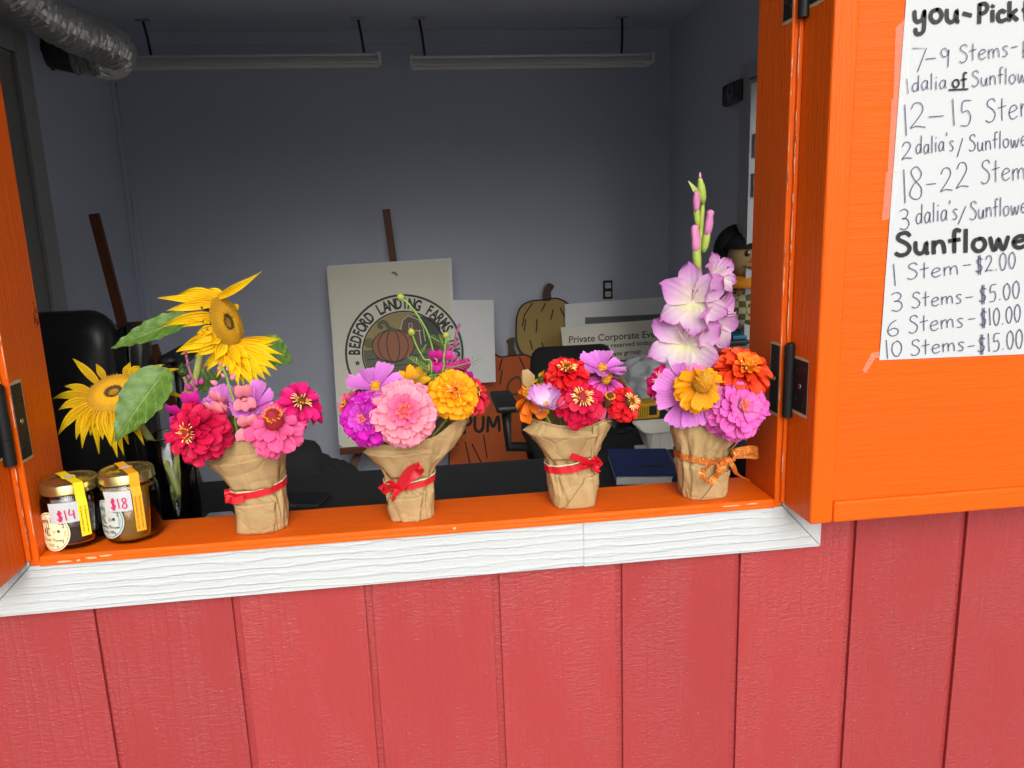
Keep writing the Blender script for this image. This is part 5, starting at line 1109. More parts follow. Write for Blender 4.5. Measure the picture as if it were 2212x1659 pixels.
strip('ribbon_tail', [K(W1, 514, 1066, .007), K(W1, 506, 1056, .009), K(W1, 504, 1046, .008)], .005, M_ribbon, r1, [Vector((1, 0, .3)), Vector((1, 0, .1))])
kn = K(W1, 514, 1062, .007); obj('ribbon_knot', *xf(g_box(-.006, .006, -.003, .003, -.0065, .0065, .0025, 3), Matrix.Translation(kn) @ Matrix.Rotation(R(20), 4, 'Y')), M_ribbon, r1, smooth=True)
W2 = Wrap('kraft paper wrap with wide folded flap and red ribbon bow under the pale pink zinnia', [(1127, 852, 934, .026), (1114, 846, 938, .030), (1070, 838, 935, .033), (1048, 834, 934, .034), (1022, 832, 936, .035), (1004, 822, 944, .039), (985, 810, 962, .043), (965, 800, 982, .047), (940, 772, 998, .052), (912, 752, 1010, .055)], YW, [(0, 912), (50, 895), (90, 890), (135, 900), (180, 930), (215, 940), (262, 938), (290, 930), (325, 900)], [((800, 962), (929, 958), (922, 1018), (845, 1014), .010, .002, 12), ((842, 1060), (912, 1056), (903, 1122), (850, 1122), .002, .001, 0)], 1040, 2)
r2 = W2.band('ribbon', (1041, 1029), 12, M_ribbon, .0036); W2.rubber((1033, 1020))
c = K(W2, 863, 1040, .009)
def D2(w_, x, y, l): return w_.front(min(max(x, interp(w_.rows, y)[0]+1), interp(w_.rows, y)[1]-1), y, l)
pl = lambda x, y, Y: atY(x, y, Y)
yf = c.y
strip('bow_loop', [c, over(W2, c, 880, 1020, 0.0300), over(W2, c, 900, 1006, 0.0420), over(W2, c, 909, 1010, 0.0360), over(W2, c, 903, 1021, 0.0220), over(W2, c, 885, 1033, 0.0160), c], .0062, M_ribbon, r2, [Vector((-.5, -.3, .8)), Vector((-.5, -.5, .7)), Vector((-.6, .2, .7)), Vector((-.5, -.2, .8))], 6)
strip('bow_loop', [c, over(W2, c, 845, 1042, 0.0270), over(W2, c, 828, 1046, 0.0330), over(W2, c, 822, 1056, 0.0360), over(W2, c, 830, 1064, 0.0280), over(W2, c, 845, 1056, 0.0220), c], .0048, M_ribbon, r2, [Vector((.2, -.6, .7)), Vector((.7, -.4, .4)), Vector((.3, -.7, -.3)), Vector((.2, -.5, .8))], 6)
strip('ribbon_tail', [c, over(W2, c, 857, 1056, 0.0170), over(W2, c, 851, 1072, 0.0185), over(W2, c, 848, 1083, 0.0140)], [.0045, .002], M_ribbon, r2, [Vector((1, -.3, .3)), Vector((1, -.1, .3))])
obj('ribbon_knot', *xf(g_box(-.005, .005, -.003, .004, -.005, .005, .002, 3), Matrix.Translation(c+Vector((0, -.002, 0))) @ Matrix.Rotation(R(35), 4, 'Y')), M_ribbon, r2, smooth=True)
W3 = Wrap('kraft paper wrap with curled front lip and red ribbon bow under the raspberry zinnia', [(1099, 1199, 1276, .026), (1087, 1195, 1282, .030), (1050, 1188, 1284, .033), (1012, 1183, 1284, .034), (988, 1180, 1279, .035), (965, 1167, 1288, .039), (935, 1154, 1303, .044), (910, 1147, 1315, .048), (885, 1139, 1324, .051)], YW, [(0, 893), (40, 880), (90, 860), (140, 850), (180, 890), (215, 893), (250, 900), (270, 904), (300, 902), (330, 897)], [((1150, 918), (1276, 925), (1262, 978), (1188, 978), .014, .002, 20), ((1254, 1018), (1281, 1016), (1277, 1094), (1206, 1094), .002, .001, 0), ((1262, 905), (1312, 900), (1288, 980), (1262, 985), .003, .003, 0)], 1000, 3)
r3 = W3.band('ribbon', (1004, 990), 14, M_ribbon, .0036); W3.rubber((996, 978))
c = K(W3, 1272, 999, .008); yf = c.y
strip('ribbon_tail', [c, over(W3, c, 1255, 992, 0.0200), over(W3, c, 1232, 984, 0.0275)], .0052, M_ribbon, r3, [Vector((.3, -.3, .9)), Vector((.4, -.2, .9))])
strip('bow_loop', [c, over(W3, c, 1283, 990, 0.0140), over(W3, c, 1292, 994, 0.0170), over(W3, c, 1297, 1002, 0.0170), over(W3, c, 1288, 1006, 0.0140), c], .005, M_ribbon, r3, [Vector((.4, -.4, .8)), Vector((.2, -.7, .6)), Vector((.5, .1, .8))], 5)
strip('bow_loop', [c, over(W3, c, 1266, 1004, 0.0200), over(W3, c, 1263, 1011, 0.0245), over(W3, c, 1272, 1012, 0.0230), c], .0045, M_ribbon, r3, [Vector((.5, -.5, .5)), Vector((.7, -.6, .1)), Vector((.5, -.3, .6))], 5)
strip('ribbon_tail', [c, over(W3, c, 1286, 1010, 0.0140), over(W3, c, 1292, 1020, 0.0170)], .005, M_ribbon, r3, [Vector((1, -.2, -.3)), Vector((1, -.1, -.2))])
obj('ribbon_knot', *xf(g_box(-.0045, .0045, -.003, .004, -.0045, .0045, .002, 3), Matrix.Translation(c+Vector((0, -.002, 0)))), M_ribbon, r3, smooth=True)
for i, (th0, zz, w0) in enumerate(((200, 0, 1),)):
    q = [(1128, 800), (1140, 797), (1156, 812), (1152, 842), (1150, 870), (1132, 868), (1130, 838), (1126, 818)]; yb_ = YW+.035
    V = [atY(x, y, yb_+.004*math.sin(k)) for k, (x, y) in enumerate(q)]; o = obj('paper_corner', V[::-1], [tuple(range(len(V)))], M_kraft, W3.t); md = o.modifiers.new('thick', 'SOLIDIFY'); md.thickness = .0006
m_, n_, b_ = new_mat('orange_gold_glitter_ribbon'); b_.inputs['Roughness'].default_value = .3; b_.inputs['Metallic'].default_value = .55
vz = N(n_, 'TexVoronoi', Scale=1500.0); g_ = N(n_, 'NewGeometry'); L(n_, g_.outputs['Position'], vz.inputs['Vector']); cr_ = N(n_, 'ValToRGB'); cr_.color_ramp.elements[0].position = .35; cr_.color_ramp.elements[0].color = (*srgb(196, 48, 14), 1); cr_.color_ramp.elements[1].position = .75; cr_.color_ramp.elements[1].color = (*srgb(250, 190, 90), 1)
sx_ = N(n_, 'SeparateColor'); L(n_, vz.outputs['Color'], sx_.inputs[0]); L(n_, sx_.outputs[0], cr_.inputs[0]); L(n_, cr_.outputs[0], b_.inputs['Base Color']); bp_ = N(n_, 'Bump', Strength=.5, Distance=.0006); L(n_, sx_.outputs[1], bp_.inputs['Height']); L(n_, bp_.outputs[0], b_.inputs['Normal'])
M_glit = m_
W4 = Wrap('kraft paper wrap with glittery orange ribbon bow beside the right jamb', [(1078, 1482, 1550, .026), (1066, 1471, 1558, .031), (1010, 1467, 1562, .034), (985, 1466, 1562, .034), (965, 1463, 1568, .037), (945, 1459, 1586, .041), (925, 1455, 1612, .045), (905, 1452, 1636, .048), (880, 1449, 1642, .05)], YW-.004, [(0, 922), (40, 890), (90, 860), (135, 860), (180, 880), (225, 885), (270, 890), (300, 905), (335, 935)], [((1578, 905), (1612, 940), (1575, 968), (1556, 970), .006, .003, 8), ((1536, 1010), (1560, 1008), (1550, 1072), (1492, 1074), .002, .001, 0)], 980, 4)
r4 = W4.band('ribbon', (974, 990), 14, M_glit, .0036); c = K(W4, 1559, 985, .007); yf = c.y
strip('bow_loop', [c, over(W4, c, 1585, 978, 0.0170), over(W4, c, 1615, 971, 0.0230), over(W4, c, 1634, 973, 0.0140), over(W4, c, 1634, 983, 0.0065), over(W4, c, 1610, 982, 0.0065), over(W4, c, 1580, 984, 0.0065), c], .0062, M_glit, r4, [UPV, UPV, UPV, UPV], 6)
strip('bow_loop', [c, over(W4, c, 1552, 995, 0.0200), over(W4, c, 1530, 1008, 0.0290), over(W4, c, 1518, 1020, 0.0320), over(W4, c, 1520, 1036, 0.0305), over(W4, c, 1535, 1040, 0.0275), over(W4, c, 1550, 1024, 0.0230), over(W4, c, 1558, 1002, 0.0170), c], .0055, M_glit, r4, [Vector((.5, -.3, .8)), Vector((.7, -.5, .5)), Vector((.9, -.3, .1)), Vector((.2, -.6, -.7)), Vector((-.7, -.4, -.4)), Vector((1, -.2, 0))], 5)
strip('ribbon_tail', [c, over(W4, c, 1562, 1005, 0.0170), over(W4, c, 1556, 1024, 0.0185)], .0055, M_glit, r4, [Vector((1, -.3, 0)), Vector((1, -.2, .3))])
strip('ribbon_tail', [c, over(W4, c, 1572, 990, 0.0140), over(W4, c, 1584, 1008, 0.0110), over(W4, c, 1592, 1024, 0.0065), over(W4, c, 1618, 1038, 0.0065)], [.0055, .003], M_glit, r4, [Vector((.8, -.3, .5)), Vector((.9, -.5, .2)), Vector((.3, -.9, .2))])
obj('ribbon_knot', *xf(g_box(-.005, .005, -.003, .004, -.006, .006, .002, 3), Matrix.Translation(c+Vector((0, -.002, 0)))), M_glit, r4, smooth=True)
def BP(w_, dx=0, dy=0): return Vector((w_.base.x+dx, YW+dy, SILL+.012))

# ---------------------------------------------------------------- bouquet 1
GZ = 'zinnias in the wrapped bouquets'; GC = 'cosmos in the wrapped bouquets'
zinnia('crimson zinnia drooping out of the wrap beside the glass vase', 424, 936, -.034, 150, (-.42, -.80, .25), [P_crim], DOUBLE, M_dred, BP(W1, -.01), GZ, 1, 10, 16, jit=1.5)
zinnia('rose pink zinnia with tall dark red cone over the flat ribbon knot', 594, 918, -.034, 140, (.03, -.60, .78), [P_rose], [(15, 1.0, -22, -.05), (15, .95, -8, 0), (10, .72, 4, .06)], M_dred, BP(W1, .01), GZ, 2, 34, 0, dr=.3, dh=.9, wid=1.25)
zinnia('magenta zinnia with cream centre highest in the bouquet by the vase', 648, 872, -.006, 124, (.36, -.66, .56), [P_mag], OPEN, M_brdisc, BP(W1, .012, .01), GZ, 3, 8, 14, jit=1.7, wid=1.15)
cosmos('mauve cosmos with yellow centre beside the pink snapdragon', 548, 882, .022, 112, (-.05, -.72, .62), P_mauve, BP(W1, 0, .01), GC, 4, elev=32)
cosmos('mauve cosmos half hidden behind the pink snapdragon', 486, 886, .040, 104, (-.25, -.55, .7), P_mauve, BP(W1, -.005, .012), GC, 5, elev=30)
def lobe(V, F, c, d, s, ln, wd, bulge, nu=4, nv=5):
    """rounded cupped lobe"""
    d = d.normalized(); s = (s-d*s.dot(d)).normalized(); n = d.cross(s); k = len(V)
    for j in range(nv+1):
        t = j/nv; w_ = wd*math.sin(math.pi*(.18+.72*t))**.8
        for i in range(nu+1):
            u = 2*i/nu-1; V.append(c+d*(ln*t*(1-.12*u*u*t))+s*(w_*u)+n*(bulge*(math.sin(math.pi*t)*(1-u*u*.6))-bulge*.5*t*t+.16*wd*math.sin(u*5+t*6+ln*900)*t))
    for j in range(nv):
        for i in range(nu): F.append((k+j*(nu+1)+i, k+j*(nu+1)+i+1, k+(j+1)*(nu+1)+i+1, k+(j+1)*(nu+1)+i))
def snap_floret(root, p, out, size, mat, mat2=None):
    """two lipped snapdragon floret: tube, two upper lobes, three lower lobes and the swollen palate"""
    out = out.normalized(); s = out.cross(UPV).normalized(); u = s.cross(out); V, F = [], []
    size *= 1.0; g = g_tube(catmull([p, p+out*size*.35-u*size*.02, p+out*size*.62], 3), [size*.09, size*.12, size*.16, size*.17, size*.18, size*.2, size*.2], 8, False); V += g[0]; F += g[1]
    m = p+out*size*.58
    for sg in (-1, 1): lobe(V, F, m+u*size*.10, (out*.3+u*.9+s*sg*.45), s, size*.56, size*.26, size*.07)
    for sg in (-1, 0, 1): lobe(V, F, m-u*size*.08+s*sg*size*.1, (out*.35-u*.8+s*sg*.75), s+u*sg*.4, size*.5, size*.22, -size*.07)
    k = len(V); nn = 10
    for j in range(6):
        t = math.pi*j/5
        for i in range(nn): a = 2*math.pi*i/nn; V.append(m+out*size*.08-u*size*.06+s*(size*.12*math.sin(t)*math.cos(a))+out*(size*.10*math.sin(t)*math.sin(a))+u*(size*.08*math.cos(t)))
    for j in range(5):
        for i in range(nn): F.append((k+j*nn+i, k+(j+1)*nn+i, k+(j+1)*nn+(i+1) % nn, k+j*nn+(i+1) % nn))
    U = [(.5, .6)]*len(V); obj('floret', V, F, mat, root, smooth=True, uvs=U)
def bud(root, p, d, ln, r, mat, name='bud', n=8):
    d = d.normalized(); g = g_tube([p+d*ln*t for t in (0, .12, .35, .6, .85, 1)], [r*.4, r*.8, r, r*.85, r*.5, r*.12], n); obj(name, *g, mat, root, smooth=True, uvs=[(.5, .6)]*len(g[0]))
def snapdragon(label, pts, Y, base, florets, buds, mat, budmat, group='snapdragons in the wrapped bouquets', leaves=6, sd=0, stem_mat=M_leaf2):
    rnd = random.Random(sd); P = [atY(x, y, Y) for x, y in pts]; root = thing('snapdragon', label, 'flower', base, group)
    tube('stem', catmull([base]+P, 6), .0021, stem_mat, root, n=6)
    for (x, y, dy, ox, oz, sz) in florets: snap_floret(root, atY(x, y, Y+dy+.008), Vector((ox, -1, oz)), sz*scale_at(P[0]), mat)
    for (x, y, ln, ox, oz) in buds:
        p = atY(x, y, Y-.003); s = scale_at(p); bud(root, p, Vector((ox, -.35, oz)), ln*s, ln*s*.36, budmat)
        V, F = [], []
        for q in range(3): leaf_small(V, F, p, Vector((ox*.6+rnd.uniform(-.5, .5), -.3+rnd.uniform(-.5, .3), oz*.6+.3)), ln*s*.6, ln*s*.18)
        obj('calyx', V, F, M_leaf2 if stem_mat is M_leaf2 else M_leafd, root, smooth=True)
    return root
snapdragon('pink snapdragon spike with green tip rising in front of the hanging sunflower', [(513, 935), (508, 880), (497, 840), (486, 805), (478, 792)], .004, BP(W1, 0, .0), [(488, 878, -.01, -.35, -.35, 62), (533, 905, -.012, .25, -.35, 60), (518, 852, 0, .5, -.1, 52), (486, 860, .01, -.5, -.1, 44)], [(470, 830, 17, -.7, .5), (508, 842, 18, .6, .5), (500, 820, 17, .6, .8), (486, 815, 12, -.5, .8), (475, 800, 9, -.4, .9), (490, 800, 9, .5, .9), (478, 790, 10, -.05, 1)], P_snap, P_snap, sd=1)
snapdragon('purple snapdragon stalk with round buds beside the sunflower stem', [(432, 900), (424, 860), (418, 825), (408, 795), (402, 766)], .045, BP(W1, -.008, .012), [(428, 866, -.01, -.1, -.1, 58), (404, 884, -.01, -.5, -.3, 52)], [(412, 843, 22, -.3, .9), (424, 832, 15, .2, .8), (434, 830, 16, .4, 1), (412, 818, 11, -.5, .8), (422, 848, 16, .3, .5), (406, 790, 7, -.3, 1), (402, 775, 7, .2, 1), (402, 764, 9, 0, 1)], P_snapm, P_snapp, sd=2, stem_mat=plain('mauve_stem', srgb(140, 92, 100), .6))
# ---------------------------------------------------------------- bouquet 2
zinnia('big pale pink zinnia at the front of the bow tied bouquet', 874, 892, -.040, 160, (.02, -.93, .32), [P_pale, P_pale, P_deep], DOUBLE, M_pkdisc, BP(W2), GZ, 6, 16, 0, jit=.9, wid=1.05, cup=.5, dr=.16)
zinnia('amber yellow zinnia above the folded paper flap', 980, 850, -.022, 122, (.16, -.80, .50), [P_amber, P_amber, P_amber2], DOUBLE, M_dred, BP(W2, .012), GZ, 7, 10, 8, jit=.8, wid=1.15, dr=.12)
zinnia('purple magenta zinnia against the big pale pink one', 792, 905, -.024, 132, (-.30, -.86, .26), [P_purp, P_purp, P_purp2], DOUBLE, M_pkdisc, BP(W2, -.012), GZ, 8, 10, 0, jit=.8, wid=1.1, dr=.11)
zinnia('coral pink zinnia turned away beside the purple magenta one', 757, 878, .004, 92, (-.72, -.40, .42), [P_coral], MID, M_brdisc, BP(W2, -.015, .01), GZ, 9, 8, 0, wid=1.15)
zinnia('red pink zinnia peeping out behind the amber one', 1022, 850, .015, 96, (.55, -.45, .62), [P_redp], MID, M_brdisc, BP(W2, .015, .012), GZ, 10, 8, 8, wid=1.15, jit=1.4)
zinnia('dark red zinnia at the back of the bow tied bouquet', 890, 818, .072, 92, (.0, -.35, .93), [P_dkred], MID, M_dred, BP(W2, 0, .015), GZ, 11, 8, 0)
cosmos('mauve cosmos with speckled centre above the purple magenta zinnia', 812, 842, .004, 124, (-.02, -.46, .88), P_mauve, BP(W2, -.008, .0), GC, 12, elev=14)
daisy('golden bronze rudbeckia opening behind the pale pink zinnia', 888, 842, .028, 112, (.1, -.52, .82), P_bron, BP(W2, .002, .01), 'rudbeckias in the wrapped bouquets', 13, 13, 30)
snapdragon('magenta snapdragon with bare pink tip beside the cosmos buds', [(972, 812), (972, 785), (980, 745), (988, 715), (993, 701)], .05, BP(W2, .01, .012), [(950, 776, 0, -.3, 0, 44), (986, 796, 0, .4, -.1, 52), (966, 782, 0, .0, .2, 40), (996, 810, 0, .3, -.4, 44)], [(966, 768, 20, -.1, 1), (978, 780, 18, .5, .8), (972, 752, 11, -.4, .8), (982, 748, 12, .6, .9), (985, 730, 6, .3, 1), (990, 714, 6, .2, 1), (992, 703, 7, .1, 1)], P_snapm, P_snapp, sd=3, stem_mat=MATS['mauve_stem'])
def fern(root, p, d, ln, sd, n=9, mat=M_leaf2):
    rnd = random.Random(sd); d = d.normalized(); V, F = [], []
    s = d.cross(OUT).normalized()
    for i in range(n):
        t = (i+1)/n; q = p+d*ln*t; l = ln*(.42*(1-t*.65))
        for sg in (-1, 1):
            e = (d*.75+s*sg*rnd.uniform(.5, .9)+Vector((0, rnd.uniform(-.3, .3), 0))); leaf_small(V, F, q-d*ln*.05, e, l, l*.09)
    g = g_tube([p, p+d*ln*.5, p+d*ln], [.0009, .0007, .0003], 4); k = len(V); V += g[0]; F += [tuple(a+k for a in f) for f in g[1]]
    obj('ferny_leaf', V, F, mat, root, smooth=True)
def cosmos_bud(label, pts, Y, base, r, ferns, sd=0):
    P = [atY(x, y, Y) for x, y in pts]; root = thing('cosmos_bud', label, 'flower bud', base, 'cosmos buds on thin stems'); tube('stem', catmull([base]+P, 6), .0014, M_leaf2, root, n=6)
    top = P[-1]; d = (P[-1]-P[-2]).normalized(); s = scale_at(top); ra = r*s
    g = g_tube([top+d*ra*t for t in (-.9, -.6, 0, .6, 1.1)], [ra*.3, ra*.85, ra, ra*.8, ra*.35], 10); obj('bud', *g, plain('bud_green_gold', srgb(168, 160, 70), .5, var=.3, vscale=300), root, smooth=True)
    V, F = [], []
    for k in range(8): a = 2*math.pi*k/8; e = frame_of(d); rad = e[1]*math.cos(a)+e[2]*math.sin(a); leaf_small(V, F, top-d*ra*.8+rad*ra*.6, d+rad*.35, ra*1.5, ra*.28, rad)
    obj('sepals', V, F, M_leaf2, root, smooth=True)
    for (x, y, dx, dz, ln) in ferns: fern(root, atY(x, y, Y), Vector((dx, -.15, dz)), ln*s, sd+x)
cosmos_bud('tallest cosmos bud on a bare thin stem over the farm sign', [(941, 812), (938, 770), (922, 715), (890, 665), (866, 642)], .040, BP(W2, .004, .012), 8, [], 1)
cosmos_bud('cosmos bud over the barn emblem with one small side leaf', [(932, 812), (915, 775), (900, 748), (889, 718)], .036, BP(W2, .002, .012), 8, [(910, 765, .5, .9, 26), (930, 805, -.6, .5, 62), (930, 808, -.2, -.5, 52)], 2)
cosmos_bud('cosmos bud in a tuft of ferny leaves beside the magenta snapdragon', [(955, 812), (958, 780), (962, 745), (963, 725)], .032, BP(W2, .006, .01), 7, [(962, 745, -.9, .6, 46), (962, 750, .5, .8, 32), (960, 752, -.3, .9, 34), (956, 800, .95, .25, 90), (948, 808, -1, -.1, 60)], 3)
# ---------------------------------------------------------------- bouquet 3
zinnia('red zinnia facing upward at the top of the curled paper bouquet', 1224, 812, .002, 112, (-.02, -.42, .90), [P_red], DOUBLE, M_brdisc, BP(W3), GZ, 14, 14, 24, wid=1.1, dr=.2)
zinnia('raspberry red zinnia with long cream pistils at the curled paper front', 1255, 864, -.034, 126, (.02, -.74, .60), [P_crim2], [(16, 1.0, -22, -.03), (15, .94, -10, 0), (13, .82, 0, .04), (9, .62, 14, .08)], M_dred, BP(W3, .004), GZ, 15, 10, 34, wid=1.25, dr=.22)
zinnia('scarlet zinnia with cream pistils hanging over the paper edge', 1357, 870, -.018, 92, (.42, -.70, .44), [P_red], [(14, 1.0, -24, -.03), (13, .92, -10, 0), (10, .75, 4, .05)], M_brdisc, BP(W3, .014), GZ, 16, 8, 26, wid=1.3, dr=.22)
zinnia('floppy orange zinnia over the curled paper rim', 1146, 856, .004, 112, (-.35, -.52, .74), [P_or], [(12, 1.0, -34, -.04), (10, .85, -14, 0)], M_gdisc, BP(W3, -.012, .004), GZ, 17, 20, 6, jit=2.0, wid=1.15, dr=.2)
zinnia('pink zinnia with drooping petals under the mauve cosmos', 1308, 822, .008, 100, (.10, -.45, .84), [P_pkm], [(13, 1.0, -26, -.04), (9, .8, -8, 0)], M_gdisc, BP(W3, .006, .006), GZ, 18, 26, 0, jit=1.6, wid=1.3, dr=.22)
zinnia('faded pink zinnia with tall brown cone between the red ones', 1314, 868, -.012, 84, (.06, -.62, .76), [P_rose], [(9, 1.0, -44, -.14)], M_brdisc, BP(W3, .008), GZ, 19, 26, 0, jit=1.4, wid=.95, dr=.26, dh=1.5)
cosmos('pale fluted cosmos tucked inside the curled paper', 1180, 884, -.008, 116, (-.12, -.62, .72), P_pfl, BP(W3, -.008), GC, 20, elev=46, wid=.8, ruffle=.11, teeth=.1)
cosmos('mauve cosmos with speckled centre topping the curled paper bouquet', 1298, 802, .028, 112, (.16, -.46, .86), P_mauve, BP(W3, .006, .01), GC, 21, elev=20)
daisy('yellow rudbeckia turned away beside the paper corner', 1172, 822, .040, 76, (-.55, -.10, .70), P_yel, BP(W3, -.008, .012), 'rudbeckias in the wrapped bouquets', 22, 12, -5, M_leafd)
daisy('bronze rudbeckia turned away behind the scarlet zinnia', 1352, 850, .034, 92, (.80, .15, .50), P_bron2, BP(W3, .012, .012), 'rudbeckias in the wrapped bouquets', 23, 13, 0)
# ---------------------------------------------------------------- bouquet 4
zinnia('golden zinnia with domed yellow disc under the gladiolus', 1515, 832, -.046, 130, (.0, -.78, .58), [P_gold], SINGLE, M_gdisc, BP(W4), GZ, 24, 40, 0, wid=1.15, dr=.33, dh=.95, jit=.8)
zinnia('orange red zinnia beside the right hinge', 1604, 805, -.016, 140, (.14, -.60, .74), [P_orr, P_orr, P_orr2], DOUBLE, M_gdisc, BP(W4, .012), GZ, 25, 10, 10, wid=1.05, dr=.12)
zinnia('big orchid pink zinnia over the glittery ribbon', 1592, 880, -.036, 156, (.14, -.90, .34), [P_pkm, P_pkm, P_pkm2], DOUBLE, M_pkdisc, BP(W4, .01), GZ, 26, 18, 0, wid=1.12, cup=.28, dr=.13, jit=.7)
zinnia('magenta zinnia half hidden behind the big mauve cosmos', 1432, 826, .018, 96, (-.58, -.60, .50), [P_mag], MID, M_brdisc, BP(W4, -.012, .01), GZ, 27, 8, 14)
cosmos('big mauve cosmos drooping beside the golden zinnia', 1484, 856, -.012, 142, (-.40, -.88, .10), P_mauve, BP(W4, -.01), GC, 28, elev=8, wid=.82)
# gladiolus
M_bract = plain('gladiolus_green', srgb(150, 170, 70), .5, var=.15, vscale=120)
YG = .045; gl = thing('gladiolus', 'tall pale lilac gladiolus spike with pink buds above the orange jamb bouquet', 'flower', BP(W4, .0, .008))
GS_ = [(1500, 900), (1506, 800), (1512, 700), (1512, 600), (1508, 560), (1514, 500), (1517, 455), (1519, 420)]
tube('stem', catmull([BP(W4, 0, .008)]+[atY(x, y, YG) for x, y in GS_], 6), [.0042]*43+[.0034]*6, M_bract, gl, n=8)
GLP = dict(ws=[.06, .14, .26, .35, .30, .15, .008], vs=[.0, .2, .42, .62, .8, .94, 1.0])
def glad(px, py, Y, dpx, n, roll=0, open_=1.0, sd=0):
    rnd = random.Random(sd); c = atY(px, py, Y); r = dpx/2*scale_at(c); n, a, b = flower_frame(n); foot = c-n*r*.55
    for k in range(6):
        q = R(90+roll+k*60); rad = b*math.sin(q)+a*math.cos(q); inner = k % 2
        e = R((38 if inner else 30)*(2-open_)+rnd.uniform(-6, 6)); d = rad*math.cos(e)+n*math.sin(e); s = n.cross(rad).normalized(); u = d.cross(s)
        V, F, U = grid_petal(nu=8, cup=.36, curl=-.30*open_, ruffle=.11, seed=sd*9+k, **GLP)
        low = math.sin(q) < -.2; W_ = 1.25 if inner else 1.05
        V = [foot+d*(v.x*r*1.18)+s*(v.y*r*W_)+u*(v.z*r) for v in V]
        obj('petal', V, F, P_glad2 if low else P_glad, gl, smooth=True, uvs=U)
    for k in range(3):
        t = rnd.uniform(-.2, .2)*a+b*.25+n; p = foot+n*r*.2; tip = p+t.normalized()*r*.75+a*r*.06*(k-1); g = g_tube(catmull([p, p.lerp(tip, .6)+b*.002, tip], 3), .0008, 5); obj('stamen', *g, plain('lilac_filament', srgb(226, 196, 220), .5), gl, smooth=True)
        g = g_tube([tip, tip+(b*.3+n*.6+a*(k-1)*.3)*r*.22], [.0011, .0008], 5); obj('anther', *g, plain('lilac_anther', srgb(190, 140, 180), .6), gl, smooth=True)
    st_ = atY(1510, py+18, YG); tube('flower_tube', catmull([st_, foot.lerp(st_, .4), foot], 4), [.004]*5+[.006]*4, P_glad, gl, n=8)
glad(1497, 646, .008, 146, (-.22, -.90, .22), 4, 1.02, 1); glad(1558, 692, .018, 130, (.48, -.82, .10), 20, .98, 2); glad(1480, 734, .006, 148, (-.30, -.86, .36), -6, 1.05, 3); glad(1558, 592, .026, 96, (.42, -.80, .30), 10, .72, 4); glad(1534, 768, .030, 128, (.10, -.78, .50), 30, .95, 5)
def gbud(p0, p1, tipc, ln_tip, r, mat):
    a, b = atY(*p0, YG-.004), atY(*p1, YG-.006); d = (b-a); g = g_tube([a+d*t for t in (0, .2, .45, .7, .9, 1)], [r*.4, r*.85, r, r*.9, r*.6, r*.45], 10); obj('bract', *g, M_bract, gl, smooth=True)
    if ln_tip:
        q = a+d*.62; t = atY(*tipc, YG-.012); e = t-q; g = g_tube([q+e*f for f in (0, .25, .5, .75, .92, 1)], [r*.75, r*1.0, r*1.05, r*.85, r*.75, r*.2], 10)
        V = [v+Vector((noise.noise(v*260), noise.noise(v*260+Vector((9, 0, 0))), noise.noise(v*260+Vector((0, 9, 0)))))*.0030 for v in g[0]]
        obj('bud', V, g[1], petal_bud, gl, smooth=True, uvs=[(.5, .85)]*len(V))
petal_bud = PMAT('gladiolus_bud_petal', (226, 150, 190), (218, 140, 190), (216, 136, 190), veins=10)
gbud((1508, 590), (1502, 520), (1500, 484), 1, .0072, 0); gbud((1520, 545), (1530, 488), (1536, 452), 1, .0066, 0); gbud((1508, 492), (1503, 440), (1503, 412), 1, .0055, 0); gbud((1519, 440), (1512, 385), (1513, 376), 0, .0068, 0); bud(gl, atY(1512, 386, YG-.006), Vector((0, 0, 1)), .010, .0022, petal_bud)
V, F = [], []; leaf_small(V, F, atY(1517, 436, YG-.006), atY(1486, 390, YG-.008)-atY(1517, 436, YG-.006), (atY(1486, 390, YG-.008)-atY(1517, 436, YG-.006)).length, .0042, OUT); obj('bract', V, F, M_bract, gl, smooth=True)
# ---------------------------------------------------------------- glass vase with two sunflowers
VC = (atY(311, 942, .25)+atY(416, 946, .25))/2; VC.y = .25; VR = (atY(416, 946, .25).x-atY(311, 942, .25).x)/2; VH = atY(363, 938, .25).z
vs_ = thing('glass_vase', 'clear glass cylinder vase half full of water holding the sunflowers', 'vase', (VC.x, VC.y, CT))
M_glass = thin_glass('clear_glass', refl=1.0); M_water = thin_glass('water', (.93, .96, .94), 1.3)
lathe('glass', [(0, CT+.0006), (VR-.003, CT+.0006), (VR, CT+.004), (VR, VH-.001), (VR-.001, VH), (VR-.002, VH-.001), (VR-.0022, CT+.014), (VR-.006, CT+.011), (0, CT+.011)], (VC.x, VC.y, 0), M_glass, vs_, n=48)
tube('rim', [(VC.x+(VR-.001)*math.cos(2*math.pi*k/48), VC.y+(VR-.001)*math.sin(2*math.pi*k/48), VH) for k in range(49)], .0013, glassy('rim_glass'), vs_, n=8)
WZ = atY(383, 1064, .25).z
tube('meniscus', [(VC.x+(VR-.0034)*math.cos(2*math.pi*k/48), VC.y+(VR-.0034)*math.sin(2*math.pi*k/48), WZ+.0004) for k in range(49)], .0012, MATS['rim_glass'], vs_, n=8)
lathe('water', [(0, CT+.0115), (VR-.0065, CT+.0115), (VR-.0026, CT+.0145), (VR-.0026, WZ+.0012), (VR-.005, WZ), (0, WZ)], (VC.x, VC.y, 0), M_water, vs_, n=48)
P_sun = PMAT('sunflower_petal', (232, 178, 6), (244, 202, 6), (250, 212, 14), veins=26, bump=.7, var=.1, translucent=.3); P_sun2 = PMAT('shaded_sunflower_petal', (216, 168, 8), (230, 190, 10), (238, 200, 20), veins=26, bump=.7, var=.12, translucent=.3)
m_, n_, b_ = new_mat('sunflower_disc_florets'); b_.inputs['Roughness'].default_value = .75
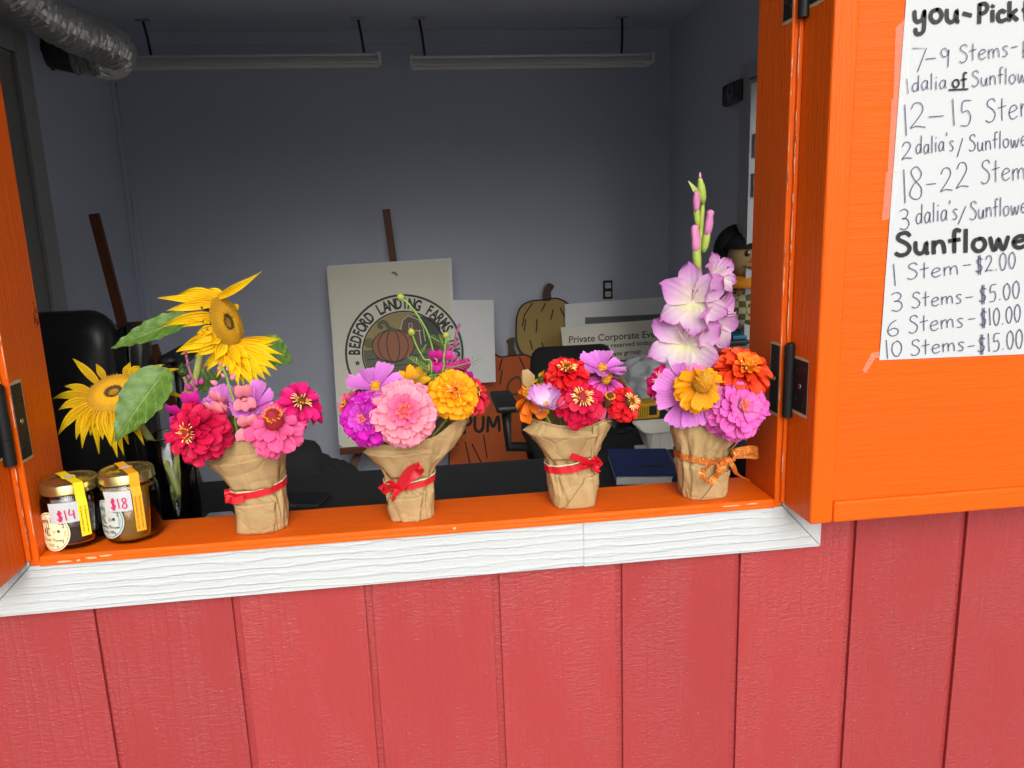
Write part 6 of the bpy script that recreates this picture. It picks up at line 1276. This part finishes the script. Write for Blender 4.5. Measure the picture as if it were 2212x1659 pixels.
uv_ = N(n_, 'UVMap'); sx_ = N(n_, 'SeparateXYZ'); L(n_, uv_.outputs[0], sx_.inputs[0]); cr_ = N(n_, 'ValToRGB'); E_ = cr_.color_ramp.elements
E_[0].position = 0; E_[0].color = (*srgb(150, 110, 20), 1); E_[1].position = 1; E_[1].color = (*srgb(176, 132, 14), 1)
for ps_, co in ((.15, (160, 120, 14)), (.20, (74, 48, 8)), (.30, (80, 52, 8)), (.36, (214, 162, 16)), (.62, (212, 158, 16)), (.75, (190, 142, 14))): k = cr_.color_ramp.elements.new(ps_); k.color = (*srgb(*co), 1)
L(n_, sx_.outputs[1], cr_.inputs[0]); L(n_, cr_.outputs[0], b_.inputs['Base Color']); M_sdisc = m_
def sunflower(label, cx, cy, Y, rpx, n, tips, mat, stem_px, Ys, leaves, sd, droop=.02, bulge=.13, wmul=1.0):
    rnd = random.Random(sd); c = atY(cx, cy, Y); s0 = scale_at(c); r = rpx*s0; n, a, b = flower_frame(n); base = Vector((VC.x+(-.031 if sd == 1 else .034), VC.y+(.01 if sd == 1 else -.01), CT+.013))
    root = thing('sunflower', label, 'flower', base, 'sunflowers in the glass vase')
    V, F, U = [], [], []; m, k_ = 10, 40
    for j in range(m+1):
        f = 1-j/m
        for k in range(k_): q = 2*math.pi*k/k_; V.append(c+(a*math.cos(q)+b*math.sin(q))*(r*max(f, .001))+n*(r*bulge*(1-f*f)-r*.14*math.exp(-(f/.25)**2))); U.append((.5, f))
    for j in range(m):
        for k in range(k_): F.append((j*k_+k, j*k_+(k+1) % k_, (j+1)*k_+(k+1) % k_, (j+1)*k_+k))
    NF = 620
    for i in range(NF):
        f = math.sqrt((i+.5)/NF); q = i*2.39996; rad = a*math.cos(q)+b*math.sin(q); p = c+rad*r*f+n*(r*bulge*(1-f*f)-r*.14*math.exp(-(f/.25)**2)); w_ = r*.021*rnd.uniform(.8, 1.2); h = r*(.075 if f > .3 else .05)*rnd.uniform(.6, 1.5); e = len(V)
        V += [p+a*w_, p+b*w_, p-a*w_, p-b*w_, p+n*h+rad*h*.3]; U += [(.5, f+rnd.uniform(-.05, .05))]*5; F += [(e, e+1, e+4), (e+1, e+2, e+4), (e+2, e+3, e+4), (e+3, e, e+4)]
    obj('disc', V, F, M_sdisc, root, smooth=True, uvs=U, kind='stuff')
    back = c-n*r*.30; g = g_tube([c-n*r*.02, back, back-n*r*.25], [r*.98, r*.62, r*.22], 24); obj('receptacle', *g, M_leafd, root, smooth=True)
    V, F = [], []
    for k in range(22): q = 2*math.pi*k/22; rad = a*math.cos(q)+b*math.sin(q); leaf_small(V, F, back+rad*r*.62, rad+n*.1+Vector((rnd.uniform(-.3, .3), rnd.uniform(-.2, .2), rnd.uniform(-.3, .3))), r*.5, r*.15, n)
    obj('bracts', V, F, M_leaf, root, smooth=True)
    pn = (n*.4+Vector((.15, -.9, .1))*.6).normalized()       # withered petals hang with their faces outward
    for (tx, ty, dy, w_, arch) in tips:
        # foot on the disc rim in the tip's direction as seen on the flower's own plane
        tp = atY(tx, ty, Y+dy); dv = tp-c; da, db = dv.dot(a), dv.dot(b); L2 = math.hypot(da, db); rad = (a*da+b*db)/max(L2, 1e-5)
        ft = c+rad*r*.97-n*r*.03; l = (tp-ft).length
        mid = ft.lerp(tp, .5)+rad*(l*.10*arch)+n*(l*.12*arch)+Vector((0, 0, l*.16*arch)); P = [ft*(1-t)**2+mid*2*t*(1-t)+tp*t*t for t in [i/8 for i in range(9)]]
        wd = w_*s0/2*wmul; V, F, U = [], [], []; tw = rnd.uniform(-.5, .5); ph = rnd.uniform(0, 6)
        for i, p in enumerate(P):
            t = i/8; d = (P[min(i+1, 8)]-P[max(i-1, 0)]).normalized(); s = pn.cross(d); s = s.normalized() if s.length > .05 else a; u = d.cross(s); an = tw*t; s2 = s*math.cos(an)+u*math.sin(an); u2 = d.cross(s2)
            ww = wd*(.38+.62*math.sin(math.pi*min(1, t*1.12+.12)))*(1 if t < .8 else max(.06, (1-t)/.2))
            for e in (-1, -.5, 0, .5, 1): V.append(p+s2*(ww*e)+u2*(ww*(.38*e*e-.12*(1-abs(e)))+.0012*math.sin(ph+t*7+e*2)*abs(e))); U.append((.5+.5*e, t))
        F = [(5*i+k, 5*i+k+1, 5*i+k+6, 5*i+k+5) for i in range(8) for k in range(4)]
        obj('petal', V, F, mat, root, smooth=True, uvs=U)
    tube('stem', catmull([back-n*r*.2]+[atY(x, y, yy) for (x, y), yy in zip(stem_px, Ys)]+[base], 6), .0062, M_stem, root, n=10)
    for (bx, by, by_, tx, ty, ty_, w_, nrm, cur) in leaves:
        p0, p1 = atY(bx, by, by_), atY(tx, ty, ty_); d = (p1-p0); l = d.length; d.normalize(); nn = Vector(nrm); nn = (nn-d*nn.dot(d)).normalized(); s = d.cross(nn); V, F, U = [], [], []; nv, nu = 18, 8; wd = w_*s0/2
        for j in range(nv+1):
            t = j/nv; prof = (math.sin(math.pi*min(1, t**.62))**.85 if t < 1 else 0)*1.0; prof = max(prof, .015)
            if t < .1: prof = max(prof, .45*t/.1)
            for i in range(nu+1):
                e = 2*i/nu-1; ser = 1+(.05 if j % 2 else -.03)*(abs(e) > .9); back_ = -l*.10*abs(e)*(1-t)**3 if t < .4 else 0
                V.append(p0+d*(l*t+back_)+s*(wd*prof*e*ser)+nn*(cur*l*(t*t)*-1+wd*prof*(.22*abs(e))+.0022*math.sin(j*1.9+abs(e)*4)*abs(e))); U.append((i/nu, t))
        F = [(j*(nu+1)+i, j*(nu+1)+i+1, (j+1)*(nu+1)+i+1, (j+1)*(nu+1)+i) for j in range(nv) for i in range(nu)]
        lf = obj('leaf', V, F, M_leaf_v, root, smooth=True, uvs=U)
    return root
# leaf with pale midrib and side veins
m_, n_, b_ = new_mat('veined_leaf'); b_.inputs['Roughness'].default_value = .5; M_leaf_v = m_
uv_ = N(n_, 'UVMap'); sx_ = N(n_, 'SeparateXYZ'); L(n_, uv_.outputs[0], sx_.inputs[0])
d1 = N(n_, 'Math', _operation='SUBTRACT'); d1.inputs[1].default_value = .5; L(n_, sx_.outputs[0], d1.inputs[0]); d2 = N(n_, 'Math', _operation='ABSOLUTE'); L(n_, d1.outputs[0], d2.inputs[0])
sk = N(n_, 'Math', _operation='MULTIPLY_ADD'); sk.inputs[1].default_value = -.55; L(n_, d2.outputs[0], sk.inputs[0]); L(n_, sx_.outputs[1], sk.inputs[2]); sm = N(n_, 'Math', _operation='MULTIPLY'); sm.inputs[1].default_value = 40; L(n_, sk.outputs[0], sm.inputs[0]); sn_ = N(n_, 'Math', _operation='SINE'); L(n_, sm.outputs[0], sn_.inputs[0])
vr = N(n_, 'MapRange'); vr.inputs[1].default_value = .93; vr.inputs[2].default_value = 1.0; L(n_, sn_.outputs[0], vr.inputs[0]); mr_ = N(n_, 'MapRange'); mr_.inputs[1].default_value = .022; mr_.inputs[2].default_value = .008; L(n_, d2.outputs[0], mr_.inputs[0]); mx_ = N(n_, 'Math', _operation='MAXIMUM'); L(n_, vr.outputs[0], mx_.inputs[0]); L(n_, mr_.outputs[0], mx_.inputs[1])
nz_ = N(n_, 'TexNoise', Scale=90.0, Detail=5.0); g_ = N(n_, 'NewGeometry'); L(n_, g_.outputs['Position'], nz_.inputs['Vector']); cr_ = N(n_, 'ValToRGB'); cr_.color_ramp.elements[0].position = .3; cr_.color_ramp.elements[0].color = (*srgb(58, 92, 26), 1); cr_.color_ramp.elements[1].position = .75; cr_.color_ramp.elements[1].color = (*srgb(96, 132, 46), 1); L(n_, nz_.outputs[0], cr_.inputs[0])
mc_ = N(n_, 'Mix', _data_type='RGBA'); ml_ = N(n_, 'Math', _operation='MULTIPLY'); ml_.inputs[1].default_value = .3; L(n_, mx_.outputs[0], ml_.inputs[0]); L(n_, ml_.outputs[0], mc_.inputs[0]); L(n_, cr_.outputs[0], mc_.inputs[6]); mc_.inputs[7].default_value = (*srgb(150, 170, 100), 1); L(n_, mc_.outputs[2], b_.inputs['Base Color'])
bp_ = N(n_, 'Bump', Strength=.5, Distance=.001); L(n_, mx_.outputs[0], bp_.inputs['Height']); L(n_, bp_.outputs[0], b_.inputs['Normal'])
T1 = [(568, 585, -.02, 14, -.2), (338, 644, 0, 15, .1), (343, 708, -.02, 18, .4), (378, 640, .02, 16, .9), (392, 708, -.03, 14, .5), (404, 695, -.035, 12, .4), (380, 760, -.035, 24, .5), (390, 766, -.03, 22, .4), (437, 692, -.05, 13, .2), (465, 778, -.05, 22, .4), (455, 744, -.05, 16, .2), (432, 800, -.03, 15, .5), (448, 786, -.03, 12, .4), (520, 790, -.045, 20, .4), (498, 815, -.05, 22, .35), (515, 832, -.05, 24, .3), (528, 838, -.04, 18, .3), (548, 838, -.05, 26, .35), (560, 832, -.045, 24, .35), (575, 822, -.04, 24, .35), (588, 815, -.03, 22, .4), (612, 787, -.02, 18, .5), (614, 768, -.01, 18, .5), (606, 732, .0, 18, .3), (590, 745, .005, 16, .3), (515, 668, .03, 18, .3), (470, 640, .02, 16, .2), (450, 626, .02, 20, .7), (540, 775, -.03, 20, .3), (478, 800, -.045, 18, .3), (385, 675, .0, 16, .4), (410, 742, -.04, 20, .4), (418, 772, -.04, 20, .4), (446, 802, -.045, 20, .4), (468, 815, -.05, 18, .35), (358, 672, -.01, 16, .3), (600, 800, -.03, 20, .4), (425, 720, -.04, 16, .3)]
sunflower('big sunflower turned sideways and hanging its yellow petals', 490, 697, .17, 58, (.93, -.28, .26), T1, P_sun, [(438, 752), (422, 817), (404, 860), (388, 960), (378, 1030)], [.22, .24, .25, .255, .258], [(400, 690, .22, 234, 746, .20, 60, (-.1, -.75, .6), .08), (560, 745, .26, 633, 783, .28, 74, (.2, -.9, .3), .06), (415, 828, .27, 478, 812, .29, 60, (.1, -.8, .5), .02)], 1, wmul=1.25)
T2 = [(156, 774, .03, 14, .3), (207, 786, .04, 12, .4), (282, 783, .05, 12, .5), (303, 790, .05, 14, .5), (355, 787, .04, 13, .6), (387, 797, .03, 15, .6), (408, 866, -.01, 13, .9), (114, 862, .0, 15, .6), (126, 886, -.02, 16, .7), (126, 940, -.03, 18, .7), (145, 915, -.02, 18, .8), (178, 968, -.03, 18, .8), (165, 950, -.03, 18, .8), (214, 980, -.03, 18, .8), (254, 988, -.035, 20, .7), (240, 965, -.04, 20, .7), (268, 984, -.03, 16, .8), (312, 962, -.03, 16, .8), (278, 960, -.03, 18, .7), (355, 894, -.01, 12, .9), (196, 940, -.03, 22, .8), (222, 950, -.04, 20, .7), (300, 935, -.02, 18, .8), (335, 800, .03, 16, .5), (140, 835, .01, 14, .6), (180, 925, -.03, 18, .7), (262, 940, -.03, 18, .6), (330, 830, .03, 14, .6)]
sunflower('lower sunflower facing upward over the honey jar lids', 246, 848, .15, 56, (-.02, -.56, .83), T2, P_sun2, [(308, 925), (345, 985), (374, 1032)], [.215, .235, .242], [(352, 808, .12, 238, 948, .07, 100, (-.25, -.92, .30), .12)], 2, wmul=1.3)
sb = thing('sunflower_bud', 'spiky green sunflower bud beside the mauve snapdragon buds', 'flower bud', Vector((VC.x, VC.y+.005, CT+.013)))
pb_ = atY(396, 808, .24); tube('stem', catmull([pb_-Vector((0, 0, .005)), atY(402, 830, .245), atY(398, 870, .25), atY(388, 960, .252), Vector((VC.x, VC.y+.005, CT+.013))], 5), .003, M_stem, sb, n=8); V, F = [], []
for k in range(34):
    a = k*2.4; e = R(10+70*(k/34)); leaf_small(V, F, pb_, Vector((math.cos(a)*math.cos(e), math.sin(a)*math.cos(e), math.sin(e))), .020*random.uniform(.7, 1.1), .0022, UPV)
obj('bracts', V, F, M_leafd, sb, smooth=True); ell('bud', pb_+Vector((0, 0, .004)), .009, .009, .008, M_leafd, sb, 14, 8)

# ---------------------------------------------------------------- honey jars
M_lid = plain('gold_lid', (.52, .42, .17), .22, metal=.9, var=.05); M_jglass = thin_glass('jar_glass', (.97, .97, .96))
def honey_mat(name, col, dens):
    m, n, b = new_mat(name); b.inputs['Base Color'].default_value = (*col, 1); b.inputs['Transmission Weight'].default_value = dens; b.inputs['Roughness'].default_value = .04; b.inputs['IOR'].default_value = 1.49
    nz = N(n, 'TexNoise', Scale=60.0); g = N(n, 'NewGeometry'); L(n, g.outputs['Position'], nz.inputs['Vector']); bp = N(n, 'Bump', Strength=.03, Distance=.001); L(n, nz.outputs[0], bp.inputs['Height']); L(n, bp.outputs[0], b.inputs['Normal']); return m
def jar(label, cx, cy, r, h, lid_r, hm, fill, price, lab_mat, lines, strip_mat, strip_ang, strip_txt, lab_ang, tag_ang, tag_z, lab_z):
    z0 = SILL+.0004; t = thing('honey_jar', label, 'jar', (cx, cy, z0), 'honey jars on the sill'); hb = h-.018
    pr = [(0, .0), (r*.72, .0), (r*.93, .003), (r, .010), (r, hb-.022), (r*.985, hb-.014), (r*.90, hb-.006), (r*.84, hb-.002), (r*.84, hb+.010)]
    inn = [(max(0, a-.0022), b+.002) for a, b in reversed(pr)]; lathe('glass', [(a, b+z0) for a, b in pr+inn[:-1]+[(0, .002)]], (cx, cy, 0), M_jglass, t, n=64)
    hp = [(0, .0032), (r*.70, .0032), (r*.91, .0062), (r-.0030, .0125)]+[(r-.0030, fill-.0004), (r-.0045, fill), (0, fill)]; lathe('honey', [(a, b+z0) for a, b in hp], (cx, cy, 0), hm, t, n=64)
    lid = lathe('lid', [(lid_r-.001, hb-.003), (lid_r+.0006, hb-.002), (lid_r+.0006, hb+.0), (lid_r, hb+.0015), (lid_r, hb+.011), (lid_r-.0015, hb+.0135), (lid_r-.004, hb+.0142), (lid_r-.006, hb+.0128), (lid_r*.72, hb+.0122), (lid_r*.68, hb+.0132), (0, hb+.0132)], (cx, cy, z0), M_lid, t, n=64)
    def bend(x, z, off, ang): a = ang+x/(r+off); return Vector((cx+(r+off)*math.sin(a), cy-(r+off)*math.cos(a), z0+z))
    A = R(lab_ang); lr = .0285; nrg = 40
    V = [bend(0, lab_z, .0005, A)]+[bend(f*lr*math.cos(q), lab_z+f*lr*1.06*math.sin(q), .0005, A) for f in (.5, 1) for q in [2*math.pi*k/nrg for k in range(nrg)]]
    F = [(0, 1+k, 1+(k+1) % nrg) for k in range(nrg)]+[(1+k, 1+nrg+k, 1+nrg+(k+1) % nrg, 1+(k+1) % nrg) for k in range(nrg)]; lb = obj('label', V, F, lab_mat, t, smooth=True)
    parts = []
    for k in range(56):
        q = 2*math.pi*k/56; rr = lr*.92; w_ = .00095; cx_, cz_ = rr*math.cos(q), lab_z+rr*1.06*math.sin(q); ring_ = [(cx_+w_*math.cos(e), cz_+w_*math.sin(e)) for e in [2*math.pi*i/6 for i in range(6)]]; parts.append(([bend(x, z, .0008, A) for x, z in ring_], [tuple(range(6))]))
    obj('label_border', *join(*parts), M_marker, lb, kind='stuff')
    def wtxt(word, x0, x1, z, cap, name='label_lettering', arc=0, hw=.00022):
        pls = hand(word, x0*1000, x1*1000, -z*1000, -z*1000, cap*1000); v, f = g_ribbon2(pls, hw*1000, lambda x, y: bend(x/1000, -y/1000-arc*((x/1000-(x0+x1)/2)/(x1-x0))**2, .0009, A)); obj(name, v, f, M_marker, lb)
    wtxt('Lovely Honey', -.0215, .0215, lab_z+.0145, .0086, arc=.02, hw=.0004)
    for (wd_, xa, xb, dz, cp) in lines: wtxt(wd_, xa*1.38, xb*1.38, lab_z+dz*1.38, cp*1.38, hw=.0003)
    def pol(name, pts, mat, off): V = [bend(x*1.38, lab_z+z*1.38, off, A) for x, z in pts]; obj(name, V, [tuple(range(len(V)))], mat, lb)
    el = lambda x, z, a, b, n=18: [(x+a*math.cos(2*math.pi*k/n), z+b*math.sin(2*math.pi*k/n)) for k in range(n)]
    pol('bee_body', el(-.003, .0, .0062, .0048), M_marker, .0009); pol('bee_face', el(.0008, 0, .0026, .0042), lab_mat, .0011)
    for x in (-.0065, -.0035): pol('bee_stripe', [(x, -.004), (x+.0012, -.0043), (x+.0012, .0043), (x, .004)], lab_mat, .0011)
    for x in (-.0062, -.0028): pol('bee_wing', el(x, .0075, .0017, .0034), M_marker, .0009); pol('bee_wing', el(x, .0075, .0013, .003), lab_mat, .0011)
    pol('maple_leaf', [(.0095+.0024*q*math.cos(a), .001+.0026*q*math.sin(a)) for k in range(14) for q, a in ((1 if k % 2 == 0 else .5, 2*math.pi*k/14+math.pi/2),)], M_marker, .0009)
    A2 = R(tag_ang); w_, hh_ = .041, .031
    G = [bend(-w_/2+w_*i/8+(.002 if (j == 2 and price == '$18') else 0)*(1-i/8), tag_z-hh_/2+hh_*j/3, .0014+.001*(j/3)*random.random(), A2) for j in range(4) for i in range(9)]
    pt_ = obj('price_tag', G, [(j*9+i, j*9+i+1, (j+1)*9+i+1, (j+1)*9+i) for j in range(3) for i in range(8)], M_paper, t, smooth=True)
    pls = hand(price, -10, 15, -(tag_z*1000-11), -(tag_z*1000-10), 15); v, f = g_ribbon2(pls, .85, lambda x, y: bend(x/1000, -y/1000, .0028, A2)); obj('price_lettering', v, f, M_magenta_ink, pt_)
    q = [bend(-.014, tag_z+hh_*.2, .003, A2), bend(.0165, tag_z+hh_*.2, .003, A2), bend(.0165, tag_z+hh_*.68, .003, A2), bend(-.014, tag_z+hh_*.68, .003, A2)]; obj('clear_tape', q, [(0, 1, 2, 3)], M_tape, pt_)
    # paper seal over the lid and down the side
    A3 = R(strip_ang); dr_ = Vector((math.sin(A3), -math.cos(A3), 0)); sd_ = Vector((math.cos(A3), math.sin(A3), 0)); sw = .0068; ctr = Vector((cx, cy, z0)); zl = hb+.0150
    pts = [ctr-dr_*(lid_r*.96)+UPV*zl, ctr-dr_*lid_r*.4+UPV*zl, ctr+UPV*zl, ctr+dr_*lid_r*.4+UPV*zl, ctr+dr_*(lid_r-.002)+UPV*(zl-.0002), ctr+dr_*(lid_r+.0014)+UPV*(zl-.003), ctr+dr_*(lid_r+.0014)+UPV*(hb+.0005), ctr+dr_*(r*.93+.001)+UPV*(hb-.006), ctr+dr_*(r+.0018)+UPV*(hb-.018), ctr+dr_*(r+.0018)+UPV*.020]
    V = []
    for i, p in enumerate(pts):
        ww = sw*(1.0 if i not in (2,) else 1.0); V += [p-sd_*ww, p+sd_*ww]
    sl_ = obj('seal_strip', V, [(2*i, 2*i+1, 2*i+3, 2*i+2) for i in range(len(pts)-1)], strip_mat, t)
    hx = [ctr+UPV*(zl+.0004)+(dr_*math.cos(q)+sd_*math.sin(q)*.85)*.0125 for q in [2*math.pi*k/6 for k in range(6)]]; obj('seal_badge', hx, [tuple(range(6))], strip_mat, sl_)
    hx = [ctr+UPV*(zl+.0008)+(dr_*math.cos(q)+sd_*math.sin(q)*.7)*.0085 for q in [2*math.pi*k/12 for k in range(12)]]; obj('seal_badge', hx, [tuple(range(12))], M_paper, sl_)
    for li, body in enumerate(strip_txt):
        v, f = text_vf(body); xs = [p.x for p in v]; a_, b_ = min(xs), max(xs); zt_, zb_ = hb-.020, .024; o_ = (.0028 if li == 0 else -.0032)
        V = []
        for p in v: f_ = (p.x-a_)/(b_-a_); V.append(ctr+dr_*(r+.0024)+sd_*(o_+p.y*.0036-.001)+UPV*(zt_+(zb_-zt_)*f_))
        obj('seal_lettering', V, f, M_marker, sl_)
    return t
j1 = atZ(160, 1186, SILL); j2 = atZ(287, 1171, SILL)
M_lab1 = plain('cream_label', srgb(250, 226, 180), .5, var=.02); M_lab2 = plain('pearly_label', srgb(206, 216, 210), .25, metal=.25, var=.08, vscale=60)
M_seal1 = plain('yellow_seal_paper', srgb(244, 214, 30), .5, var=.06, vscale=500); M_seal2 = plain('orange_seal_paper', srgb(246, 166, 24), .5, var=.05)
JR = .0435; jy = .030
def jx(x0, x1, y): a, b = atY(x0, y, jy), atY(x1, y, jy); return (a.x+b.x)/2
jar('dark clover honey jar with fourteen dollar tag', jx(92, 226, 1105), jy, JR, .104, .0395, honey_mat('dark_honey', (.045, .008, .002), .2), .076, '$14', M_lab1, [('Clover Honey', -.0125, .0135, -.0105, .0040), ('500 g', -.006, .007, -.0165, .003)], M_seal1, 40, ('to reliquefy place in warm water', 'do not feed children under 1'), -24, 7, .060, .031)
jar('amber blueberry blossom honey jar with eighteen dollar tag', jx(219, 344, 1095), jy+.003, JR-.002, .112, .0388, honey_mat('amber_honey', (.72, .32, .008), .62), .086, '$18', M_lab2, [('Blueberry Blossom', -.0155, .0155, -.0095, .0036), ('Honey 500g', -.009, .010, -.0155, .0034)], M_seal2, 34, ('natural honey will crystallize', 'Do not feed children under 1 year of age'), -34, -4, .070, .041)
